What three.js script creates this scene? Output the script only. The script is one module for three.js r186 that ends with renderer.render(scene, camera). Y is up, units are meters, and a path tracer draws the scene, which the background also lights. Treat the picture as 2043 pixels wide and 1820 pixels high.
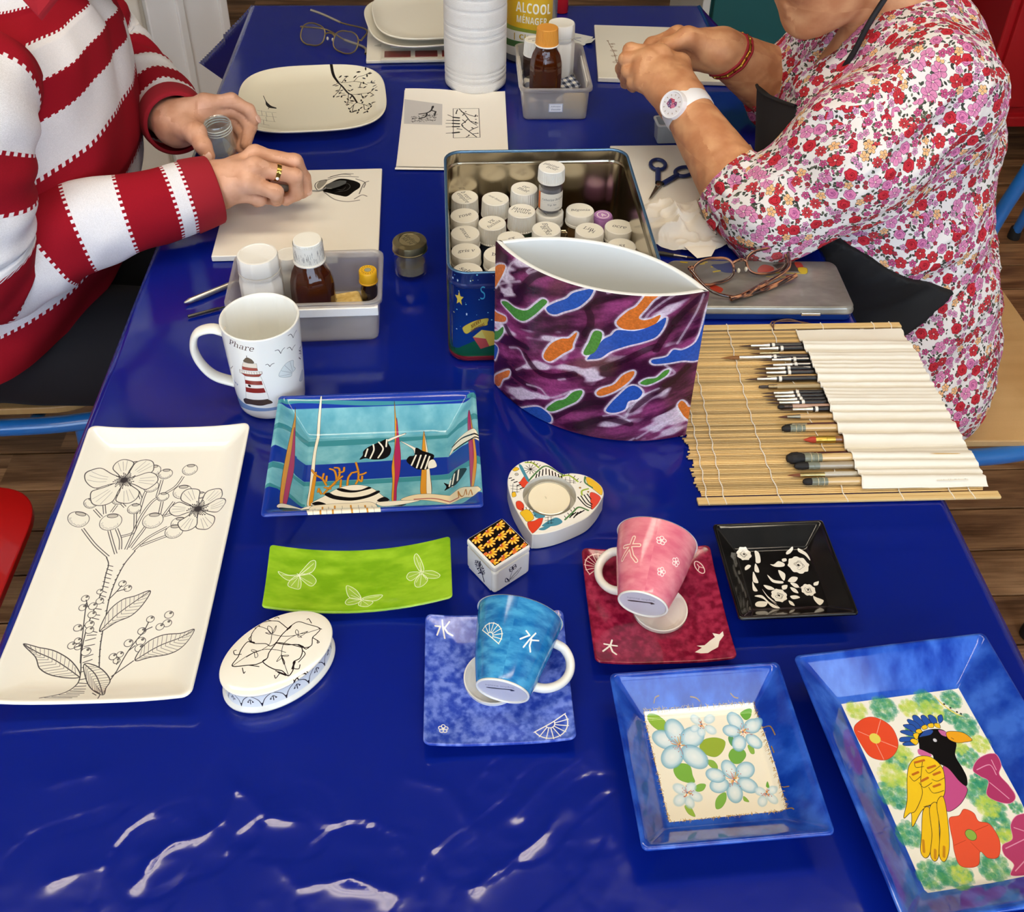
import * as THREE from 'three';
import { mergeGeometries, mergeVertices, toCreasedNormals } from 'three/addons/utils/BufferGeometryUtils.js';
import { RoundedBoxGeometry } from 'three/addons/geometries/RoundedBoxGeometry.js';
import { RectAreaLightUniformsLib } from 'three/addons/lights/RectAreaLightUniformsLib.js';

// ---------- camera, light, exposure ----------
const T = 0.74;                                   // height of the table top
const scene = new THREE.Scene();
const camera = new THREE.PerspectiveCamera(2 * Math.atan(1220 / 2090) * 180 / Math.PI, 2043 / 2440, 0.05, 60);
camera.position.set(0, T + 0.72, 0);
camera.rotation.set(-0.6511327, -0.0616506, 0.0242476, 'YXZ');
camera.setViewOffset(2043, 2440, 0, 620, 2043, 1820);   // the photograph is the lower part of a taller frame
const renderer = new THREE.WebGLRenderer({ antialias: true });
renderer.toneMapping = THREE.LinearToneMapping;
renderer.toneMappingExposure = 0.95;
renderer.shadowMap.enabled = true;
scene.background = new THREE.Color(0.62, 0.78, 1.0).multiplyScalar(7.5);    // overcast daylight outside the windows
RectAreaLightUniformsLib.init();
const TUBE_POWER = 33, TUBE_COLOR = new THREE.Color(1.0, 0.86, 0.66);
const CEILING = 2.95;
const FIXTURES = [[-0.72, -0.84], [0.52, -0.84], [-0.72, 0.95], [0.52, 0.95]];
for (const [x, z] of FIXTURES) for (const o of [-0.11, 0, 0.11]) {
  const l = new THREE.RectAreaLight(TUBE_COLOR, TUBE_POWER, 1.15, 0.035);
  l.position.set(x, CEILING - 0.085, z + o); l.rotation.x = -Math.PI / 2; l.castShadow = true; scene.add(l);
}

// ---------- helpers ----------
const V = (x, y, z) => new THREE.Vector3(x, y, z);
function rngOf(seed) { let a = seed >>> 0; return () => { a = (a + 0x6d2b79f5) | 0; let t = Math.imul(a ^ (a >>> 15), 1 | a); t = (t + Math.imul(t ^ (t >>> 7), 61 | t)) ^ t; return ((t ^ (t >>> 14)) >>> 0) / 4294967296; }; }
const clamp = (v, a, b) => Math.min(b, Math.max(a, v)), lerp = (a, b, t) => a + (b - a) * t;
const sstep = (a, b, v) => { const t = clamp((v - a) / (b - a), 0, 1); return t * t * (3 - 2 * t); };
function hash3(x, y, z) { let h = Math.imul(x, 374761393) + Math.imul(y, 668265263) + Math.imul(z, 2147483647 - 1274126177); h = Math.imul(h ^ (h >>> 13), 1274126177); return ((h ^ (h >>> 16)) >>> 0) / 4294967296; }
function noise(x, y, z = 0) {
  const X = Math.floor(x), Y = Math.floor(y), Z = Math.floor(z), f = (t) => t * t * (3 - 2 * t), a = f(x - X), b = f(y - Y), c = f(z - Z);
  let r = 0;
  for (let i = 0; i < 8; i++) { const p = i & 1, q = (i >> 1) & 1, s = i >> 2; r += hash3(X + p, Y + q, Z + s) * (p ? a : 1 - a) * (q ? b : 1 - b) * (s ? c : 1 - c); }
  return r * 2 - 1;
}
function fbm(x, y, z = 0, n = 4) { let r = 0, a = 0.5; for (let i = 0; i < n; i++) { r += a * noise(x, y, z); const q = x * 1.62 - y * 1.22 + 7.1; y = x * 1.22 + y * 1.62 + 3.7; x = q; z = z * 2.03 + 1.3; a *= 0.5; } return r; }
const lin = (c) => new THREE.Color(c);
const mats = new Map();
function M(color, roughness = 0.5, extra = {}) {
  const key = color + '|' + roughness + '|' + Object.keys(extra).map((k) => k + (extra[k]?.uuid || extra[k])).join();
  if (!mats.has(key)) mats.set(key, new THREE.MeshPhysicalMaterial({ color: new THREE.Color(color), roughness, side: THREE.DoubleSide, ...extra }));
  return mats.get(key);
}
const PORCELAIN = M('#efece2', 0.13), METAL = M('#c9c7c2', 0.28, { metalness: 1 }), WHITEPLASTIC = M('#f1efe8', 0.38), GOLD = M('#d9a441', 0.25, { metalness: 1 });
const GLASS = M('#ffffff', 0.03, { transmission: 1, thickness: 0, ior: 1.45 }), INK = '#1b1a1c';
const used = new Map();
function numbered(n) { const k = used.get(n) || 0; used.set(n, k + 1); return k ? n + '_' + String(k).padStart(3, '0') : n; }
function thing(name, label, category, [x, y, z] = [0, 0, 0], turn = 0, group) {
  const o = new THREE.Group(); o.name = numbered(name); scene.add(o); o.position.set(x, y, z); o.rotation.y = turn;
  o.userData = { label, category }; if (group) o.userData.group = group;
  return o;
}
function part(name, geo, mat, parent, label) {
  const m = new THREE.Mesh(Array.isArray(geo) ? merge(geo) : geo, mat); m.name = name; m.castShadow = m.receiveShadow = true; parent.add(m);
  if (label) m.userData.label = label;
  return m;
}
function structure(name, geo, mat) { const m = part(name, geo, mat, scene); m.userData.kind = 'structure'; return m; }
function merge(list) {
  const g = list.map((x) => { const y = x.index ? x.toNonIndexed() : x; for (const k of Object.keys(y.attributes)) if (!['position', 'normal', 'uv'].includes(k)) y.deleteAttribute(k); if (!y.attributes.uv) y.setAttribute('uv', new THREE.BufferAttribute(new Float32Array(y.attributes.position.count * 2), 2)); return y; });
  return mergeGeometries(g);
}
function mv(g, x = 0, y = 0, z = 0, rx = 0, ry = 0, rz = 0, order = 'XYZ') { return g.applyMatrix4(new THREE.Matrix4().compose(V(x, y, z), new THREE.Quaternion().setFromEuler(new THREE.Euler(rx, ry, rz, order)), V(1, 1, 1))); }
const rbox = (w, h, d, r = 0.002, s = 2) => new RoundedBoxGeometry(w, h, d, s, Math.min(r, w / 2.01, h / 2.01, d / 2.01));
const box = (x0, x1, y0, y1, z0, z1) => mv(new THREE.BoxGeometry(x1 - x0, y1 - y0, z1 - z0), (x0 + x1) / 2, (y0 + y1) / 2, (z0 + z1) / 2);
function lathe(profile, n = 48) { return toCreasedNormals(new THREE.LatheGeometry(profile.map(([r, y]) => new THREE.Vector2(Math.max(r, 1e-5), y)), n), 0.7); }
function tube(pts, r, n = 24, k = 8, closed = false) { return new THREE.TubeGeometry(new THREE.CatmullRomCurve3(pts.map((p) => (Array.isArray(p) ? V(...p) : p)), closed, 'centripetal'), n, r, k, closed); }
// rings of points -> skin; opts: cap start / end, closed rings; uv along and around, or from a function
function loft(rings, { c0 = false, c1 = false, uv = null, crease = 0, open = false } = {}) {
  const n = rings[0].length, pos = [], uvs = [], idx = [], m = rings.length, s = open ? n : n + 1;
  rings.forEach((r, i) => { for (let j = 0; j < s; j++) { const p = r[j % n]; pos.push(p.x, p.y, p.z); const w = uv ? uv(p, i, j, m, n) : [j / n, i / (m - 1)]; uvs.push(w[0], w[1]); } });
  for (let i = 0; i < m - 1; i++) for (let j = 0; j < s - 1; j++) { const a = i * s + j, b = a + 1, c = a + s, d = c + 1; idx.push(a, c, b, b, c, d); }
  for (const [on, i, flip] of [[c0, 0, 1], [c1, m - 1, 0]]) if (on) {
    const q = rings[i].reduce((t, p) => t.add(p), V(0, 0, 0)).multiplyScalar(1 / n), at = pos.length / 3;
    pos.push(q.x, q.y, q.z); const w = uv ? uv(q, i, 0, m, n) : [0.5, i ? 1 : 0]; uvs.push(w[0], w[1]);
    for (let j = 0; j < s - 1; j++) flip ? idx.push(at, i * s + j, i * s + j + 1) : idx.push(at, i * s + j + 1, i * s + j);
  }
  const g = new THREE.BufferGeometry();
  g.setAttribute('position', new THREE.Float32BufferAttribute(pos, 3)); g.setAttribute('uv', new THREE.Float32BufferAttribute(uvs, 2)); g.setIndex(idx);
  if (crease) return toCreasedNormals(g, crease);
  // smooth normals across the seam
  const plain = new THREE.BufferGeometry(); plain.setAttribute('position', g.attributes.position.clone()); plain.setIndex(idx);
  const k = mergeVertices(plain, 1e-6); k.computeVertexNormals();
  const look = new Map(), key = (a, i) => Math.round(a.getX(i) * 1e6) + ',' + Math.round(a.getY(i) * 1e6) + ',' + Math.round(a.getZ(i) * 1e6);
  for (let i = 0; i < k.attributes.position.count; i++) look.set(key(k.attributes.position, i), i);
  const nor = new Float32Array(pos.length);
  for (let i = 0; i < pos.length / 3; i++) { const q = look.get(key(g.attributes.position, i)) ?? 0; nor.set([k.attributes.normal.getX(q), k.attributes.normal.getY(q), k.attributes.normal.getZ(q)], i * 3); }
  g.setAttribute('normal', new THREE.BufferAttribute(nor, 3));
  return g;
}
// a rounded rectangle of points in the XZ plane
function rr(hw, hd, r, y, nc = 5, ne = 8, bend = null) {
  const out = [], cs = [[1, 1, 0], [-1, 1, 1], [-1, -1, 2], [1, -1, 3]];
  r = Math.min(r, hw, hd);
  cs.forEach(([sx, sz, q], i) => {
    for (let k = 0; k <= nc; k++) { const a = (q + k / nc) * Math.PI / 2; out.push(V(sx * (hw - r) + r * Math.cos(a), y, sz * (hd - r) + r * Math.sin(a))); }
    const [tx, tz, tq] = cs[(i + 1) % 4], a = tq * Math.PI / 2, e = V(tx * (hw - r) + r * Math.cos(a), y, tz * (hd - r) + r * Math.sin(a)), b = out[out.length - 1].clone();
    for (let k = 1; k < ne; k++) out.push(b.clone().lerp(e, k / ne));
  });
  if (bend) for (const p of out) p.y += bend(p.x, p.z);
  return out;
}
function canvas(w, h, draw, bg = '#fff') {
  const c = document.createElement('canvas'); c.width = w; c.height = h; const g = c.getContext('2d'); g.fillStyle = bg; g.fillRect(0, 0, w, h); g.lineCap = g.lineJoin = 'round'; draw(g, w, h);
  const t = new THREE.CanvasTexture(c); t.colorSpace = THREE.SRGBColorSpace; t.anisotropy = 4; t.wrapS = t.wrapT = THREE.RepeatWrapping; return t;
}
// drawing on a panel whose width and depth both run from 0 to 1000
class Pen {
  constructor(g, w, h) { this.g = g; this.kx = w / 1000; this.ky = h / 1000; this.k = (w + h) / 2000; this.lw = 1; }
  pts(s) { return (typeof s === 'string' ? s.trim().split(/\s+/).map((t) => t.split(',').map(Number)) : s).map((p) => [p[0] * this.kx, p[1] * this.ky, (p[2] || 0) * this.kx]); }
  path(P, closed) {
    const g = this.g, n = P.length; g.beginPath(); g.moveTo(P[0][0], P[0][1]);
    const at = (i) => (closed ? P[(i + n) % n] : P[clamp(i, 0, n - 1)]);
    for (let i = 0; i < (closed ? n : n - 1); i++) { const a = at(i - 1), b = at(i), c = at(i + 1), d = at(i + 2); g.bezierCurveTo(b[0] + (c[0] - a[0]) / 6, b[1] + (c[1] - a[1]) / 6, c[0] - (d[0] - b[0]) / 6, c[1] - (d[1] - b[1]) / 6, c[0], c[1]); }
    if (closed) g.closePath();
  }
  each(s) { return typeof s === 'string' ? s.split('|') : [s]; }
  line(s, w = 2, color = INK) { for (const q of this.each(s)) { this.path(this.pts(q), false); this.g.lineWidth = w * this.k * this.lw; this.g.strokeStyle = color; this.g.stroke(); } }
  poly(s, color, edge, ew = 2) { for (const q of this.each(s)) { const P = this.pts(q), g = this.g; g.beginPath(); P.forEach((p, i) => (i ? g.lineTo(p[0], p[1]) : g.moveTo(p[0], p[1]))); g.closePath(); if (color) { g.fillStyle = color; g.fill(); } if (edge) { g.lineWidth = ew * this.k; g.strokeStyle = edge; g.stroke(); } } }
  fill(s, color, edge, ew = 2) { for (const q of this.each(s)) { this.path(this.pts(q), true); if (color) { this.g.fillStyle = color; this.g.fill(); } if (edge) { this.g.lineWidth = ew * this.k * this.lw; this.g.strokeStyle = edge; this.g.stroke(); } } }
  dot(s, color, edge, ew = 2) { const g = this.g; for (const q of this.each(s)) for (const [x, y, r] of this.pts(q)) { g.beginPath(); g.ellipse(x, y, r, r, 0, 0, 7); if (color) { g.fillStyle = color; g.fill(); } if (edge) { g.lineWidth = ew * this.k; g.strokeStyle = edge; g.stroke(); } } }
  text(str, x, y, size, color = INK, font = 'italic serif', turn = 0, sx = 1) { const g = this.g; g.save(); g.translate(x * this.kx, y * this.ky); g.rotate(turn); g.scale(sx, 1); g.fillStyle = color; g.font = font.replace(/(bold |italic )*/, (m) => m + Math.round(size * this.ky) + 'px '); g.textBaseline = 'middle'; g.textAlign = 'center'; g.fillText(str, 0, 0); g.restore(); }
}
const draw = (w, h, f, bg) => canvas(w, h, (g) => f(new Pen(g, w, h), g), bg);
// blotchy glaze laid over the whole canvas by mixing two colours
function mottle(g, w, h, c1, c2, scale, seed, contrast = 1.6, grain = 0.12) {
  const d = g.getImageData(0, 0, w, h), a = c1, b = c2, r = rngOf(seed);
  for (let y = 0; y < h; y++) for (let x = 0; x < w; x++) {
    const t = clamp(0.5 + contrast * fbm(x * scale / w, y * scale / h, seed, 4) + (r() - 0.5) * grain, 0, 1), i = (y * w + x) * 4;
    for (let k = 0; k < 3; k++) d.data[i + k] = lerp(a[k], b[k], t);
  }
  g.putImageData(d, 0, 0);
}
// surface of a signed distance field by surface nets
function nets(f, lo, hi, cell, uvOf = null) {
  const n = [0, 1, 2].map((k) => Math.max(2, Math.ceil((hi[k] - lo[k]) / cell) + 1)), [nx, ny, nz] = n, val = new Float32Array(nx * ny * nz), at = (i, j, k) => (k * ny + j) * nx + i;
  for (let k = 0; k < nz; k++) for (let j = 0; j < ny; j++) for (let i = 0; i < nx; i++) val[at(i, j, k)] = f(lo[0] + i * cell, lo[1] + j * cell, lo[2] + k * cell);
  const id = new Int32Array(nx * ny * nz).fill(-1), pos = [], idx = [];
  const E = [[0, 1], [2, 3], [4, 5], [6, 7], [0, 2], [1, 3], [4, 6], [5, 7], [0, 4], [1, 5], [2, 6], [3, 7]];
  for (let k = 0; k < nz - 1; k++) for (let j = 0; j < ny - 1; j++) for (let i = 0; i < nx - 1; i++) {
    const c = []; let m = 0;
    for (let q = 0; q < 8; q++) { const v = val[at(i + (q & 1), j + ((q >> 1) & 1), k + (q >> 2))]; c.push(v); if (v < 0) m++; }
    if (m === 0 || m === 8) continue;
    let x = 0, y = 0, z = 0, s = 0;
    for (const [a, b] of E) if (c[a] < 0 !== c[b] < 0) { const t = c[a] / (c[a] - c[b]); x += lerp(a & 1, b & 1, t); y += lerp((a >> 1) & 1, (b >> 1) & 1, t); z += lerp(a >> 2, b >> 2, t); s++; }
    id[at(i, j, k)] = pos.length / 3; pos.push(lo[0] + (i + x / s) * cell, lo[1] + (j + y / s) * cell, lo[2] + (k + z / s) * cell);
  }
  for (let k = 1; k < nz - 1; k++) for (let j = 1; j < ny - 1; j++) for (let i = 1; i < nx - 1; i++) {
    const v = val[at(i, j, k)] < 0;
    const quad = (a, b, c, d) => { if (a < 0 || b < 0 || c < 0 || d < 0) return; v ? idx.push(a, b, c, a, c, d) : idx.push(a, c, b, a, d, c); };
    if (i < nx - 1 && v !== val[at(i + 1, j, k)] < 0) quad(id[at(i, j - 1, k - 1)], id[at(i, j, k - 1)], id[at(i, j, k)], id[at(i, j - 1, k)]);
    if (j < ny - 1 && v !== val[at(i, j + 1, k)] < 0) quad(id[at(i - 1, j, k - 1)], id[at(i - 1, j, k)], id[at(i, j, k)], id[at(i, j, k - 1)]);
    if (k < nz - 1 && v !== val[at(i, j, k + 1)] < 0) quad(id[at(i - 1, j - 1, k)], id[at(i, j - 1, k)], id[at(i, j, k)], id[at(i - 1, j, k)]);
  }
  const g = new THREE.BufferGeometry(), nor = new Float32Array(pos.length), e = cell * 0.5;
  for (let q = 0; q < pos.length; q += 3) {
    const x = pos[q], y = pos[q + 1], z = pos[q + 2]; let a = f(x + e, y, z) - f(x - e, y, z), b = f(x, y + e, z) - f(x, y - e, z), c = f(x, y, z + e) - f(x, y, z - e); const l = Math.hypot(a, b, c) || 1;
    nor[q] = a / l; nor[q + 1] = b / l; nor[q + 2] = c / l;
  }
  g.setAttribute('position', new THREE.Float32BufferAttribute(pos, 3)); g.setAttribute('normal', new THREE.BufferAttribute(nor, 3)); g.setIndex(idx);
  if (!uvOf) { g.setAttribute('uv', new THREE.Float32BufferAttribute(new Float32Array(pos.length / 3 * 2), 2)); return g; }
  if (uvOf === 'box') {            // cloth print laid on by the side each triangle mostly faces
    const h = g.toNonIndexed(), P = h.attributes.position, N = h.attributes.normal, uv = new Float32Array(P.count * 2);
    for (let t = 0; t < P.count; t += 3) {
      const s = [0, 1, 2].map((k) => Math.abs(N.getComponent(t, k) + N.getComponent(t + 1, k) + N.getComponent(t + 2, k))), ax = s[0] >= s[1] * 0.8 && s[0] >= s[2] ? 0 : s[1] > s[2] * 1.1 ? 1 : 2;
      for (let k = t; k < t + 3; k++) { const x = P.getX(k), y = P.getY(k), z = P.getZ(k); uv.set(ax === 0 ? [z, y] : ax === 1 ? [x, z] : [x, y], k * 2); }
    }
    h.setAttribute('uv', new THREE.BufferAttribute(uv, 2)); return h;
  }
  const uv = new Float32Array(pos.length / 3 * 2);
  for (let q = 0; q < pos.length / 3; q++) uv.set(uvOf(pos[q * 3], pos[q * 3 + 1], pos[q * 3 + 2]), q * 2);
  g.setAttribute('uv', new THREE.BufferAttribute(uv, 2));
  return g;
}
// distance to a tapered capsule, and smooth union
function cap(x, y, z, b) {
  const [A, B, r1, r2] = b, dx = B[0] - A[0], dy = B[1] - A[1], dz = B[2] - A[2], px = x - A[0], py = y - A[1], pz = z - A[2];
  const t = clamp((px * dx + py * dy + pz * dz) / (dx * dx + dy * dy + dz * dz + 1e-12), 0, 1);
  return Math.hypot(px - t * dx, py - t * dy, pz - t * dz) - lerp(r1, r2, t);
}
const smin = (a, b, k) => { const h = Math.max(k - Math.abs(a - b), 0) / k; return Math.min(a, b) - h * h * k * 0.25; };

// ---------- the room ----------
const RX0 = -2.6, RX1 = 2.4, RZ0 = -5.2, RZ1 = 1.9;
function woodTex(seed, dark, light, n, kx, ky) {
  return canvas(512, 256, (g, w, h) => {
    const d = g.getImageData(0, 0, w, h), r = rngOf(seed);
    for (let y = 0; y < h; y++) for (let x = 0; x < w; x++) {
      const bend = fbm(x / w * 3, y / h * 2, seed) * 2.2, s = 0.5 + 0.5 * fbm(x / w * kx + bend * 0.1, y / h * ky + bend, seed + 3, 5) * 1.7, fine = fbm(x / w * kx * 3, y / h * ky * 9, seed + 9, 3);
      const t = clamp(s + fine * n + (r() - 0.5) * 0.08, 0, 1), i = (y * w + x) * 4;
      for (let k = 0; k < 3; k++) d.data[i + k] = lerp(dark[k], light[k], t);
    }
    g.putImageData(d, 0, 0);
  });
}
{
  const looks = [0, 1, 2, 3].map((i) => M('#ffffff', 0.42, { map: woodTex(40 + i, [[92, 62, 38], [104, 70, 42], [84, 56, 34], [110, 76, 46]][i], [[178, 134, 92], [190, 144, 100], [168, 124, 82], [198, 152, 108]][i], 0.35, 6, 5), specularIntensity: 0.6 }));
  const floor = structure('floor', box(RX0 - 0.1, RX1 + 0.1, -0.12, -0.012, RZ0 - 0.1, RZ1 + 0.1), M('#1d130b', 0.9));
  const r = rngOf(5), W = 0.0958;
  for (let row = 0; row < 74; row++) {                    // boards laid across the room, joints open and dark
    const z1 = RZ1 - row * W, zc = z1 - W / 2;
    for (let x = RX0 - r() * 1.5; x < RX1;) {
      const len = 1.7 + r() * 0.9, a = Math.max(x, RX0), b = Math.min(x + len, RX1); x += len;
      if (b - a < 0.05) continue;
      const g = rbox(b - a - 0.003, 0.016, W - 0.0035, 0.0015, 1), u = r(), p = g.attributes.position, uv = g.attributes.uv;
      for (let i = 0; i < p.count; i++) uv.setXY(i, u + p.getX(i) / 1.1, r() * 0 + u * 3 + p.getZ(i) / 0.13);
      const m = part('plank', g, looks[Math.floor(r() * 4)], floor); m.position.set((a + b) / 2, -0.008 + (r() - 0.5) * 0.0015, zc);
    }
  }
  const plaster = M('#d8d4ca', 0.85), thick = 0.15;
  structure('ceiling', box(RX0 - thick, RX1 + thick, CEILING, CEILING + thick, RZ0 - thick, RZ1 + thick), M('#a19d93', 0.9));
  structure('wall_left', box(RX0 - thick, RX0, 0, CEILING, RZ0, RZ1), plaster);
  structure('wall_right', box(RX1, RX1 + thick, 0, CEILING, RZ0, RZ1), plaster);
  structure('wall_back', box(RX0 - thick, RX1 + thick, 0, CEILING, RZ0 - thick, RZ0), M('#cfc8ba', 0.85));
  // the wall behind the photographer has two tall windows
  const holes = [[-1.9, -0.35], [0.35, 1.9]], y0 = 0.85, y1 = 2.55, front = [box(RX0 - thick, RX1 + thick, 0, y0, RZ1, RZ1 + thick), box(RX0 - thick, RX1 + thick, y1, CEILING, RZ1, RZ1 + thick)];
  for (const [a, b] of [[RX0 - thick, -1.9], [-0.35, 0.35], [1.9, RX1 + thick]]) front.push(box(a, b, y0, y1, RZ1, RZ1 + thick));
  structure('wall_front', front, plaster);
  holes.forEach(([a, b], i) => {
    const f = [], zc = RZ1 + 0.06, white = M('#ece9e0', 0.5);
    for (const x of [a + 0.03, (a + b) / 2, b - 0.03]) f.push(box(x - 0.03, x + 0.03, y0, y1, zc - 0.03, zc + 0.03));
    for (const y of [y0 + 0.03, 1.9, y1 - 0.03]) f.push(box(a + 0.06, b - 0.06, y - 0.028, y + 0.028, zc - 0.026, zc + 0.026));
    const w = structure('window_' + (i + 1), f, white);
    part('pane', box(a + 0.05, b - 0.05, y0 + 0.05, y1 - 0.05, zc - 0.003, zc + 0.003), GLASS, w);
    part('sill', box(a - 0.05, b + 0.05, y0 - 0.04, y0, RZ1 - 0.12, RZ1 + 0.02), white, w);
  });
  // ceiling lamps: a pan with three tubes, the lights themselves are set at the top of this file
  FIXTURES.forEach(([x, z], i) => {
    const t = thing('ceiling_lamp', ['three tube ceiling lamp over the table end by the striped sweater', 'three tube ceiling lamp over the table side by the floral dress', 'three tube ceiling lamp by the window nearer the striped sweater', 'three tube ceiling lamp by the window nearer the floral dress'][i], 'lamp', [x, CEILING, z]);
    part('housing', [box(-0.64, 0.64, -0.05, 0, -0.19, 0.19), box(-0.64, -0.61, -0.075, -0.05, -0.19, 0.19), box(0.61, 0.64, -0.075, -0.05, -0.19, 0.19)], M('#dcdad4', 0.5), t);
    for (const o of [-0.11, 0, 0.11]) part('tube', mv(new THREE.CylinderGeometry(0.013, 0.013, 1.2, 12), 0, -0.066, o, 0, 0, Math.PI / 2), M('#fff3df', 0.4, { emissive: new THREE.Color(1, 0.86, 0.66), emissiveIntensity: 4 }), t);
  });
  // the white panelled door leaf, folded open, seen past the striped sweater
  const cream = M('#e2dbcf', 0.45), litWhite = M('#f4f4f5', 0.42), dz = -2.42;  // one white paint: shade is put into cream, light into the paler trim
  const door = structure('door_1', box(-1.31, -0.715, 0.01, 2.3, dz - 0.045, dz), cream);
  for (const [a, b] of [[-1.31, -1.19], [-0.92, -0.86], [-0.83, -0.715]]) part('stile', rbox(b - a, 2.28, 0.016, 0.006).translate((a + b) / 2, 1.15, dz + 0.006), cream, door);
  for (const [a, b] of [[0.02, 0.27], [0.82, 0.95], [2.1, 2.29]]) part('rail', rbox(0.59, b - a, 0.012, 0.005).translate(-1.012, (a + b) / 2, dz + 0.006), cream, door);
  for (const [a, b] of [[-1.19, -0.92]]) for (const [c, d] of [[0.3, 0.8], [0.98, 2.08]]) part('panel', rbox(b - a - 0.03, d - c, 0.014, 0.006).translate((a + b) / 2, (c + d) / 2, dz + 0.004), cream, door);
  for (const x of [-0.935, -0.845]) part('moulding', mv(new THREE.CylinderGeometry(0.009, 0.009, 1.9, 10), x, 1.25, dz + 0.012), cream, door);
  door.position.x = -0.03;
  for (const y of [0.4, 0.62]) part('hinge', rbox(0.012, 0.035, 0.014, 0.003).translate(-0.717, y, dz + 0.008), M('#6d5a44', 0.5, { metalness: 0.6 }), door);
  const jamb = structure('trim_1', mv(rbox(0.2, 2.4, 0.03, 0.004), 0, 1.2, 0), litWhite); jamb.position.set(-0.658, 0, dz - 0.07); jamb.rotation.y = 0.62;
  part('bead', rbox(0.02, 2.38, 0.012, 0.004).translate(0.088, 1.2, 0.019), litWhite, jamb); part('bead', rbox(0.02, 2.38, 0.012, 0.004).translate(-0.02, 1.2, 0.018), litWhite, jamb);
}
{ // dark teal cupboard and red metal locker by the far right of the room
  const c = thing('cupboard', 'dark teal painted cupboard with a pale edge beyond the table corner', 'cupboard', [0.985, 0, -2.78]);
  part('carcass', [rbox(0.56, 1.96, 0.42, 0.004).translate(0.0, 1.02, -0.225), box(-0.26, 0.26, 0, 0.05, -0.4, -0.03)], M('#1b5a5c', 0.6), c);
  for (const s of [-1, 1]) { const d = part('door', rbox(0.27, 1.9, 0.02, 0.003).translate(s * 0.138, 1.02, 0.0), M('#1a5f61', 0.55), c); part('knob', mv(lathe([[0, 0], [0.008, 0], [0.006, 0.012], [0.013, 0.018], [0.012, 0.028], [0, 0.03]], 16), s * 0.03, 1.05, 0.01, Math.PI / 2), METAL, d); }
  part('edge_strip', rbox(0.022, 1.98, 0.44, 0.003).translate(-0.292, 1.02, -0.22), M('#dfe0dc', 0.5), c, 'pale side edge of the cupboard');
  const l = thing('locker', 'red metal locker with a stair of louvre slots behind the floral dress', 'locker', [1.72, 0, -2.47]), red = M('#b3141d', 0.38);
  part('carcass', rbox(0.66, 1.7, 0.44, 0.006).translate(0, 1.0, -0.225), red, l);
  const d = part('door', rbox(0.62, 1.56, 0.018, 0.004).translate(0, 0.985, 0.0), red, l);
  for (let i = 0; i < 6; i++) part('louvre', mv(rbox(0.36 - i * 0.0, 0.012, 0.014, 0.004), 0.055 - i * 0.021 + 0.06, 0.555 + (5 - i) * 0.047, 0.012, 0.6), red, d);
  part('bottom_rail', rbox(0.66, 0.03, 0.03, 0.004).translate(0, 0.165, -0.0), red, l);
  for (const x of [-0.29, 0.29]) for (const z of [-0.4, -0.05]) part('leg', box(x - 0.02, x + 0.02, 0, 0.16, z - 0.02, z + 0.02), M('#1b1a1a', 0.6), l);
}
// ---------- table and cloth ----------
const TX0 = -0.360, TX1 = 0.437, TZ0 = -1.82, TZ1 = -0.20;
{
  const t = thing('table', 'long worktable hidden under the blue oilcloth', 'table', [(TX0 + TX1) / 2, 0, (TZ0 + TZ1) / 2]);
  const w = TX1 - TX0 - 0.012, d = TZ1 - TZ0 - 0.012;
  part('tabletop', rbox(w, 0.026, d, 0.004).translate(0, T - 0.028, 0), M('#b28a5c', 0.5), t);
  part('apron_frame', [box(-w / 2 + 0.05, w / 2 - 0.05, T - 0.09, T - 0.042, -d / 2 + 0.05, -d / 2 + 0.07), box(-w / 2 + 0.05, w / 2 - 0.05, T - 0.09, T - 0.042, d / 2 - 0.07, d / 2 - 0.05), box(-w / 2 + 0.05, -w / 2 + 0.07, T - 0.09, T - 0.042, -d / 2 + 0.07, d / 2 - 0.07), box(w / 2 - 0.07, w / 2 - 0.05, T - 0.09, T - 0.042, -d / 2 + 0.07, d / 2 - 0.07)], M('#3f444a', 0.4, { metalness: 0.5 }), t);
  for (const sx of [-1, 1]) for (const sz of [-1, 1]) part('leg', mv(new THREE.CylinderGeometry(0.02, 0.02, T - 0.042, 16), sx * (w / 2 - 0.06), (T - 0.042) / 2, sz * (d / 2 - 0.06)), M('#3f444a', 0.4, { metalness: 0.5 }), t);
}
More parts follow.
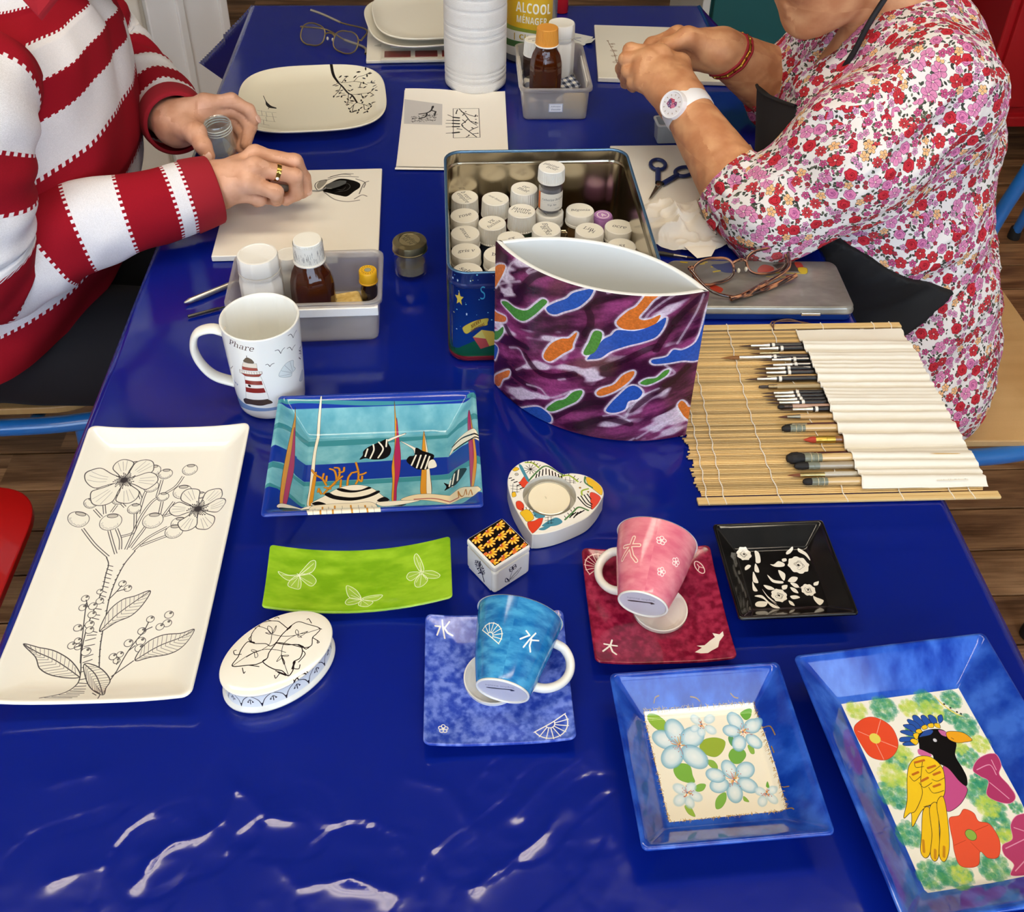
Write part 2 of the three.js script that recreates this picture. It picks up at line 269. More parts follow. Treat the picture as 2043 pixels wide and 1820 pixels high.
{
  const drop = 0.2, R = 0.007;
  const creases = [];
  const crease = (s, amp, width) => { for (const q of s.split('|')) creases.push([q.trim().split(/\s+/).map((t) => t.split(',').map((v) => v / 1000)), amp, width]); };
  crease(`-162,-414 -161,-385 -167,-363 -178,-353 -198,-349 -209,-339|-162,-385 -150,-378 -137,-364 -117,-361|-209,-339 -215,-323`, 0.0013, 0.007);
  crease(`92,-407 75,-395 53,-380 34,-360|65,-363 51,-344 19,-322 5,-313|-41,-388 -14,-380 3,-350|-126,-332 -110,-317 -77,-322|-77,-322 -45,-309`, 0.0011, 0.009);
  crease(`-291,-392 -262,-400|100,-434 91,-419 96,-402 99,-380 88,-369|95,-347 105,-327|-270,-327 -241,-336`, 0.0008, 0.010);
  // folds pressed into the cloth when it was stored
  creases.push([[[-0.37, -0.590], [-0.1, -0.594], [0.2, -0.600], [0.45, -0.603]], 0.0016, 0.006], [[[-0.37, -1.47], [-0.2, -1.462], [0.45, -1.47]], 0.0014, 0.006], [[[-0.37, -0.995], [0.45, -1.0]], 0.0012, 0.006], [[[0.015, -0.80], [0.04, -0.795]], 0.003, 0.003], [[[-0.1, -1.80], [0.0, -1.4], [0.02, -1.1]], 0.0008, 0.008], [[[0.30, -0.62], [0.44, -0.45]], 0.0008, 0.006]);
  const segd = (x, z, a, b) => { const dx = b[0] - a[0], dz = b[1] - a[1], t = clamp(((x - a[0]) * dx + (z - a[1]) * dz) / (dx * dx + dz * dz), 0, 1); return Math.hypot(x - a[0] - t * dx, z - a[1] - t * dz); };
  function height(x, z) {
    const wB = sstep(-0.46, -0.38, z) * (1 - 0.75 * sstep(0.1, 0.13, x));
    let h = fbm(x * 7, z * 7, 1, 3) * 0.0012 + wB * (fbm(x * 8 + 3, z * 10, 4, 2) * 0.0009 + fbm(x * 24, z * 24, 8, 2) * 0.00012) + fbm(x * 30, z * 60, 5, 2) * 0.00016;
    for (const [P, amp, w] of creases) {
      let d = 1; for (let i = 0; i < P.length - 1; i++) d = Math.min(d, segd(x, z, P[i], P[i + 1]));
      if (d < w * 4) h += amp * (0.55 + 0.9 * Math.abs(noise(x * 60, z * 60, amp * 1e4))) * (Math.exp(-d / w * 1.4) - 0.25);
    }
    const open = Math.max(wB, 1 - sstep(0.0, 0.03, Math.abs(z + 0.592)), 0.25);
    return Math.min(h * open, 0.002 * wB + 0.0004) - 0.0006;
  }
  const xs = [], zs = [];
  for (let i = 0; i <= 26; i++) xs.push(TX0 - drop + i * drop / 26); for (let i = 1; i <= 300; i++) xs.push(TX0 + (TX1 - TX0) * i / 300); for (let i = 1; i <= 26; i++) xs.push(TX1 + i * drop / 26);
  for (let i = 0; i <= 24; i++) zs.push(TZ0 - drop + i * drop / 24); for (let z = TZ0; z < TZ1;) { z += z > -0.66 ? 0.0022 : 0.0048; zs.push(Math.min(z, TZ1)); } for (let i = 1; i <= 20; i++) zs.push(TZ1 + i * drop / 20);
  const pos = [], uv = [], idx = [], nx = xs.length;
  const fold = (o) => (o <= 0 ? [0, 0] : o < R * 1.57 ? [R * Math.sin(o / R), R * (1 - Math.cos(o / R))] : [R + (o - R * 1.57) * 0.1, R + (o - R * 1.57) * 0.985]);
  for (const z of zs) for (const x of xs) {
    const ox = Math.max(TX0 - x, x - TX1, 0), oz = Math.max(TZ0 - z, z - TZ1, 0), sx = x < TX0 ? -1 : 1, sz = z < TZ0 ? -1 : 1, cx = clamp(x, TX0, TX1), cz = clamp(z, TZ0, TZ1);
    let X = cx, Y = T, Z = cz;
    if (ox > 0 && oz > 0) { // a corner hangs as one outward fold
      const a = fold(Math.max(ox, oz)), m = Math.min(ox, oz); X += sx * (a[0] * (ox > oz ? 1 : 0.35) + m * 0.62); Z += sz * (a[0] * (oz > ox ? 1 : 0.35) + m * 0.62); Y -= a[1] * (1 - 0.12 * m / Math.max(ox, oz));
    } else { const a = fold(Math.max(ox, oz)), wave = (a[1] > 0.02 ? 1 : 0) * 0.006 * Math.sin((ox > 0 ? z : x) * 26) * sstep(0.02, 0.12, a[1]); if (ox > 0) X += sx * (a[0] + Math.max(wave, -0.004)); if (oz > 0) Z += sz * (a[0] + Math.max(wave, -0.004)); Y -= a[1]; }
    if (ox + oz < R) Y += height(cx, cz) * (1 - (ox + oz) / R);
    pos.push(X, Y, Z); uv.push(x / 0.12, z / 0.12);
  }
  for (let j = 0; j < zs.length - 1; j++) for (let i = 0; i < nx - 1; i++) { const a = j * nx + i; idx.push(a, a + nx, a + 1, a + 1, a + nx, a + nx + 1); }
  const g = new THREE.BufferGeometry(); g.setAttribute('position', new THREE.Float32BufferAttribute(pos, 3)); g.setAttribute('uv', new THREE.Float32BufferAttribute(uv, 2)); g.setIndex(idx); g.computeVertexNormals();
  const fine = canvas(512, 512, (c, w, h) => { const d = c.getImageData(0, 0, w, h); for (let y = 0; y < h; y++) for (let x = 0; x < w; x++) { const X = x / w * 6, Y = y / h * 6, wx = x / w, f = (a, b) => fbm(a, b, 2, 3); const v = lerp(lerp(f(X, Y), f(X - 6, Y), wx), lerp(f(X, Y - 6), f(X - 6, Y - 6), wx), y / h), i = (y * w + x) * 4, q = 128 + v * 120; d.data[i] = d.data[i + 1] = d.data[i + 2] = q; } c.putImageData(d, 0, 0); });
  fine.colorSpace = THREE.NoColorSpace;
  const cloth = part('tablecloth', g, new THREE.MeshPhysicalMaterial({ color: new THREE.Color().setRGB(0.0015, 0.011, 0.225), roughness: 0.11, side: THREE.DoubleSide, bumpMap: fine, bumpScale: 0.0004, specularIntensity: 1.0 }), scene);
  cloth.userData = { label: 'shiny royal blue oilcloth spread over the whole worktable', category: 'tablecloth' };
}

// ---------- painted porcelain ----------
const flatUV = (w, d) => (p) => [p.x / w + 0.5, 0.5 - p.z / d];
const painted = (map, rough = 0.12, more = {}) => new THREE.MeshPhysicalMaterial({ map, roughness: rough, side: THREE.DoubleSide, ...more });
// a dish: floor, sloping wall and rim; the glazed face and the bare underside are two parts
function dish(t, { w, d, fw, fd, hf, hr, rim = 0.003, corner = 0.004, foot = null, face, under = PORCELAIN, bend = null, curve = 0 }) {
  const R = (hw, hd, r, y) => rr(hw, hd, r, y, 5, 10, bend), rings = [], n = 8;
  const c2 = Math.max(0.0015, corner * 0.5);
  rings.push(R(fw * 0.5, fd * 0.5, c2, hf), R(fw - 0.002, fd - 0.002, c2, hf));
  for (let i = 0; i <= n; i++) { const s = i / n, k = curve ? Math.pow(s, 1 + curve) : s; rings.push(R(lerp(fw, w / 2 - rim, s), lerp(fd, d / 2 - rim, s), lerp(c2, corner, s), lerp(hf, hr - 0.0004, k))); }
  rings.push(R(w / 2 - rim * 0.5, d / 2 - rim * 0.5, corner, hr), R(w / 2 - 0.0002, d / 2 - 0.0002, corner, hr - 0.0006), R(w / 2, d / 2, corner, hr - 0.002));
  part('glazed_face', loft(rings, { c0: true, uv: flatUV(w, d) }), face, t);
  const b = foot || [fw * 0.92, fd * 0.92];
  part('underside', loft([R(w / 2, d / 2, corner, hr - 0.002), R(w / 2 - 0.002, d / 2 - 0.002, corner, hr - 0.0035), R(lerp(b[0], w / 2, 0.5), lerp(b[1], d / 2, 0.5), corner, lerp(hf - 0.004, hr - 0.004, 0.45)), R(b[0] + 0.002, b[1] + 0.002, corner, Math.max(0.0016, hf - 0.0035)), rr(b[0], b[1], corner, 0.0002, 5, 10), rr(b[0] - 0.003, b[1] - 0.003, corner, 0.0002, 5, 10), rr(b[0] - 0.004, b[1] - 0.004, corner, 0.0014, 5, 10)], { c1: true }), under, t);
  return t;
}
const cornerLift = (hw, hd, k) => (x, z) => k * Math.pow(Math.abs(x / hw), 3) * Math.pow(Math.abs(z / hd), 3);

{ // long white plate with an ink drawing of a flowering branch
  const map = draw(900, 1720, (a, g) => {
    a.lw = 1.5; const dk = '#4a4648', L = (s, w = 2.2) => a.line(s, w, dk), P = '#f3f0e4';
    L(`337,511 360,536 363,573 371,626 364,672 355,728 357,788 373,846 395,893 395,928 351,961 256,981|485,489 450,532 433,574 424,621 424,668 433,713 442,768 456,822 478,874 494,909`, 2.6);
    for (const s of `357,539 388,544|358,552 393,560|359,566 395,575|360,582 397,588|360,597 395,603|363,613 398,618|363,627 398,636|365,644 401,651|363,667 402,672|362,689 399,693|361,709 400,712|360,720 402,726|368,761 414,768|367,777 414,776|367,794 415,786|372,812 421,806|386,846 428,837|390,862 432,853|394,877 435,868|396,890 439,883|400,913 448,909|398,923 444,926|395,935 444,934|392,945 450,946|379,952 451,956|368,961 455,963|339,968 438,970|310,975 434,978|280,980 412,983`.split('|')) L(s, 2);
    for (const s of `445,535 440,538|437,556 432,559|431,574 426,577|427,589 422,593|425,607 419,609|425,621 419,625|427,696 422,699|436,724 430,727|440,746 435,748|444,773 438,774|450,795 444,797|460,822 454,824|467,843 461,845|475,863 469,864`.split('|')) L(s, 2);
    // twigs as double lines
    const twig = (s, gap) => { for (const q of s.split('|')) { const p = a.pts(q).map((v) => [v[0] / a.kx, v[1] / a.ky]); for (const o of [-1, 1]) a.line(p.map((v, i) => { const b = p[Math.max(0, i - 1)], c = p[Math.min(p.length - 1, i + 1)], dx = (c[0] - b[0]) * a.kx, dy = (c[1] - b[1]) * a.ky, l = Math.hypot(dx, dy) || 1; return [v[0] - dy / l * o * gap / a.kx, v[1] + dx / l * o * gap / a.ky]; }), 2, dk); } };
    twig(`148,400 245,460 344,508|301,409 342,455 381,497|341,403 381,443 399,481|176,324 231,355|219,301 244,342|296,309 280,336|640,194 611,237 545,271 497,298 462,352 447,405 430,482|519,207 518,278|450,234 439,276 440,345|399,255 427,283|401,303 435,378 443,418 384,433|557,299 562,347|626,300 589,354|636,348 529,373 485,425 451,476|628,401 538,439 474,486|720,416 615,440 505,470|322,302 348,316`, 6);
    const berry = (s) => { for (const q of s.trim().split(' ')) { const [x, y, r] = q.split(',').map(Number); a.dot([[x, y, r]], P, dk, 2.4); for (let i = 0; i < 26; i++) { const t = 0.3 + i * 0.11, m = r * (0.72 + 0.2 * ((i * 7) % 5) / 5); a.dot([[x + m * Math.cos(t), y + m * Math.sin(t) * a.kx / a.ky, 2.2]], '#8b8688'); } a.g.beginPath(); a.g.ellipse(x * a.kx, y * a.ky - r * a.kx * 0.72, r * a.kx * 0.5, r * a.kx * 0.22, 0, 0, 7); a.g.fillStyle = '#c9c4ba'; a.g.fill(); a.g.strokeStyle = dk; a.g.stroke(); } };
    berry(`689,386,45 299,285,40 465,234,44 446,165,47 529,181,41 670,165,45 660,259,54 553,278,34 144,299,39 534,373,58 673,418,50 406,324,39 111,367,55 294,375,62 330,145,41 182,237,34 775,275,26`);
    for (const s of `360,632,16 294,654,20 297,685,20 376,664,20 348,681,22 358,709,21 362,742,23 306,752,21 371,760,21 306,808,21 328,793,17 340,812,19 388,828,24 469,606,20 506,623,20 673,730,20 765,717,23 767,745,23 734,756,21 645,768,21 654,801,24 657,822,23 593,805,22 533,846,19 566,840,17 558,859,17`.trim().split(' ')) { const [x, y, r] = s.split(',').map(Number); a.dot([[x, y, r]], P, dk, 2.4); a.dot([[x + r * 0.3, y - r * 0.25, r * 0.28]], '#77726f', dk, 1.5); }
    L(`419,662 451,633 468,613|451,633 497,625|573,891 604,829 656,772 693,756|656,772 668,739|631,814 604,829|563,870 567,860|553,918 573,891|555,906 644,861|308,671 323,717 340,766 359,820 377,862|323,683 302,660|328,761 337,744|354,809 322,814`, 2.4);
    const leaf = (s, veins) => { const [e, m] = s.split('|'); a.fill(e, '#f0ecdf', dk, 2.4); L(m, 2.2); const p = a.pts(m).map((v) => [v[0] / a.kx, v[1] / a.ky]), q = a.pts(e).map((v) => [v[0] / a.kx, v[1] / a.ky]), h = q.length / 2; for (let i = 1; i < veins; i++) { const t = i / veins, b = [lerp(p[0][0], p[p.length - 1][0], t), lerp(p[0][1], p[p.length - 1][1], t)]; for (const u of [t * (h - 0.2) + 0.4, q.length - t * (h - 0.2) - 0.6]) { const k = Math.floor(u), f = u - k, A = q[k % q.length], B = q[(k + 1) % q.length]; a.line([b, [lerp(A[0], B[0], f), lerp(A[1], B[1], f)]], 1.1, '#6d686a'); } } };
    leaf(`426,765 439,702 492,663 557,650 631,634 614,677 569,715 499,736|426,765 495,708 631,634`, 12);
    leaf(`651,859 681,810 757,784 843,780 925,779 892,819 816,844 725,852|651,859 762,816 925,779`, 14);
    leaf(`396,905 339,861 244,828 159,814 72,811 142,842 188,879 276,901|396,905 250,854 72,811`, 14);
    leaf(`400,866 483,879 551,915 549,945 555,974 485,949 433,913|400,866 479,904 555,974`, 14);
    L(`500,954 536,969 542,989|497,964 522,974`, 2.4);
    // the two open flowers
    const flower = (c, tips, wide) => { const C = a.pts(c).map((v) => [v[0] / a.kx, v[1] / a.ky])[0]; for (const q of a.pts(tips).map((v) => [v[0] / a.kx, v[1] / a.ky])) { const dx = q[0] - C[0], dy = q[1] - C[1], nx = -dy * a.ky / a.kx * wide, ny = dx * a.kx / a.ky * wide, at = (t, s) => [C[0] + dx * t + nx * s, C[1] + dy * t + ny * s]; a.fill([C, at(0.4, 0.55), at(0.72, 1), at(0.92, 0.55), at(1, 0), at(0.9, -0.6), at(0.66, -0.9), at(0.35, -0.5)], P, dk, 2.4); for (const s of [-0.4, 0.05, 0.45]) a.line([at(0.45, s * 0.5), at(0.9, s)], 1, '#8a8587'); } for (let i = 0; i < 34; i++) { const t = i * 0.185, m = 34 + (i * 17 % 23) * 1.5; a.line([[C[0], C[1]], [C[0] + m * Math.cos(t), C[1] + m * Math.sin(t) * a.kx / a.ky]], 1.6, dk); a.dot([[C[0] + m * Math.cos(t), C[1] + m * Math.sin(t) * a.kx / a.ky, 4]], dk); } a.dot([[C[0], C[1], 20]], '#3d393c'); };
    flower(`292,205`, `240,116 423,124 494,208 370,300 159,303 63,195`, 0.36);
    flower(`778,331`, `682,251 883,255 941,319 872,410 725,416 612,331`, 0.34);
  }, '#f4f1e6');
  const t = thing('plate', 'long white rectangular plate with an ink drawing of a flowering branch', 'plate', [-0.276, T, -0.588]);
  dish(t, { w: 0.15, d: 0.287, fw: 0.052, fd: 0.120, hf: 0.007, hr: 0.0165, rim: 0.003, corner: 0.007, face: painted(map, 0.1), curve: 0.5, bend: (x, z) => 0.005 * Math.pow(Math.abs(x / 0.075), 3) * Math.pow(Math.abs(z / 0.143), 3) - 0.0 });
}
{ // tray with an underwater scene
  const map = draw(1400, 1110, (a, g) => {
    const edge = '#3a2f2a', aqua = '#7cbcc8', teal = '#3f8d98', blue = '#17379c';
    mottle(g, 1400, 1110, [92, 164, 182], [134, 196, 206], 16, 3, 1.1, 0.18);
    const W = 1000;
    a.poly([[-20, -20], [1020, -20], [1020, 75], [-20, 75]], blue);
    a.fill(`-1,65 52,31 476,52 905,61 956,40 991,40 999,93 949,55 911,64 476,71 89,50 -5,85`, teal);
    a.fill(`0,270 51,223 95,219 146,232 411,226 836,220 913,208 994,237 995,282 924,258 848,248 413,276 148,277 97,260 49,268 1,308`, teal);
    a.fill(`-4,469 59,422 107,420 141,435 418,431 845,415 944,441 997,473 998,608 939,585 867,556 782,564 422,574 149,575 100,554 62,538 -2,587`, blue);
    a.fill(`-1,600 63,550 101,568 149,578 423,579 782,566 867,558 939,585 999,610 998,671 938,630 866,606 781,605 424,615 152,611 92,594 60,591 -3,643`, teal);
    a.fill(`1,775 55,737 101,733 138,749 167,760 157,779 105,796 60,875 8,914`, teal);
    a.poly(`-1,795 51,756 87,758 135,773 186,781 998,893 1005,1014 780,1035 8,1025 -3,1024`, blue);
    a.poly([[-20, 935], [1020, 915], [1020, 1020], [-20, 1020]], blue);
    const reed = (s, c1, c2) => { const [e, m] = s.split('|'); a.fill(e, c1, edge, 1.6); a.fill(m, c2, edge, 1); };
    const orange = '#d9962f', pink = '#b02c5c', cream = '#f3ead2';
    reed(`84,72 76,232 67,459 63,668 68,852 92,826 100,675 105,517 94,276 87,111|85,199 86,383 82,596 79,748 80,839 93,825 100,675 105,517 94,276`, orange, pink);
    reed(`211,31 219,32 209,143 196,310 196,470 202,625 198,753 176,761 179,623 178,469 181,309 194,143|207,502 205,625 201,753 185,757 188,623 193,522`, cream, orange);
    reed(`584,55 590,128 598,195 613,383 610,531 597,653 595,757 574,755 575,600 570,476 581,337 583,156|593,128 601,195 613,383 610,531 597,653 595,757 583,756 586,550 581,391 589,239`, orange, pink);
    reed(`730,189 747,349 755,510 762,710 712,716 716,507 720,314|731,204 747,349 755,510 762,710 740,713 740,509 738,337`, orange, cream);
    reed(`961,170 972,337 982,628 961,820 947,807 949,542 950,273|961,170 966,328 970,570 959,709 948,809 949,542 950,273`, orange, pink);
    a.fill(`977,361 934,334 884,345 854,412 883,398 944,418 997,471 996,416`, cream, edge, 1.5);
    a.line(`871,360 921,359 996,426|877,400 932,417 997,449`, 9, '#141216');
    // coral
    for (const q of `250,678 271,639 304,581 294,498 269,475|258,608 237,556 205,523 182,480|237,556 241,515|224,636 238,677|224,636 222,661|271,639 314,551 314,479 292,467|315,510 336,501 338,470|304,581 332,542|327,633 327,573|359,615 362,554 378,514|400,608 410,568 408,506 394,432|409,537 433,529 445,519|410,568 426,590 428,549|408,506 381,515|256,578 257,537|280,640 253,628`.split('|')) a.line(q, 13, '#8a5a16'), a.line(q, 9, '#d8912a');
    // striped mound
    a.fill(`196,763 251,698 318,638 382,617 442,626 490,660 533,718 562,755 487,779 348,783`, '#f6f0e0', edge, 1.6);
    a.fill(`310,647 343,670 396,678 449,662 475,649 460,638 425,658 378,659 330,639`, '#141216'); a.fill(`256,688 305,726 387,742 462,723 514,687 505,671 456,703 386,717 309,697 273,670`, '#141216'); a.fill(`198,753 229,738 266,763 232,775|504,750 538,723 562,750 533,765`, '#141216');
    a.fill(`63,862 92,826 185,771 209,793 142,804 66,886`, '#f6f0e0', edge, 1.5); a.fill(`504,765 603,758 709,760 639,785 534,797`, '#f6f0e0', edge, 1.5); a.fill(`66,888 142,810 187,800 152,875|523,813 639,788 604,806`, '#141216');
    a.fill(`618,754 674,718 751,714 845,735 898,745 944,799 993,872 953,888 896,830 750,768`, '#ecdcb8', edge, 1.6); a.line(`680,753 780,755 891,809`, 7, '#b46a63');
    for (const q of `891,804 889,758 900,810 914,824 924,792 928,837|936,852 946,826 953,874`.split('|')) a.line(q, 5, '#b8742a');
    a.fill(`192,782 266,763 388,762 499,779 535,991 524,1016 369,1014 221,1017 199,885`, '#efe6cf', edge, 1.5);
    for (const q of `250,786 267,1007|307,780 322,1006|382,781 408,1003|449,786 477,1004`.split('|')) a.line(q, 9, '#c98a2c'); for (const q of `215,793 234,1009|278,783 295,1007|342,781 361,1005|417,780 441,1004|481,788 507,1001|238,905 256,980|293,866 311,975|339,822 362,935|415,826 433,938`.split('|')) a.line(q, 1.8, '#6b6255');
    // three fish
    const fish = (body, white, fin) => { a.fill(fin, '#f3efe2', edge, 1.4); a.fill(body, '#121013'); for (const q of white.split('|')) a.line(q, 9, '#f2eee0'); };
    fish(`411,406 425,370 427,337 445,306 481,276 518,250 542,235 552,280 565,325 557,379 527,409 478,411 441,398`, `448,317 438,381|475,281 479,330 463,399|502,260 525,322 502,397|542,241 540,302`, `545,241 598,206 639,195 598,223 549,258`);
    fish(`643,438 655,396 680,387 689,323 723,353 753,371 778,394 771,437 746,509 704,511 680,494`, `689,388 667,472|713,390 692,495|738,391 713,501|756,404 734,508`, `610,257 686,323 689,345 680,371 672,333`); a.fill(`753,446 777,432 790,491 749,504`, '#f2eee0', edge, 1.2);
    fish(`823,630 847,645 859,618 875,583 897,587 933,635 922,660 894,684 876,690 852,676 825,694 834,664`, `875,598 864,665|896,595 888,667|856,624 849,660`, `858,668 870,693 858,682`);
  });
  const t = thing('tray', 'rectangular tray painted with an underwater scene of striped fish', 'tray', [-0.079, T, -0.68], 0.027);
  dish(t, { w: 0.189, d: 0.150, fw: 0.066, fd: 0.045, hf: 0.006, hr: 0.035, rim: 0.004, corner: 0.004, face: painted(map, 0.09) });
}
function butterfly(a, wings, body, veins) { for (const q of wings.split('|')) a.fill(q, 'rgba(200,222,140,0.35)', '#eef3d2', 3.2); for (const q of veins.split('|')) a.line(q, 2.2, '#eef3d2'); a.line(body, 4, '#f2f5dc'); }
{ // green curved dish
  const map = draw(1200, 500, (a, g) => {
    mottle(g, 1200, 500, [122, 172, 22], [158, 202, 44], 9, 11, 1.2, 0.06); a.lw = 1.5;
    butterfly(a, `169,426 193,304 225,191 249,184 249,291 223,382|169,426 224,393 257,460 259,523 236,581 200,524|162,425 114,439 61,400 73,454 117,522 157,466|163,436 130,504 116,584 128,626 177,644 183,532`, `158,404 169,426 179,480`, `169,426 240,226|173,437 236,353|173,448 242,541|163,446 80,444|164,467 134,607|171,468 169,622|173,427 220,287`);
    butterfly(a, `509,775 480,639 430,559 428,651 447,756 489,793|506,795 447,766 425,833 443,876 490,853|516,776 564,743 623,752 593,828 538,820|513,806 572,845 552,912 525,918 497,884`, `506,755 511,806`, `510,781 441,612|506,795 439,835|516,783 606,760|513,810 549,892|510,806 508,896|506,785 453,716`);
    butterfly(a, `828,462 800,309 796,201 811,170 835,293 849,444|824,472 771,443 754,514 778,580 817,524|845,475 898,494 936,583 918,622 855,571|835,505 869,615 841,703 806,698 799,604`, `831,442 836,516`, `835,463 807,224|828,479 764,516|845,486 925,592|835,516 827,691|831,505 806,626|842,506 862,614|838,464 828,313`);
  });
  const t = thing('dish', 'lime green curved dish with three pale butterflies', 'dish', [-0.086, T, -0.554], 0.03);
  const bend = (x, z) => 0.013 * Math.pow(x / 0.075, 2) + 0.002 * Math.pow(z / 0.03, 2);
  const w = 0.151, d = 0.063, R = (a, b, y) => rr(a, b, 0.003, y, 4, 14, bend);
  part('glazed_face', loft([R(0.01, 0.004, 0.0062), R(w / 4, d / 4, 0.0062), R(w / 2 - 0.012, d / 2 - 0.01, 0.0062), R(w / 2 - 0.0015, d / 2 - 0.0015, 0.0064), R(w / 2 - 0.0003, d / 2 - 0.0003, 0.0058), R(w / 2, d / 2, 0.005)], { c0: true, uv: flatUV(w, d) }), painted(map, 0.09), t);
  part('underside', [loft([R(w / 2, d / 2, 0.005), R(w / 2 - 0.001, d / 2 - 0.001, 0.003), R(w / 4, d / 4, 0.0015), R(0.01, 0.004, 0.0015)], { c1: true }), loft([rr(0.03, 0.022, 0.006, 0.004), rr(0.03, 0.022, 0.006, 0.0002), rr(0.026, 0.018, 0.005, 0.0002), rr(0.026, 0.018, 0.005, 0.003)], {})], M('#cfe0b0', 0.2), t);
}
// brush-drawn ornaments used on the saucers and cups
function glyph(a, x, y, s, kind, color = '#f4f1e2', turn = 0) {
  const g = a.g; g.save(); g.translate(x * a.kx, y * a.ky); g.rotate(turn); g.scale(s * a.kx, s * a.kx); g.strokeStyle = g.fillStyle = color; g.lineCap = g.lineJoin = 'round';
  const ln = (w, ...p) => { g.lineWidth = w; g.beginPath(); p.forEach((q, i) => (i ? g.lineTo(...q) : g.moveTo(...q))); g.stroke(); };
  if (kind === 'water') { ln(0.16, [0.05, -0.95], [0, 0], [0.02, 0.95]); ln(0.16, [-0.75, -0.45], [-0.25, -0.35], [-0.7, 0.55]); ln(0.15, [0.75, -0.7], [0.2, -0.15]); ln(0.18, [0.12, -0.2], [0.4, 0.4], [0.85, 0.75]); }
  if (kind === 'big') { ln(0.2, [-0.7, -0.15], [0.75, -0.4]); ln(0.2, [0.1, -1], [0, -0.2], [-0.7, 0.9]); ln(0.22, [0.02, -0.1], [0.35, 0.6], [0.8, 0.9]); }
  if (kind === 'bigline') { for (const [w, c] of [[0.34, color], [0.16, '#d9737c']]) { g.strokeStyle = c; ln(w, [-0.65, -0.25], [0.75, -0.35]); ln(w, [0.15, -1], [0, -0.2], [-0.75, 0.85]); ln(w, [0.02, -0.1], [0.35, 0.6], [0.8, 1.0]); } }
  if (kind === 'fan') { g.lineWidth = 0.07; for (const R of [1, 0.28]) { g.beginPath(); g.arc(0, 0, R, Math.PI, 0); g.closePath(); g.stroke(); } for (let i = 0; i <= 8; i++) { const t = Math.PI * (1 + i / 8); ln(0.06, [0.28 * Math.cos(t), 0.28 * Math.sin(t)], [1.06 * Math.cos(t), 1.06 * Math.sin(t)]); } }
  if (kind === 'blossom') { for (let i = 0; i < 5; i++) { const t = i * 1.2566 - 1.57; g.lineWidth = 0.16; g.beginPath(); g.arc(0.55 * Math.cos(t), 0.55 * Math.sin(t), 0.34, 0, 7); g.stroke(); } g.beginPath(); g.arc(0, 0, 0.16, 0, 7); g.fill(); }
  if (kind === 'horse') { g.beginPath(); [[-1, 0.35], [-0.5, 0.1], [-0.75, -0.1], [-0.3, -0.05], [0.1, -0.3], [0.45, -0.45], [0.4, -0.75], [0.75, -0.55], [1, -0.7], [0.95, -0.4], [0.6, -0.1], [0.4, 0.25], [0, 0.4], [-0.3, 0.55], [-0.7, 0.5]].forEach((p, i) => (i ? g.lineTo(...p) : g.moveTo(...p))); g.fill(); }
  if (kind === 'sandal') { g.lineWidth = 0.12; g.beginPath(); g.ellipse(0, 0, 0.42, 0.95, 0, 0, 7); g.stroke(); ln(0.1, [0, -0.5], [0, -0.1], [-0.35, 0.3]); ln(0.1, [0, -0.1], [0.35, 0.3]); }
  g.restore();
}
function saucer(name, label, pos, turn, map, edge, ringAt) {
  const t = thing(name, label, 'saucer', pos, turn), bend = cornerLift(0.055, 0.055, 0.0045);
  dish(t, { w: 0.1105, d: 0.1105, fw: 0.03, fd: 0.03, hf: 0.006, hr: 0.0105, rim: 0.002, corner: 0.005, face: painted(map, 0.17), under: M(edge, 0.2), bend, foot: [0.034, 0.034] });
  part('well_ring', mv(lathe([[0, 0.0], [0.0165, 0.0], [0.019, 0.0012], [0.0215, 0.0035], [0.0225, 0.0034], [0.0225, 0.001], [0.0215, -0.001]], 48), ringAt[0], 0.0066, ringAt[1]), PORCELAIN, t, 'white unpainted raised well of the saucer');
  return t;
}
{
  const blue = draw(900, 900, (a, g) => {
    mottle(g, 900, 900, [44, 70, 176], [116, 138, 222], 26, 21, 1.3, 0.3);
    for (const [s, k, r, q] of [[`129,109,74`, 'water', -0.15, 0.95], [`130,872,38`, 'blossom', 0, 0.95], [`835,861,118`, 'fan', 2.63, 1], [`928,48,61`, 'sandal', 0.7, 0.9]]) { const [x, y, z] = s.split(',').map(Number); glyph(a, x, y, z * q, k, k === 'sandal' ? '#c9a7c4' : '#f2efe6', r); }
  });
  saucer('saucer', 'square blue mottled saucer under the blue cup', [0.024, T, -0.46], 0.005, blue, '#5a74cc', [-0.003, 0.001]);
  const red = draw(900, 900, (a, g) => {
    mottle(g, 900, 900, [112, 12, 42], [166, 44, 76], 26, 31, 1.2, 0.3);
    for (const [s, k, r, q] of [[`123,152,107`, 'fan', -0.75, 1], [`123,852,63`, 'big', 0.25, 1], [`836,858,125`, 'horse', -0.12, 1], [`891,180,63`, 'sandal', -0.35, 1]]) { const [x, y, z] = s.split(',').map(Number); glyph(a, x, y, z * q, k, k === 'big' || k === 'horse' ? '#f4efe6' : '#e8c9c4', r); }
  });
  saucer('saucer', 'square crimson mottled saucer under the pink cup', [0.155, T, -0.522], 0.0, red, '#a02848', [0.003, 0.0045]);
}
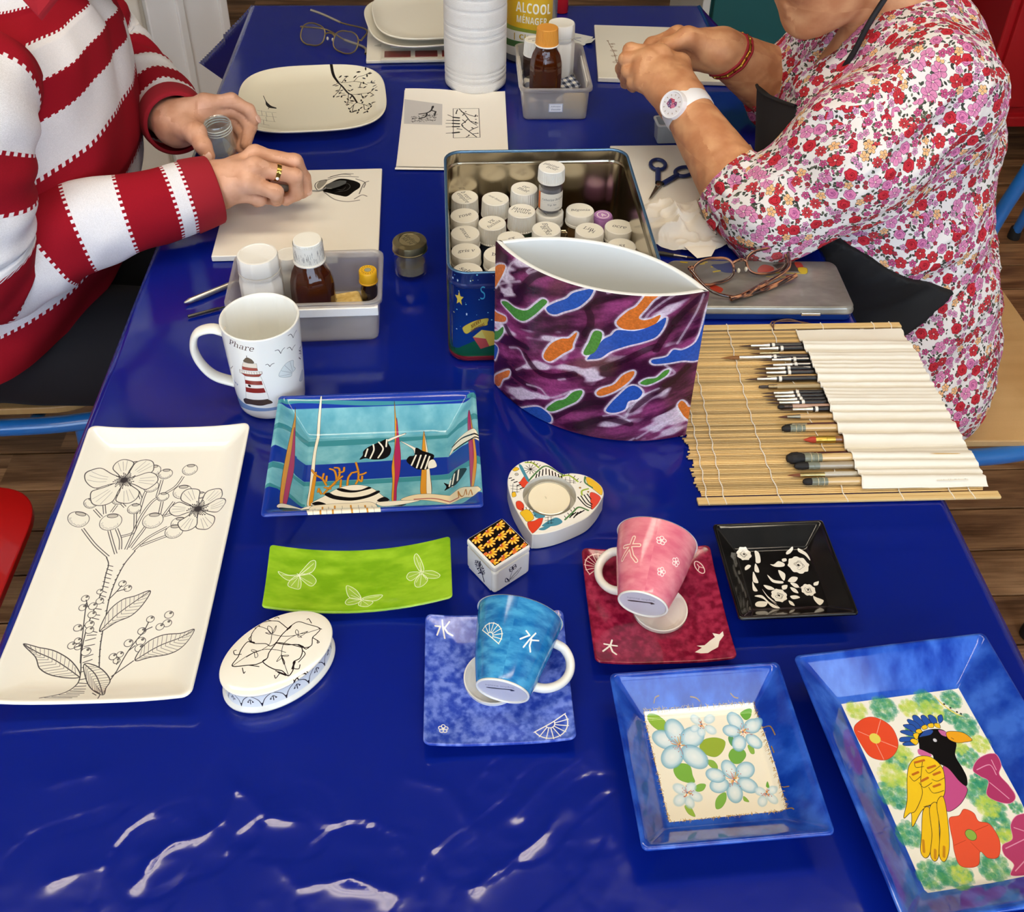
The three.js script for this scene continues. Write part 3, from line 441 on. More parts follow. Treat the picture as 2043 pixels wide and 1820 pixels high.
// a cup lying on its side: built upright about y, then laid down
function cup(name, label, at, heading, map, handleTurn, seed) {
  const t = thing(name, label, 'cup', [0, 0, 0]), H = 0.060, r0 = 0.0205, r1 = 0.0325;
  const out = [], prof = [[r0 - 0.0015, 0.0005], [r0, 0.003]]; for (let i = 1; i <= 10; i++) { const s = i / 10; prof.push([lerp(r0, r1, Math.pow(s, 0.92)) + 0.0012 * Math.sin(s * 3), lerp(0.003, H, s)]); }
  const shell = new THREE.LatheGeometry(prof.map(([x, y]) => new THREE.Vector2(x, y)), 64); part('outer_wall', shell, painted(map, 0.14), t);
  part('inner_wall', new THREE.LatheGeometry([[r1 + 0.0011, H], [r1 - 0.0005, H + 0.0008], [r1 - 0.0018, H - 0.001], [r0 + 0.002, 0.012], [r0 - 0.006, 0.006], [0.0001, 0.005]].map(([x, y]) => new THREE.Vector2(x, y)), 64), PORCELAIN, t);
  const baseMap = draw(256, 256, (a) => { a.fill([[240, 560], [330, 520], [360, 560], [760, 545], [765, 590], [360, 600], [300, 610]], '#221f26'); a.text('Sophie Rendu', 500, 690, 90, '#8c8796', 'italic serif'); }, '#cfcbd2');
  const b = new THREE.CircleGeometry(r0 - 0.0012, 48); b.rotateX(Math.PI / 2); b.rotateY(2.9); part('base', [b.translate(0, 0.0012, 0)], painted(baseMap, 0.3), t, 'unglazed base with a dark stroke and a signature'); part('foot_rim', mv(new THREE.TorusGeometry(r0 - 0.0012, 0.001, 8, 48), 0, 0.001, 0, Math.PI / 2), PORCELAIN, t);
  // ear handle
  const hp = []; for (let i = 0; i <= 14; i++) { const s = i / 14, ang = lerp(1.25, -1.75, s); hp.push(V(0.0285 + 0.020 * Math.cos(ang) - 0.0035 * s + (s > 0.85 ? -0.006 * (s - 0.85) / 0.15 : 0), 0.0335 + 0.0165 * Math.sin(ang) - 0.006 * s * s, 0)); }
  hp[0].x = 0.030; hp[0].y = 0.049; hp.push(V(0.0225, 0.0095, 0));
  const h = tube(hp, 0.0034, 40, 10); h.scale(1, 1, 1.25); part('handle', mv(h, 0, 0, 0, 0, handleTurn, 0), PORCELAIN, t);
  // lay it down: resting line is the bottom edge and the mouth edge
  const tilt = Math.atan2(r1 - r0, H);
  t.rotation.set(0, 0, 0); const q = new THREE.Quaternion().setFromAxisAngle(V(1, 0, 0), -(Math.PI / 2) + tilt); t.quaternion.copy(new THREE.Quaternion().setFromAxisAngle(V(0, 1, 0), heading).multiply(q));
  t.position.set(at[0], at[1] + r0 * Math.cos(tilt) + 0.0005, at[2]);
  return t;
}
{
  const bm = draw(1024, 400, (a, g) => { mottle(g, 1024, 400, [22, 104, 168], [72, 158, 204], 16, 41, 1.3, 0.16); glyph(a, 905, 480, 58, 'fan', '#f3efda', 0.6); glyph(a, 80, 440, 44, 'water', '#f6f4ea', 0.4); glyph(a, 400, 450, 45, 'blossom', '#f3efda'); glyph(a, 620, 450, 45, 'water', '#f3efda'); });
  cup('cup', 'blue painted cup lying on its side on the blue saucer', [0.0265, T + 0.0102, -0.433], -0.27, bm, 0.35, 1);
  const pm = draw(1024, 400, (a, g) => { mottle(g, 1024, 400, [214, 104, 124], [232, 142, 150], 12, 51, 1.1, 0.1); glyph(a, 890, 420, 58, 'bigline', '#f7d9c4', 0.1); for (const [x, y] of [[25, 270], [118, 440], [62, 640], [300, 500], [560, 350], [700, 600]]) glyph(a, x, y, 24, 'blossom', '#f7e3da'); });
  cup('cup', 'pink painted cup lying on its side on the crimson saucer', [0.140, T + 0.0102, -0.505], -0.33, pm, Math.PI - 0.45, 2);
}
{ // black square dish with white roses
  const map = draw(900, 900, (a, g) => {
    const W = '#efeade';
    mottle(g, 900, 900, [8, 7, 8], [24, 22, 21], 10, 61, 1, 0.05);
    a.fill(`356,196 389,222 377,319 336,325 344,269|327,333 341,382 335,429 301,411|286,419 298,474 301,537 260,519|254,519 261,566 273,620 237,611|226,368 259,342 282,355 255,385 222,399|455,348 488,349 536,319 582,346 566,377 494,377|510,414 557,456 531,526 510,485|400,456 444,513 516,533 504,555 425,536|561,535 607,490 656,501 617,546|576,551 625,562 640,601 602,599|563,597 604,615 616,661 576,644|340,562 400,581 423,613 366,610|781,562 824,550 807,587 773,589|734,698 761,714 809,747 764,790 733,743|637,219 696,177 701,197 665,237 629,248|538,687 591,683 616,707 555,719|512,731 540,748 548,786 515,769|221,746 259,725 326,737 295,780 226,776|234,671 299,667 345,738 417,801 356,790 302,705|317,600 348,677 404,756 344,692|497,578 544,573 527,611 493,616|753,188 811,244 819,326 790,268 743,224|575,297 610,291 609,318 574,326`, W);
    const rose = (c, r, seed) => { const [x, y] = c.split(',').map(Number); const p = []; for (let i = 0; i < 22; i++) { const t = i / 22 * 6.283, q = r * (1 + 0.07 * Math.cos(t * 8 + seed)); p.push([x + q * Math.cos(t), y + q * Math.sin(t)]); } a.fill(p, W); for (let k = 0; k < 4; k++) { const s = []; for (let i = 0; i < 9; i++) { const t = k * 1.6 + i * 0.45 + seed, q = r * (0.16 + k * 0.11) * (1 + 0.15 * Math.sin(i * 2)); s.push([x + q * Math.cos(t), y + q * Math.sin(t)]); } a.line(s, 2.6, '#141314'); } a.dot([[x, y, r * 0.12]], '#141314'); };
    rose(`701,368`, 90, 0); rose(`445,675`, 66, 1); rose(`711,632`, 60, 2); rose(`252,228`, 64, 3);
    a.line(`589,552 650,609 708,589|344,692 417,801|732,682 768,775`, 3, W);
  });
  const t = thing('dish', 'small black square dish painted with white roses', 'dish', [0.265, T, -0.547], 0.02);
  dish(t, { w: 0.0975, d: 0.0975, fw: 0.031, fd: 0.030, hf: 0.005, hr: 0.020, rim: 0.0025, corner: 0.003, face: painted(map, 0.1), under: M('#1a1818', 0.2) });
}
{ // blue square tray with a white floor of blossoms
  const map = draw(1100, 1100, (a, g) => {
    mottle(g, 1100, 1100, [12, 50, 152], [46, 94, 196], 14, 71, 1.2, 0.16);
    a.poly(`189,159 514,157 832,156 846,350 849,556 843,772 538,777 205,782 197,481`, '#f6efd8');
    const r = rngOf(8), gold = '#c9a25a';
    for (const s of `184,155 836,156|836,156 845,777|187,160 205,782|205,782 843,772`.split('|')) { const [A, B] = a.pts(s).map((v) => [v[0] / a.kx, v[1] / a.ky]); for (let i = 0; i < 90; i++) { const t = r(), x = lerp(A[0], B[0], t), y = lerp(A[1], B[1], t), an = r() * 6.3, l = 6 + r() * 9; a.line([[x - l * Math.cos(an) * 0.5, y - l * Math.sin(an) * 0.5], [x + 2 + l * Math.cos(an) * 0.2, y - 3], [x + l * Math.cos(an), y + l * Math.sin(an)]], 2, i % 3 ? gold : '#7d5f2c'); } }
    for (const s of `248,130 257,111 279,105|463,117 495,123 516,136|700,116 721,131 742,135|844,310 876,327 885,386|856,431 859,470|840,774 860,783 868,795|856,666 876,676`.split('|')) a.line(s, 5, '#9c7432');
    const leaf = (e, c) => { a.fill(e, c, '#6f9a3a', 1.4); };
    leaf(`208,173 265,176 303,208 301,269 262,266 220,224`, '#94bb45'); leaf(`465,379 503,338 569,332 616,358 591,412 541,444 489,425`, '#9bb23c'); leaf(`291,495 332,467 384,482 388,539 390,578 342,574 300,546`, '#7fb548'); leaf(`615,443 649,405 704,413 712,451 669,491 628,487`, '#78b04a'); leaf(`748,198 782,180 818,182 799,225 766,238`, '#6fae46'); leaf(`484,461 521,464 538,494 529,518 499,498`, '#8fb84e'); leaf(`479,691 507,660 544,649 537,689 503,727 472,731`, '#84b94f'); leaf(`306,704 333,703 346,734 349,764 317,745`, '#9cc04c'); leaf(`383,608 414,590 447,596 426,626 391,630`, '#84b94f'); leaf(`738,394 766,396 764,440 743,439`, '#8fb84e'); leaf(`643,334 670,329 651,387 639,364`, '#5fa065'); leaf(`775,633 790,607 790,642`, '#6fae46'); leaf(`636,677 650,688 658,709 633,701`, '#8fb84e');
    const petals = (c, list, R, soft) => { const C = a.pts(c).map((v) => [v[0] / a.kx, v[1] / a.ky])[0]; for (const q of a.pts(list).map((v) => [v[0] / a.kx, v[1] / a.ky, v[2] / a.kx])) { const gr = g.createRadialGradient(q[0] * a.kx, q[1] * a.ky, 1, q[0] * a.kx, q[1] * a.ky, q[2] * a.kx); gr.addColorStop(0, 'rgba(236,244,242,0.95)'); gr.addColorStop(0.55, 'rgba(216,234,238,0.9)'); gr.addColorStop(0.86, soft ? 'rgba(168,206,220,0.6)' : 'rgba(150,196,214,0.9)'); gr.addColorStop(1, soft ? 'rgba(170,208,222,0.1)' : 'rgba(110,165,190,0.75)'); const an = Math.atan2((q[1] - C[1]) * a.ky, (q[0] - C[0]) * a.kx); g.fillStyle = gr; g.save(); g.translate(q[0] * a.kx, q[1] * a.ky); g.rotate(an); g.scale(1.22, 0.92); g.rotate(-an); g.translate(-q[0] * a.kx, -q[1] * a.ky); g.beginPath(); g.arc(q[0] * a.kx, q[1] * a.ky, q[2] * a.kx, 0, 7); g.fill(); g.restore(); } for (let i = 0; i < 14; i++) { const t = r() * 6.3, m = R * (0.2 + r() * 0.5); a.line([[C[0] + 4 * Math.cos(t), C[1] + 4 * Math.sin(t)], [C[0] + m * Math.cos(t), C[1] + m * Math.sin(t)]], i % 3 ? 2 : 4, i % 3 ? '#d8694a' : '#d9a24a'); a.dot([[C[0] + m * 1.25 * Math.cos(t + 0.2), C[1] + m * 1.25 * Math.sin(t + 0.2), 2.4]], '#b5564a'); } a.dot([[C[0], C[1], 5]], '#6b7f9a'); };
    petals(`355,363`, `279,320,61 346,273,63 436,318,64 423,434,68 299,424,63`, 85); petals(`732,311`, `707,241,48 799,279,46 780,371,42 693,376,43 670,299,42`, 60); petals(`610,582`, `598,521,46 685,535,49 676,618,47 594,653,48 521,606,46 514,549,45`, 70); petals(`508,244`, `482,215,31 561,217,31 552,282,31 496,292,28 463,267,25`, 36, true); petals(`336,632`, `300,608,34 362,607,32 378,656,33 337,686,31 287,669,35`, 44, true); petals(`764,674`, `734,658,30 803,656,26 789,703,29 732,712,29`, 36, true);
  });
  const t = thing('tray', 'deep blue square tray with pale blue blossoms on its floor', 'tray', [0.174, T, -0.385], 0.045);
  dish(t, { w: 0.129, d: 0.129, fw: 0.0415, fd: 0.0405, hf: 0.005, hr: 0.030, rim: 0.003, corner: 0.004, face: painted(map, 0.09), under: M('#12368f', 0.2) });
}
{ // blue rectangular tray with a bird
  const map = draw(1200, 1490, (a, g) => {
    mottle(g, 1200, 1490, [16, 56, 160], [60, 108, 206], 14, 81, 1.2, 0.16);
    a.poly(`201,154 513,153 811,153 815,393 816,600 799,858 490,871 211,871 211,542`, '#f3f0e2');
    const r = rngOf(9), soft = (s, cols) => { for (const q of s.trim().split(' ')) { const [x, y, R] = q.split(',').map(Number); for (let i = 0; i < 150; i++) { const t = r() * 6.3, m = R * Math.sqrt(r()); g.globalAlpha = 0.22; a.dot([[x + m * Math.cos(t), y + m * 0.8 * Math.sin(t), R * 0.2]], cols[Math.floor(r() * cols.length)]); } } g.globalAlpha = 1; };
    soft(`397,196,62 615,192,59 749,193,47 753,304,57 681,427,52 646,566,62 260,523,65 345,403,52 252,669,56 372,825,68 269,814,61 549,813,65 658,686,60 696,263,39 685,624,50 481,307,38 679,527,44 780,632,29`, ['#2f8f72', '#1f7f66', '#4aa27a', '#7fb85c']);
    soft(`262,188,47 523,207,47 626,228,54 292,453,59 389,382,45 659,616,50 773,385,42 667,387,38 395,823,41 345,484,37 668,727,42`, ['#c3d84a', '#dbe07a', '#a6cf52']);
    const E = '#2a2022';
    a.fill(`672,167 693,215 739,261 802,278 760,267 710,227`, '#e9d86a'); a.dot(`701,209,5 722,228,5 743,248,5 758,257,5`, '#3c3a30');
    a.fill(`209,264 255,232 317,222 370,245 396,284 387,343 340,383 285,396 232,377 215,337`, '#e8502e', '#a5341c', 1.6); a.line(`290,309 225,272|295,306 356,240|295,313 373,354|284,318 287,393`, 3, '#f0a08a'); a.dot(`290,309,26`, '#e6d75a');
    a.fill(`462,635 510,631 546,612 580,630 584,660 626,676 633,734 594,785 546,785 525,761 491,801 443,806 408,792 413,748 429,711 442,673`, '#ea5a3a', '#a5341c', 1.8); a.dot(`520,702,24`, '#8fb64c', '#3a3a2a', 1.5); a.line(`503,725 525,761|485,717 426,728|548,690 617,678`, 2, '#c24428');
    a.fill(`676,477 730,439 809,428 815,476 787,508 804,553 805,596 761,615 703,597 682,570 720,526 694,504`, '#b03a6a', '#e39ab4', 2); a.fill(`719,687 777,658 848,674 820,775 759,853 611,852 642,818 622,783 636,751 693,735`, '#b84270', '#e39ab4', 2);
    for (const q of `695,479 766,468 772,507|723,532 744,559 772,598|786,451 784,489|726,699 778,722|643,763 767,738|635,839 744,791`.split('|')) a.line(q, 4, '#e29ab8');
    // the bird
    for (const s of `630,283 638,257 662,251 655,273|595,279 593,249 612,246 626,263 618,282|557,282 557,248 576,243 589,262 589,282|518,285 516,244 537,239 551,258 555,285|496,289 482,257 497,252 526,272 528,296|484,301 453,277 462,270 499,276 507,303|473,320 427,301 433,292 471,296 486,311|470,339 404,335 413,319 456,321 479,330|468,355 414,352 412,342 445,339`.split('|')) a.fill(s, '#2b55a8', E, 1.8);
    for (const s of `603,294 607,281 628,286 622,303|570,294 574,281 599,280 593,296|538,300 538,287 561,282 562,296|502,313 501,299 524,295 528,309|481,334 479,313 504,310 503,326|468,355 451,337 468,329 489,341`.split('|')) a.fill(s, '#f0c428', E, 1.8);
    a.fill(`547,450 576,466 606,531 591,560 533,596 466,611 471,559`, '#c4518a', E, 1.8);
    a.fill(`485,354 500,322 547,304 612,305 643,322 663,367 629,415 632,466 630,503 609,532 587,511 565,459 520,428 522,400 478,379`, '#0f0d0e'); a.fill(`503,326 547,304 582,308 561,323 518,326`, '#2c4f9c'); a.fill(`610,309 643,322 636,339 613,330`, '#c76aa0'); a.fill(`473,372 518,399 501,407 462,393`, '#cf6a9e'); a.dot(`569,347,9`, '#cfcfd6');
    a.fill(`644,322 691,324 727,337 745,366 702,370 663,367 635,347`, '#f0a822', E, 1.8); a.line(`652,346 660,353`, 2, E);
    a.fill(`394,427 449,401 509,408 539,449 525,498 486,554 429,578 358,594 281,646 301,599 259,612 309,553 356,473`, '#f3c923', E, 2);
    for (const s of `461,422 411,491 391,538 329,591 301,599|423,418 419,439 457,440|458,453 469,467 534,446|370,468 382,488 422,474|400,496 412,516 459,503|434,518 444,541 496,537|466,491 488,500 525,492|429,578 371,584`.split('|')) a.line(s, 2, E);
    for (const s of `425,421 472,417|472,448 511,443|388,464 419,458|415,492 451,483|484,475 519,469|458,518 492,513`.split('|')) a.line(s, 9, '#c06a22');
    a.fill(`359,597 393,592 361,664 309,737 276,755 267,732 302,680`, '#f2c41f', E, 2); a.fill(`393,592 436,579 393,667 344,746 311,770 303,747 351,680`, '#f2c41f', E, 2); a.fill(`436,579 479,560 448,645 397,736 352,775 341,751 396,668`, '#f2c41f', E, 2);
    for (const s of `300,697 281,734|333,734 317,760|378,728 358,759`.split('|')) a.line(s, 10, '#c98a1e');
  });
  const t = thing('tray', 'deep blue rectangular tray painted with a crested yellow winged bird', 'tray', [0.335, T, -0.369], 0.10);
  dish(t, { w: 0.155, d: 0.192, fw: 0.0475, fd: 0.068, hf: 0.005, hr: 0.030, rim: 0.003, corner: 0.004, face: painted(map, 0.09), under: M('#12368f', 0.2) });
}

// ---------- vase, mug, tin and boxes ----------
{ // vase: two arcs that meet at the ends
  const H = 0.177, L = [0.033, -0.803], Rr = [0.217, -0.722], s = 0.038, len = Math.hypot(Rr[0] - L[0], Rr[1] - L[1]), rad = (len * len / 4 + s * s) / (2 * s), dx = (Rr[0] - L[0]) / len, dz = (Rr[1] - L[1]) / len, nx = -dz, nz = dx, mx = (L[0] + Rr[0]) / 2, mz = (L[1] + Rr[1]) / 2, half = Math.asin(len / 2 / rad);
  const t = thing('vase', 'tall lens shaped porcelain vase painted in maroon with coloured strokes', 'vase', [mx, T, mz]);
  const arc = (side, off, n = 44) => { const a0 = Math.atan2(nx, nz), out = []; for (let i = 0; i <= n; i++) { const a = a0 - half + 2 * half * i / n, X = -nx * (rad - s) + (rad - off) * Math.sin(a), Z = -nz * (rad - s) + (rad - off) * Math.cos(a); if (side > 0) out.push([X, Z]); else { const d = X * nx + Z * nz; out.push([X - 2 * d * nx, Z - 2 * d * nz]); } } return out; };
  const map = draw(1300, 1150, (a, g) => {
    { const d = g.getImageData(0, 0, 1300, 1150), r = rngOf(6); for (let y = 0; y < 1150; y++) for (let x = 0; x < 1300; x++) { const A = (x - y * 0.6) / 1300, B = (x * 0.5 + y) / 1150, n = fbm(A * 5, B * 14, 2, 4) * 1.5 + (r() - 0.5) * 0.1, q = fbm(A * 4 + 9, B * 9, 7, 3), t = clamp(0.45 + n, 0, 1), wv = clamp((q - 0.27) * 7, 0, 0.85), i = (y * 1300 + x) * 4, c = [lerp(58, 150, t), lerp(14, 62, t), lerp(40, 112, t)], br = clamp((fbm(A * 3, B * 5, 21, 2) - 0.2) * 4, 0, 0.6); for (let k = 0; k < 3; k++) d.data[i + k] = lerp(lerp(c[k], [92, 52, 48][k], br), [232, 216, 228][k], wv); } g.putImageData(d, 0, 0); }
    const halo = (s, w) => { for (const q of s.split('|')) { g.shadowColor = '#efe6ee'; g.shadowBlur = 22; a.line(q, w * 1.3, 'rgba(236,224,234,0.42)'); } g.shadowBlur = 0; };
    for (const s of `161,226 262,40 364,-33 436,-9|509,101 571,49 647,0 698,-23|498,105 524,163 527,230 508,288|220,587 297,653 379,639 475,570|99,771 167,791 287,785|597,490 676,420 752,351 804,317|806,343 849,209 905,100 975,17|377,950 475,817 555,745 611,728|727,766 804,661 883,577 955,475|505,941 618,842 734,863|93,492 151,538 234,530`.split('|')) { g.shadowColor = '#2a0614'; g.shadowBlur = 26; a.line(s, 34, 'rgba(40,8,26,0.55)'); g.shadowBlur = 0; }
    halo(`-7,296 96,196 183,125 96,183 121,59 171,8|219,42 247,0 300,-31 226,46|79,297 152,232|125,615 187,575 221,614 237,649 174,737|742,146 764,95 821,23 882,-19|242,789 315,765 372,796 469,695|405,647 435,626|374,853 412,821|841,435 899,507 873,529|265,1041 296,1048 366,1018|714,815 726,756 770,660 839,608|700,1046 721,1013 759,971|771,971 852,887 943,829 960,757|617,822 673,801 733,843|585,5 631,-13 708,-16|975,17 953,127 892,310`, 9);
    const blobs = [['#d9722a', `-3,187 27,133 79,97 75,135 40,222 -1,299|-18,476 27,456 92,429 87,465 28,515 -17,541|633,176 670,103 704,66 735,-2 750,-18 807,-20 769,22 746,71 719,131 737,150 768,141 803,117 800,146 777,187 715,211 662,213|328,539 333,491 363,418 405,365 441,343 468,296 474,302 460,369 456,407 416,462 362,542|10,934 69,848 129,779 121,831 81,887 54,963 17,988|579,661 600,627 648,588 682,518 721,486 726,513 702,570 656,633 608,676 586,682|938,750 950,720 971,741 988,775 1009,793 1016,884 983,852 959,805`], ['#2b53a8', `329,202 371,145 418,97 450,46 523,-2 520,40 497,89 466,135 410,185 374,221 343,228|527,444 562,357 586,298 617,264 641,225 715,219 781,179 826,135 825,190 799,256 747,290 685,321 623,367 582,422 539,445|1011,69 1021,198 1023,416 989,449 927,432 858,437 803,436 795,409 854,392 879,351 920,359 974,321 993,223 1000,123|-14,719 31,697 26,750 1,812|626,781 645,720 670,668 710,597 743,590 771,632 755,679 717,700 704,758 661,789|173,1046 231,976 306,909 349,909 380,938 372,984 309,1007 257,1037`], ['#4c8a34', `59,357 99,320 163,316 226,284 275,209 308,159 331,163 309,213 264,294 213,364 165,381 120,371|-15,624 29,580 73,514 74,555 30,640 -8,670|508,411 527,334 545,258 575,253 578,300 558,385 526,422|757,567 783,539 822,532 852,490 874,484 866,519 829,556 786,581|355,890 398,809 441,766 475,701 510,672 517,692 496,754 456,807 388,888`]];
    for (const [, s] of blobs) for (const q of s.split('|')) { g.shadowColor = '#f2ecf0'; g.shadowBlur = 16; a.fill(q, null, 'rgba(242,234,240,0.62)', 20); } g.shadowBlur = 0;
    for (const [c, s] of blobs) for (const q of s.split('|')) a.fill(q, c);
    const d = g.getImageData(0, 0, 1300, 1150); for (let y = 0; y < 1150; y++) for (let x = 0; x < 1300; x++) { const i = (y * 1300 + x) * 4, k = 1 + 0.16 * fbm(x / 9, y / 9, 3, 2); for (let c = 0; c < 3; c++) d.data[i + c] = clamp(d.data[i + c] * k, 0, 255); } g.putImageData(d, 0, 0);
  });
  const wall = (side) => { const ys = [0.0004, 0.002, 0.03, 0.06, 0.09, 0.12, 0.15, 0.174, 0.1765]; return loft(ys.map((y) => arc(side, y < 0.001 ? 0.0015 : y > 0.176 ? 0.0006 : 0).map(([X, Z]) => V(X, y, Z))), { open: true, uv: (p, i, j, m, n) => [j / (n - 1), p.y / H] }); };
  part('front_wall', wall(1), painted(map, 0.22), t); part('back_wall', wall(-1), painted(map, 0.22), t);
  const lens = (off, y) => { const f = arc(1, off), b = arc(-1, off).reverse(), k = 1 - off * 5; return [...f.slice(0, -1), ...b.slice(0, -1)].map(([X, Z]) => V(X * k, y, Z * k)); };
  part('lining', loft([lens(0.0006, 0.1765), lens(0.0015, H), lens(0.0035, H), lens(0.0045, 0.1755), lens(0.0046, 0.12), lens(0.0046, 0.06), lens(0.005, 0.008), lens(0.012, 0.005)], { c1: true }), M('#eef0ee', 0.2), t, 'white lining and rim of the vase');
  part('base', loft([lens(0.0015, 0.0004), lens(0.006, 0.0003)], { c1: true }), PORCELAIN, t);
}
{ // lighthouse mug; the print is measured round the mug from the side facing the near end of the table
  const H = 0.105, map = draw(2048, 900, (a, g) => {
    const dk = '#4a2c2a', P = (s) => s.split(',').map(Number);
    { const [x, y] = P(`439,80`); a.text('Phare', x, y, 92, dk, 'italic serif', 0.1); } { const [x, y] = P(`356,608`); a.text('mer', x - 6, y, 60, '#4a5f9c', 'italic serif', 0.1); } { const [x, y] = P(`714,411`); a.text('Le', x, y, 80, dk, 'italic serif', -0.9); a.text('St Brieuc', x + 60, y - 90, 80, dk, 'italic serif', -0.2); }
    for (const s of `644,56 660,63 672,124 685,96 701,85|578,152 592,158 600,207 609,177 621,164|632,191 646,195 657,247 667,227 681,222|532,290 541,287 548,318 556,297 567,292|326,454 342,454 367,392`.split('|')) { const q = s.split(' '); a.line(q.slice(0, 3).join(' '), 3.4, '#3a3136'); a.line(q.slice(2).join(' '), 3.4, '#3a3136'); }
    // sea and rock
    a.fill(`296,805 350,823 404,832 492,830 575,836 680,907 682,945 573,876 489,872 381,911 295,969 296,853`, '#7f9cc9'); a.fill(`394,769 441,708 488,698 520,718 536,766 511,781 482,798 434,804 398,823`, '#4a3a30');
    const lh = (s, c) => a.poly(s, c, '#6a5a50', 1.4);
    lh(`432,433 504,417 514,537 523,710 412,741 427,565`, '#f5f1ea'); a.poly(`430,490 505,480 507,528 427,540`, '#8e2f28'); a.poly(`424,586 509,569 514,626 421,648`, '#8e2f28'); a.dot(`446,555,7`, '#221a1a');
    lh(`430,324 496,322 497,353 427,365`, '#a03a30'); lh(`439,271 497,267 496,322 430,324`, '#e9dccb'); lh(`411,379 513,363 511,394 409,421`, '#efe7dc'); lh(`417,414 511,394 498,427 435,439`, '#8e2f28'); for (let i = 0; i < 10; i++) { const A = P(`413,378`), B = P(`513,366`), C = P(`511,394`); const x = lerp(A[0], B[0], i / 9); a.line([[x, lerp(A[1], B[1], i / 9)], [x, lerp(A[1], B[1], i / 9) + C[1] - B[1]]], 1.6, '#6a4a40'); }
    a.fill(`443,261 449,226 461,202 473,209 483,230 484,264`, '#5a4a3c', '#3a2f28', 1.4); a.line(`461,182 460,210`, 4, '#4a3c30');
    // shell
    a.fill(`581,467 594,393 622,348 657,369 656,439 666,486 644,499 634,530`, '#dfe4e4', '#8a8f92', 2); for (const s of `584,462 644,507|593,408 641,494|611,365 642,489|639,356 647,488`.split('|')) a.line(s, 1.8, '#8a8f92'); a.fill(`686,667 713,602 730,618 718,711`, '#c9ccd2', '#8a8f92', 2);
  }, '#f3f2ee');
  map.offset.x = 0.5;
  const t = thing('mug', 'white porcelain mug painted with a red striped lighthouse', 'mug', [-0.19, T, -0.787]);
  part('outer_wall', new THREE.LatheGeometry([[0.0305, 0.0006], [0.0322, 0.0025], [0.033, 0.006], [0.0345, 0.03], [0.0358, 0.06], [0.0368, 0.09], [0.0374, H - 0.001]].map(([x, y]) => new THREE.Vector2(x, y)), 96), painted(map, 0.12), t);
  { const g = t.children[0].geometry, p = g.attributes.position, uv = g.attributes.uv; for (let i = 0; i < p.count; i++) uv.setY(i, p.getY(i) / H); }
  part('lining', lathe([[0.0374, H - 0.001], [0.0370, H - 0.0002], [0.0362, H], [0.0354, H - 0.0004], [0.0348, H - 0.0015], [0.0342, 0.06], [0.031, 0.012], [0.028, 0.006], [0, 0.005]], 96), M('#f0f0ea', 0.13), t); part('base', lathe([[0, 0.0016], [0.028, 0.0016], [0.029, 0.0004], [0.0305, 0.0006]], 64), PORCELAIN, t);
  const hp = [[0.0345, 0.088], [0.046, 0.0925], [0.060, 0.088], [0.066, 0.072], [0.063, 0.052], [0.052, 0.034], [0.0335, 0.024]], h = tube(hp.map(([x, y]) => V(x, y, 0)), 0.0036, 48, 12); h.scale(1, 1, 1.9); part('handle', mv(h, 0, 0, 0, 0, Math.PI + 0.05, 0), PORCELAIN, t);
}
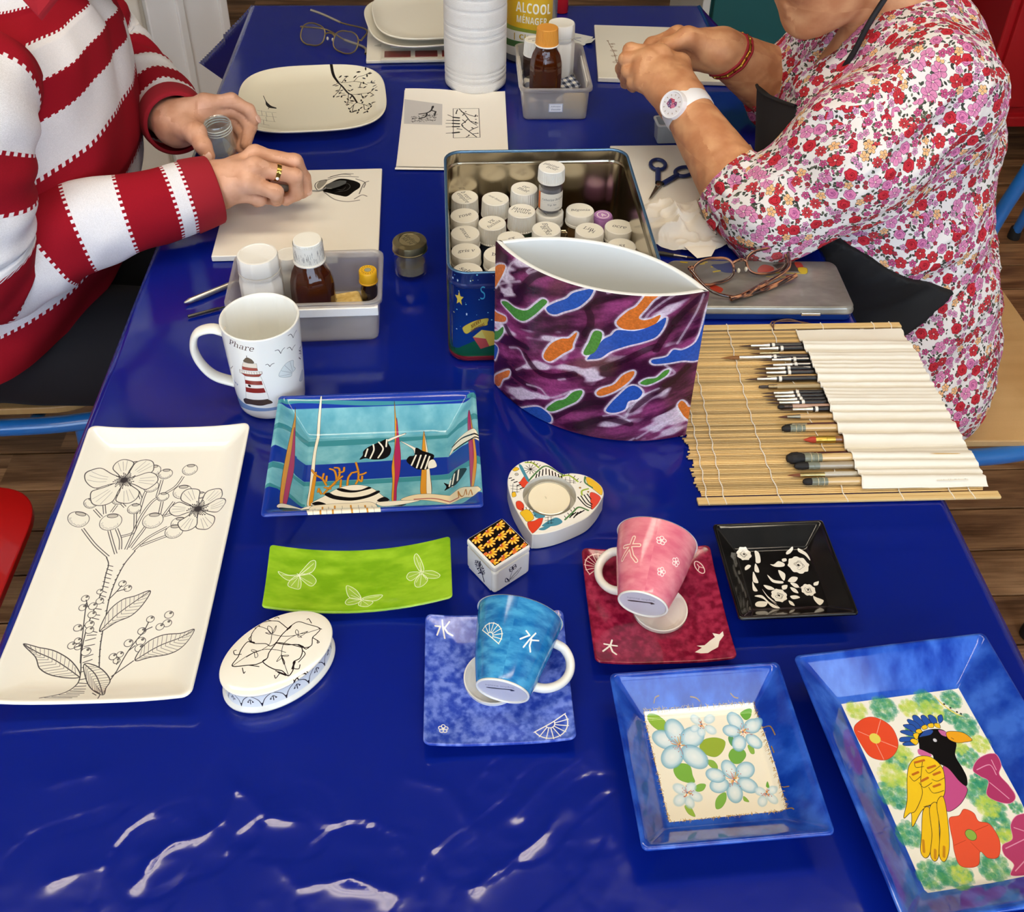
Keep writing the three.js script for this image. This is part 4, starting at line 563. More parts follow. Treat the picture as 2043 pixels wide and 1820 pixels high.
{ // biscuit tin with its pigment jars
  const w = 0.216, d = 0.246, H = 0.116, cr = 0.02, art = draw(1000, 540, (a, g) => {
    const gr = g.createLinearGradient(0, 0, 0, 540); gr.addColorStop(0, '#0a1d5c'); gr.addColorStop(1, '#0f3f8c'); g.fillStyle = gr; g.fillRect(0, 0, 1000, 540); const r = rngOf(12);
    for (let i = 0; i < 120; i++) a.dot([[r() * 1000, r() * 800, 1.5 + r() * 3]], ['#cfe6f0', '#7fd0e0', '#e8d77a'][i % 3]);
    const star = (x, y, s, c) => { const p = []; for (let i = 0; i < 10; i++) { const t = i * 0.628 - 1.57, q = i % 2 ? s * 0.45 : s; p.push([x + q * Math.cos(t), y + q * 1.85 * Math.sin(t)]); } a.poly(p, c); };
    g.save(); g.scale(0.47, 1); star(118, 300, 44, '#e9c84a'); star(60, 95, 9, '#d9e8ee'); star(105, 100, 10, '#d9e8ee'); star(230, 92, 8, '#d9e8ee'); star(190, 460, 11, '#d9e8ee'); star(700, 260, 26, '#e9c84a');
    a.text('S', 350, 225, 210, '#3fa3c8', 'sans-serif'); a.text('EASON', 900, 225, 210, '#3fa3c8', 'sans-serif', 0, 1.4);
    a.fill([[120, 960], [120, 850], [280, 760], [430, 720], [820, 740], [1240, 800], [1900, 860], [2000, 960]], '#0e5a3a'); a.poly([[0, 930], [2200, 930], [2200, 1000], [0, 1000]], '#7c1420');
    a.fill([[150, 640], [160, 600], [260, 540], [400, 510], [400, 560], [390, 590], [290, 610], [190, 680]], '#d9c04a', '#8a6a1a', 2); a.text('MERRY', 285, 566, 62, '#7a4a10', 'bold sans-serif', -0.35); a.text('CHRISTMAS', 300, 612, 48, '#7a4a10', 'bold sans-serif', -0.3);
    a.poly([[250, 720], [340, 640], [420, 830], [330, 860]], '#c0504a'); a.poly([[250, 720], [340, 640], [460, 660], [430, 750]], '#d9c96a'); a.poly([[340, 640], [460, 660], [520, 800], [420, 830]], '#d9b84a'); g.restore();
  });
  const t = thing('tin', 'open biscuit tin with a starry blue printed wall holding pigment jars', 'tin', [0.0925, T, -0.9615], 0.018);
  const R = (k, y, c = cr) => rr(w / 2 - k, d / 2 - k, c - k * 0.6, y, 6, 10), uv = (p) => (Math.abs(p.z) > d / 2 - 0.012 && Math.abs(p.x) < w / 2 - 0.003 ? [p.x / w + 0.5, p.y / H] : [p.z / d * 0.9 + 0.5, p.y / H]);
  part('printed_wall', loft([R(0.002, 0.0005), R(0.0002, 0.003), R(0.0, 0.008), R(0.0022, 0.0085), R(0.0022, 0.05), R(0.0022, 0.095), R(0.0006, 0.0965), R(0.0, 0.0985), R(0.0008, 0.1005), R(0.0012, 0.102), R(0.0012, 0.114)], { uv }), painted(art, 0.25, { clearcoat: 0.6, metalness: 0.2 }), t);
  part('rolled_rim', loft([R(0.0012, 0.1135), R(0.0, 0.1148), R(0.0006, H), R(0.0024, H), R(0.0034, 0.1146), R(0.0026, 0.1130)]), M('#5f86ad', 0.25, { metalness: 0.7 }), t);
  part('lining', loft([R(0.0026, 0.114), R(0.0026, 0.102), R(0.0046, 0.1005), R(0.0046, 0.0985), R(0.003, 0.0965), R(0.0032, 0.05), R(0.0034, 0.006), R(0.006, 0.0025)], { c1: true }), M('#b9ae98', 0.2, { metalness: 1 }), t, 'bare metal inside of the tin'); part('bottom', loft([R(0.002, 0.0005), R(0.004, 0.0012)], { c1: true }), METAL, t);
}
function jarBody(r, h, glass, fill, level) { return [lathe([[0, 0.0006], [r * 0.85, 0.0004], [r, 0.0025], [r, h * 0.82], [r * 0.86, h * 0.93], [r * 0.8, h], [r * 0.74, h], [r * 0.9, h * 0.8], [r * 0.93, 0.003], [0, 0.002]], 28)]; }
function ribbed(r, h, ribs, taper = 0.94) { const ring = (y, k, ripple) => { const o = []; for (let i = 0; i < ribs * 4; i++) { const a = i / (ribs * 4) * 6.28319, q = r * k * (1 - ripple * (i % 4 < 2 ? 0 : 0.035)); o.push(V(q * Math.sin(a), y, q * Math.cos(a))); } return o; }; return loft([ring(0, 0.9, 0), ring(0, 1, 0), ring(0.0012, 1.01, 0), ring(0.0018, 1, 1), ring(h - 0.002, taper, 1), ring(h - 0.0006, taper * 0.985, 0), ring(h, taper * 0.94, 0)], { c0: true, c1: true, uv: (p) => [p.x / (2.2 * r) + 0.5, -p.z / (2.2 * r) + 0.5], crease: 0.6 }); }
const scribble = (words, ink = '#2c2a33', bg = '#f2efe4', turn = 0, size = 190) => draw(128, 128, (a) => words.forEach((w, i) => a.text(w, 500, 500 + (i - (words.length - 1) / 2) * 230, Math.min(size * 1.5, 1500 / w.length), ink, 'italic serif', turn)), bg);
{
  const brown = M('#3b1f1a', 0.1, { clearcoat: 0.8 }), pigments = ['#5a2a20', '#7a3a4a', '#394a3a', '#6a5030', '#4a3048', '#30384a'];
  // x, z, words, capped height, ribbed, what singles it out
  const jars = [[0.0065, -1.066, ['b vert', 'empire'], 0.060, 1, 'white ribbed jar cap in the far corner of the tin by the paper sheet'], [0.0058, -1.0295, ['rose'], 0.057, 0, 'smooth white jar cap marked with one short word at the tin wall'], [0.0062, -0.9925, ['avocat'], 0.057, 0, 'smooth white jar cap with slanted writing third along the tin wall'], [0.0068, -0.9555, ['gris v'], 0.058, 0, 'smooth white jar cap at the tin wall just before the front corner jar'], [0.0078, -0.9185, ['sable'], 0.057, 0, 'white jar cap in the front corner of the tin'], [0.0375, -1.0130, ['vx', 'fuchsia'], 0.057, 1, 'white ribbed jar cap with two stacked words beside the wall row'], [0.0425, -1.0530, ['noir foncé'], 0.065, 1, 'tall ribbed jar cap with one long dark line of writing'], [0.0770, -1.0640, ['or', 'mat'], 0.072, 1, 'ribbed jar cap right behind the upright glass pigment jar'], [0.0725, -1.0290, ['jaune', 'ivoire'], 0.063, 1, 'ribbed jar cap in front of the upright glass pigment jar'], [0.1415, -1.0370, ['Bégonia'], 0.058, 0, 'smooth cream jar cap beside the small lilac cap'], [0.1490, -0.9990, ['Lin', 'Pi'], 0.055, 0, 'cream jar cap with two tiny marks behind the vase rim'], [0.1835, -1.0040, ['ocre'], 0.056, 0, 'cream jar cap nearest the bare tin wall'], [0.1815, -0.9660, ['St'], 0.055, 0, 'cream jar cap with a short mark low by the vase tip'], [0.0580, -0.9830, ['cx'], 0.055, 1, 'ribbed jar cap whose front half hides behind the vase rim'], [0.0990, -0.9980, ['Brun', 'de Nil'], 0.058, 0, 'cream jar cap above the middle of the vase rim'], [0.0425, -0.9500, ['bleu'], 0.057, 0, 'blank white jar cap touching the vase edge'], [0.0440, -0.9140, ['lilas'], 0.056, 1, 'half hidden ribbed jar cap in the front row by the vase'], [0.1065, -1.0450, ['ivoire'], 0.052, 0, 'white jar cap that carries the upright glass pigment jar']];
  jars.forEach(([x, z, words, h, rib, label], i) => {
    const t = thing('pigment_jar', label, 'jar', [x, T + 0.0028, z], (i * 0.7) % 1.2 - 0.6), r = 0.0152, hc = rib ? 0.022 : 0.0165;
    part('body', jarBody(r, h - hc + 0.003), M(pigments[i % 6], 0.12, { clearcoat: 1 }), t);
    part('cap', mv(rib ? ribbed(0.0168, hc, 36, 0.95) : lathe([[0, 0], [0.0168, 0], [0.0171, 0.001], [0.0169, 0.003], [0.0165, 0.0034], [0.0166, hc - 0.0016], [0.0161, hc - 0.0004], [0.015, hc], [0, hc]], 40), 0, h - hc, 0), WHITEPLASTIC, t);
    const c = new THREE.CircleGeometry(0.0142, 32); c.rotateX(-Math.PI / 2); part('cap_writing', c.translate(0, h + 0.0002, 0), M('#ffffff', 0.4, { map: scribble(words, '#2c2a33', '#f2efe4', [0.5, -0.3, 0.8, 0.2][i % 4]) }), t);
  });
  { // lilac capped jar
    const t = thing('pigment_jar', 'small jar with a lilac cap low among the cream caps', 'jar', [0.1705, T + 0.0028, -1.046], 0.4);
    part('body', jarBody(0.0118, 0.03), brown, t); part('cap', mv(lathe([[0, 0], [0.0126, 0], [0.0122, 0.014], [0.011, 0.0165], [0, 0.017]], 32), 0, 0.028, 0), M('#b57fc4', 0.3), t);
    const c = new THREE.CircleGeometry(0.0105, 24); c.rotateX(-Math.PI / 2); part('cap_writing', c.translate(0, 0.0453, 0), M('#ffffff', 0.35, { map: draw(96, 96, (a) => { a.dot([[500, 500, 330]], null, '#f3e6f2', 60); a.text('A', 500, 510, 420, '#f3e6f2', 'bold sans-serif'); }, '#b57fc4') }), t);
  }
  { // the upright glass jar on top
    const t = thing('pigment_jar', 'upright glass pigment jar with a handwritten label standing on the other caps', 'jar', [0.1065, T + 0.0552, -1.045], 0.0), r = 0.0140;
    part('body', lathe([[0, 0.001], [0.012, 0], [r, 0.003], [r, 0.037], [0.0125, 0.041], [0.0115, 0.045], [0.0108, 0.045], [0.0118, 0.04], [0.0132, 0.036], [0.0132, 0.004], [0, 0.003]], 40), GLASS, t, 'clear glass body');
    part('pigment', lathe([[0, 0.0032], [0.0128, 0.0042], [0.0128, 0.033], [0.012, 0.0345], [0, 0.034]], 32), M('#77767c', 0.9), t, 'grey powder inside');
    const lab = draw(512, 256, (a) => { a.poly([[0, 0], [120, 0], [120, 1000], [0, 1000]], '#e2702a'); a.text('Catherine Bergoin', 560, 330, 170, '#3a4152', 'italic serif', -0.05); a.line([[130, 500], [1000, 500]], 3, '#5a5f6a'); a.text('10 gr. Net', 520, 620, 130, '#3a4152', 'sans-serif'); a.text('porcelaine', 700, 850, 70, '#5a5f6a', 'sans-serif'); }, '#f1eee6');
    part('label', new THREE.CylinderGeometry(r + 0.0003, r + 0.0003, 0.023, 40, 1, true, -1.35, 2.7).translate(0, 0.0195, 0), M('#ffffff', 0.5, { map: lab }), t);
    part('cap', mv(ribbed(0.0158, 0.0165, 40, 0.97), 0, 0.043, 0), WHITEPLASTIC, t); const c = new THREE.CircleGeometry(0.0135, 32); c.rotateX(-Math.PI / 2); part('cap_writing', c.translate(0, 0.0597, 0), M('#ffffff', 0.4, { map: scribble(['platine', 'noir'], '#2c2a33', '#f4f1e8', 0.6, 170) }), t);
  }
}
// translucent food boxes
function plasticBox(name, label, pos, turn, w, d, h, tabs, sticker) {
  const t = thing(name, label, 'box', pos, turn), mat = M('#ebe8e6', 0.4, { transmission: 0.8, thickness: 0 }), o = (k, y, c = 0.012) => rr(w / 2 - k, d / 2 - k, c, y, 5, 8);
  part('shell', loft([o(0.0095, 0.0035, 0.006), o(0.0068, 0.0006, 0.008), o(0.0062, 0.003, 0.009), o(0.004, h - 0.008), o(0.0035, h - 0.006), o(0.0, h - 0.0055), o(0.0, h - 0.001), o(0.001, h), o(0.0035, h), o(0.0048, h - 0.001), o(0.0052, h - 0.008), o(0.0078, 0.004, 0.008), o(0.011, 0.0022, 0.006)], { c1: true, c0: true }), mat, t);
  for (const [x, z, sx, sz] of tabs) part('latch_tab', rbox(sx, 0.011, sz, 0.0012).translate(x, h - 0.0105, z), M('#efece6', 0.4), t);
  if (sticker) { const s = part('sticker', rbox(0.021, 0.014, 0.0006, 0.0002).translate(0, 0.024, d / 2 - 0.0060), M('#ffffff', 0.5, { map: draw(160, 110, (a) => { a.dot([[500, 500, 1]], '#889'); a.g.strokeStyle = '#8a93b0'; a.g.lineWidth = 6; a.g.strokeRect(4, 4, 152, 102); a.text('ACRYLIQUE', 500, 330, 190, '#666f88', 'sans-serif'); a.text('Danièle', 500, 680, 260, '#55607c', 'italic serif'); }, '#eceef2') }), t); s.rotation.x = 0.052; s.position.y = 0.0; }
  return t;
}
function amberBottle(label, pos, turn, capMat, rCap, capName, scratched) {
  const t = thing('medicine_bottle', label, 'bottle', pos, turn), R = 0.0236;
  part('body', lathe([[0, 0.002], [R * 0.86, 0.0006], [R, 0.004], [R, 0.042], [R * 0.97, 0.052], [R * 0.86, 0.063], [R * 0.66, 0.073], [0.0125, 0.078], [0.0122, 0.086], [0.0100, 0.086], [0.0105, 0.078], [R * 0.6, 0.0715], [R * 0.8, 0.062], [R * 0.91, 0.052], [R * 0.93, 0.042], [R * 0.93, 0.005], [0, 0.0035]], 48), M('#8a3d0c', 0.04, { transmission: 0.8, thickness: 0, ior: 1.5 }), t, 'amber glass body');
  part('liquid', lathe([[0, 0.004], [R * 0.9, 0.0055], [R * 0.915, 0.04], [0, 0.04]], 40), M('#2a0f04', 0.06), t, 'dark liquid');
  part('neck_ring', mv(new THREE.TorusGeometry(rCap * 0.98, 0.0014, 8, 40), 0, 0.0788, 0, Math.PI / 2), M('#ece7dc', 0.4), t);
  part('cap', mv(ribbed(rCap, 0.0245, 44, 0.92), 0, 0.0795, 0), capMat, t);
  if (scratched) { const g = new THREE.CylinderGeometry(rCap * 0.965, rCap * 1.006, 0.019, 40, 1, true); const m = part('worn_print', g.translate(0, 0.0915, 0), M('#ffffff', 0.5, { map: draw(512, 96, (a) => { const r = rngOf(77); for (let i = 0; i < 150; i++) { const x = r() * 1000, y = 150 + r() * 600; if (noise(x / 60, 2) > -0.45) a.line([[x, y], [x + 3, y + 120 + r() * 260]], 3.2, '#3c3a3a'); } }, '#e9e6dc') }), t); }
  return t;
}
function pillPot(label, pos, r, h, band = true) {
  const t = thing('pill_pot', label, 'pot', pos, 0.3);
  part('body', lathe([[0, 0.001], [r * 0.93, 0.0004], [r, 0.003], [r, h * 0.62], [r * 0.97, h * 0.66], [r * 0.9, h * 0.69], [r * 0.9, h * 0.78], [0, h * 0.78]], 48), M('#eae7e0', 0.42), t); if (band) part('tamper_ring', lathe([[r * 0.9, h * 0.735], [r * 0.97, h * 0.735], [r * 0.97, h * 0.775], [r * 0.9, h * 0.775]], 48), M('#e2dfd8', 0.45), t);
  part('cap', lathe([[0, h * 0.785], [r * 0.95, h * 0.785], [r * 0.96, h * 0.8], [r * 0.94, h * 0.97], [r * 0.9, h * 0.995], [r * 0.82, h], [r * 0.78, h * 0.992], [0, h * 0.992]], 48), WHITEPLASTIC, t);
  return t;
}
{
  plasticBox('storage_box', 'translucent plastic box behind the lighthouse mug', [-0.165, T, -0.918], 0.03, 0.163, 0.100, 0.055, [[0.03, 0.0485, 0.095, 0.006], [0.0, -0.0485, 0.06, 0.006]], false);
  const F = T + 0.0029;
  pillPot('wide white screw pot beside the amber bottle with the scratched white cap', [-0.2125, F, -0.914], 0.0228, 0.086);
  pillPot('small white pot peeping out behind the wide white pot', [-0.187, F, -0.948], 0.0142, 0.062, false);
  amberBottle('amber medicine bottle with a scratched white cap in the box by the mug', [-0.1585, F, -0.913], 0.4, M('#f0ede2', 0.45), 0.0162, 'white', true);
  const t = thing('dropper_vial', 'small dark vial with a yellow screw cap', 'bottle', [-0.101, F, -0.936], 0.2);
  part('body', lathe([[0, 0.0006], [0.0082, 0.0004], [0.0092, 0.002], [0.0092, 0.024], [0.0075, 0.029], [0.007, 0.034], [0, 0.034]], 32), M('#1f0b06', 0.06, { clearcoat: 1 }), t); part('cap', mv(lathe([[0, 0], [0.0104, 0], [0.0104, 0.0012], [0.0099, 0.0016], [0.0099, 0.0135], [0.0092, 0.0148], [0, 0.0148]], 36), 0, 0.0325, 0), M('#e6b01c', 0.4), t); const c = new THREE.CircleGeometry(0.0088, 32); c.rotateX(-Math.PI / 2); part('cap_print', c.translate(0, 0.0475, 0), M('#ffffff', 0.45, { map: draw(128, 128, (a) => { a.dot([[500, 500, 210]], '#9a9a86', '#8a6a10', 20); for (let i = 0; i < 16; i++) { const q = i * 0.3927; a.line([[500 + 330 * Math.cos(q), 500 + 330 * Math.sin(q)], [500 + 420 * Math.cos(q + 0.1), 500 + 420 * Math.sin(q + 0.1)]], 40, '#7a5c10'); } }, '#e6b01c') }), t);
  const s = thing('sponge', 'yellow sponge pad with a blue stain in the box by the mug', 'sponge', [-0.128, F + 0.0075, -0.925], 0.25);
  part('foam', mv(rbox(0.040, 0.014, 0.034, 0.005, 4), 0, 0, 0), M('#ffffff', 0.95, { map: draw(128, 128, (a, g) => { mottle(g, 128, 128, [214, 176, 96], [238, 208, 134], 9, 5, 1.2, 0.25); a.fill([[60, 250], [230, 180], [300, 380], [180, 640], [40, 560]], '#3d5a74'); }) }), s);
}
{ // little jar with a metal lid
  const t = thing('glass_jar', 'small glass jar of clear medium with a dull brass lid', 'jar', [-0.0575, T, -1.0], 0.3), r = 0.0186;
  part('body', lathe([[0, 0.0015], [r * 0.86, 0.0004], [r, 0.003], [r, 0.026], [r * 0.95, 0.031], [r * 0.93, 0.034], [r * 0.86, 0.034], [r * 0.92, 0.025], [r * 0.92, 0.005], [0, 0.004]], 48), GLASS, t, 'clear glass body'); part('medium', lathe([[0, 0.0045], [r * 0.9, 0.0055], [r * 0.905, 0.0165], [0, 0.0165]], 40), M('#f4edca', 0.05, { transmission: 0.85, thickness: 0 }), t, 'pale yellow liquid');
  part('lid', lathe([[0, 0.046], [0.012, 0.0458], [0.0125, 0.0465], [0.0150, 0.0465], [0.0165, 0.0462], [0.0192, 0.0448], [0.0197, 0.0435], [0.0197, 0.0358], [0.0203, 0.0352], [0.0203, 0.0342], [0.019, 0.034]], 48), M('#8f8260', 0.34, { metalness: 0.9 }), t); const c = new THREE.CircleGeometry(0.0118, 32); c.rotateX(-Math.PI / 2); part('lid_writing', c.translate(0, 0.0461, 0), M('#ffffff', 0.4, { metalness: 0.55, map: draw(160, 160, (a) => { a.text('Medium', 600, 480, 270, '#2a261c', 'italic serif', 1.2); a.text('MX 54', 360, 520, 250, '#2a261c', 'italic serif', 1.2); }, '#978a66') }), t);
  const k = thing('scraper', 'slim steel modelling scraper lying beside the mug handle', 'tool', [-0.308, T + 0.0036, -0.942], 0.64); part('shaft', mv(lathe([[0, 0], [0.0012, 0.001], [0.0031, 0.007], [0.0032, 0.105], [0.002, 0.11], [0, 0.11]], 20), 0, 0, 0, 0, 0, -Math.PI / 2), M('#bcbab2', 0.3, { metalness: 0.9 }), k);
  const n = thing('needle_tool', 'thin dark needle tool behind the mug handle', 'tool', [-0.300, T + 0.0022, -0.919], 0.42); part('shaft', mv(lathe([[0, 0], [0.0017, 0.001], [0.0018, 0.034], [0.001, 0.036], [0.0006, 0.05], [0, 0.055]], 14), 0, 0, 0, 0, 0, -Math.PI / 2), M('#55534f', 0.35, { metalness: 0.8 }), n);
}
// ---------- far half of the table ----------
{ // tiles in use as palettes
  const glaze = (map) => painted(map, 0.08), tile = (label, pos, turn, w, d, map, h = 0.008) => { const t = thing('tile', label, 'tile', pos, turn); const g = rbox(w, h, d, 0.0015, 2).translate(0, h / 2, 0), p = g.attributes.position, uv = g.attributes.uv; for (let i = 0; i < p.count; i++) uv.setXY(i, p.getX(i) / w + 0.5, 0.5 - p.getZ(i) / d); part('slab', g, glaze(map), t); return t; };
  tile('white glazed tile with a swirl of black paint under the palette knife', [-0.1975, T, -1.1275], 0.03, 0.196, 0.197, draw(1000, 1000, (a, g) => {
    const k = '#12100f';
    for (const s of `642,116 690,84 755,65 806,69|628,149 708,101 842,111|857,327 882,201 913,169|828,389 874,343 908,359|827,135 889,185 884,249|625,292 699,387 782,419 862,405|657,100 731,71 790,82`.split('|')) { a.line(s, 9, 'rgba(40,36,34,0.35)'); a.line(s, 3, 'rgba(30,28,27,0.5)'); }
    a.fill(`614,277 627,221 664,173 710,133 752,131 795,148 830,168 857,200 856,248 822,296 792,342 769,357 727,341 676,317`, k); a.line(`592,292 563,228 565,180 595,148 628,140`, 5, '#3a3634'); a.fill(`572,212 588,156 636,136 625,197 589,252`, 'rgba(80,76,70,0.55)'); a.line(`723,294 771,279 793,240 782,199 748,183`, 5, 'rgba(90,86,82,0.7)'); a.line(`704,262 746,271 764,239`, 4, 'rgba(80,76,72,0.7)');
  }, '#f2ede0'));
  tile('white glazed tile with a small brown flower drawing under the woman\'s hands', [0.335, T, -1.60], -0.08, 0.216, 0.209, draw(800, 780, (a) => { a.line(`96,321 115,433 134,543 142,615 147,704 155,773`, 4, '#7a5a44'); for (const s of `120,386,12 136,377,11 127,507,14 146,506,11 128,606,12 144,597,10 134,721,12 149,686,9 96,321,6 123,433,8`.trim().split(' ')) { const [x, y, r] = s.split(',').map(Number); for (let i = 0; i < 6; i++) a.dot([[x + r * Math.cos(i), y + r * Math.sin(i), r * 0.45]], null, '#8a6a52', 2); } }, '#f3efe2'));
  tile('plain white tile under the blue handled scissors', [0.312, T, -1.188], 0.01, 0.2, 0.2, draw(64, 64, () => {}, '#ece9e0'));
  const p = tile('white palette tile with a yellow smear under the colour chart', [-0.050, T, -1.672], 0.04, 0.2, 0.19, draw(256, 256, (a) => { a.fill([[150, 880], [230, 860], [260, 900], [190, 930]], '#d9b83a'); a.fill([[60, 700], [120, 660], [140, 720]], '#c9c4b4'); }, '#efe9da'), 0.0055);
  const c = thing('colour_chart', 'colour chart card with a row of dark red squares under the stacked plates', 'card', [-0.032, T + 0.0057, -1.655], 0.03);
  part('card', rbox(0.186, 0.004, 0.172, 0.0006).translate(0, 0.002, 0), M('#d9d3c4', 0.5), c); part('strip', rbox(0.184, 0.0012, 0.034, 0.0004).translate(0, 0.0046, 0.066), M('#cfc9ba', 0.4), c);
  for (let i = 0; i < 4; i++) part('swatch', rbox(0.042 - (i === 1 ? 0.006 : 0), 0.0012, 0.022, 0.0004).translate(-0.066 + i * 0.046, 0.0058, 0.068), M(['#6a1a14', '#6a1610', '#7a1416', '#801518'][i], 0.12, { clearcoat: 1 }), c);
  const d = thing('paper_tag', 'printed white paper tag with dashes under the plate rim', 'tag', [-0.03, T + 0.0105, -1.652], 0.05); part('sheet', rbox(0.16, 0.0006, 0.07, 0.0002), M('#ffffff', 0.6, { map: draw(256, 128, (a) => { for (let i = 0; i < 8; i++) a.line([[60 + i * 50, 820], [85 + i * 50, 820]], 9, '#44506a'); }, '#f0efec') }), d);
}
function squircle(t, hw, map, rimH, n = 3.2) {
  const ring = (k, y) => { const o = []; for (let i = 0; i < 96; i++) { const a = i / 96 * 6.28319, c = Math.cos(a), s = Math.sin(a), q = k * hw / Math.pow(Math.pow(Math.abs(c), n) + Math.pow(Math.abs(s), n), 1 / n); o.push(V(q * c, y, q * s)); } return o; };
  part('glazed_face', loft([ring(0.2, 0.006), ring(0.62, 0.0062), ring(0.78, 0.0075), ring(0.9, rimH * 0.66), ring(0.975, rimH - 0.0006), ring(0.99, rimH), ring(0.999, rimH - 0.0005), ring(1, rimH - 0.0015)], { c0: true, uv: (p) => [p.x / (2 * hw) + 0.5, 0.5 - p.z / (2 * hw)] }), map ? painted(map, 0.12) : M('#f1ecdc', 0.12), t);
  part('underside', loft([ring(1, rimH - 0.0015), ring(0.99, rimH - 0.0036), ring(0.88, rimH * 0.5), ring(0.7, 0.0028), ring(0.62, 0.0002), ring(0.59, 0.0002), ring(0.58, 0.0018)], { c1: true }), M('#eae6da', 0.2), t);
}
{
  const map = draw(1000, 1000, (a) => {
    const k = '#1d1a1a';
    a.line(`626,-23 640,91 674,194 703,262 739,367 771,419 798,525`, 13, k); a.line(`633,-11 645,91 674,194`, 16, k);
    a.line(`674,187 725,206 785,200 837,224 878,272|699,208 726,145 744,125|785,200 813,155 856,149 909,144|837,224 826,288 855,312|879,251 913,265 934,257|694,250 680,324 645,404|663,332 696,368 717,370|739,373 780,399 831,394 891,391 944,344|831,394 841,469 863,451|891,391 914,446|798,525 843,561 875,595 909,559|798,525 776,553 750,611|743,384 736,508 722,547|736,508 768,532|843,561 848,642 882,626|776,553 765,652 798,647|763,418 753,469|858,583 892,567|674,205 652,235`, 4.5, k);
    const r = rngOf(3); for (const s of `692,119 735,124 726,178 823,101 796,142 876,96 882,163 904,155 859,183 909,254 921,277 826,298 860,302 853,237 647,234 664,247 758,258 769,324 748,332 684,366 641,414 670,417 695,420 713,401 928,321 937,396 905,455 863,440 842,448 882,400 814,403 719,506 735,548 761,490 769,501 749,651 765,662 798,676 824,610 847,682 873,635 891,607 909,559 884,566 807,638 782,645 742,610 864,674 828,498 835,530 697,326 667,322 913,362 737,467 758,438`.trim().split(' ')) { const [x, y] = s.split(',').map(Number), t = r() * 3.14; const l = 17; a.fill([[x - l * Math.cos(t), y - l * Math.sin(t)], [x + 6 * Math.sin(t), y - 6 * Math.cos(t)], [x + l * Math.cos(t), y + l * Math.sin(t)], [x - 6 * Math.sin(t), y + 6 * Math.cos(t)]], k); }
    a.fill(`160,357 177,421 193,463 219,511 253,541 251,555 233,549 204,535 183,493 177,441`, k); a.line(`204,535 200,555|160,357 180,441`, 4, k);
    a.line(`128,576 169,591 255,615|135,646 204,664 259,680|149,706 206,732 255,747|160,774 216,800|156,579 163,649|186,603 196,673|188,672 198,740|227,617 247,746|174,718 180,786`, 3, '#a09a8a');
  }, '#f2ecd6');
  const t = thing('plate', 'rounded cream plate with a leafy black branch and a small bird', 'plate', [-0.2145, T, -1.424], 0.10); squircle(t, 0.108, map, 0.018);
  const a = thing('plate', 'plain cream plate, lower of the two stacked behind the paper roll', 'plate', [-0.040, T + 0.0112, -1.692], 0.2); squircle(a, 0.112, null, 0.018);
  const b = thing('plate', 'plain cream plate, upper of the two stacked behind the paper roll', 'plate', [-0.034, T + 0.0185, -1.699], 0.15); squircle(b, 0.107, null, 0.018);
}
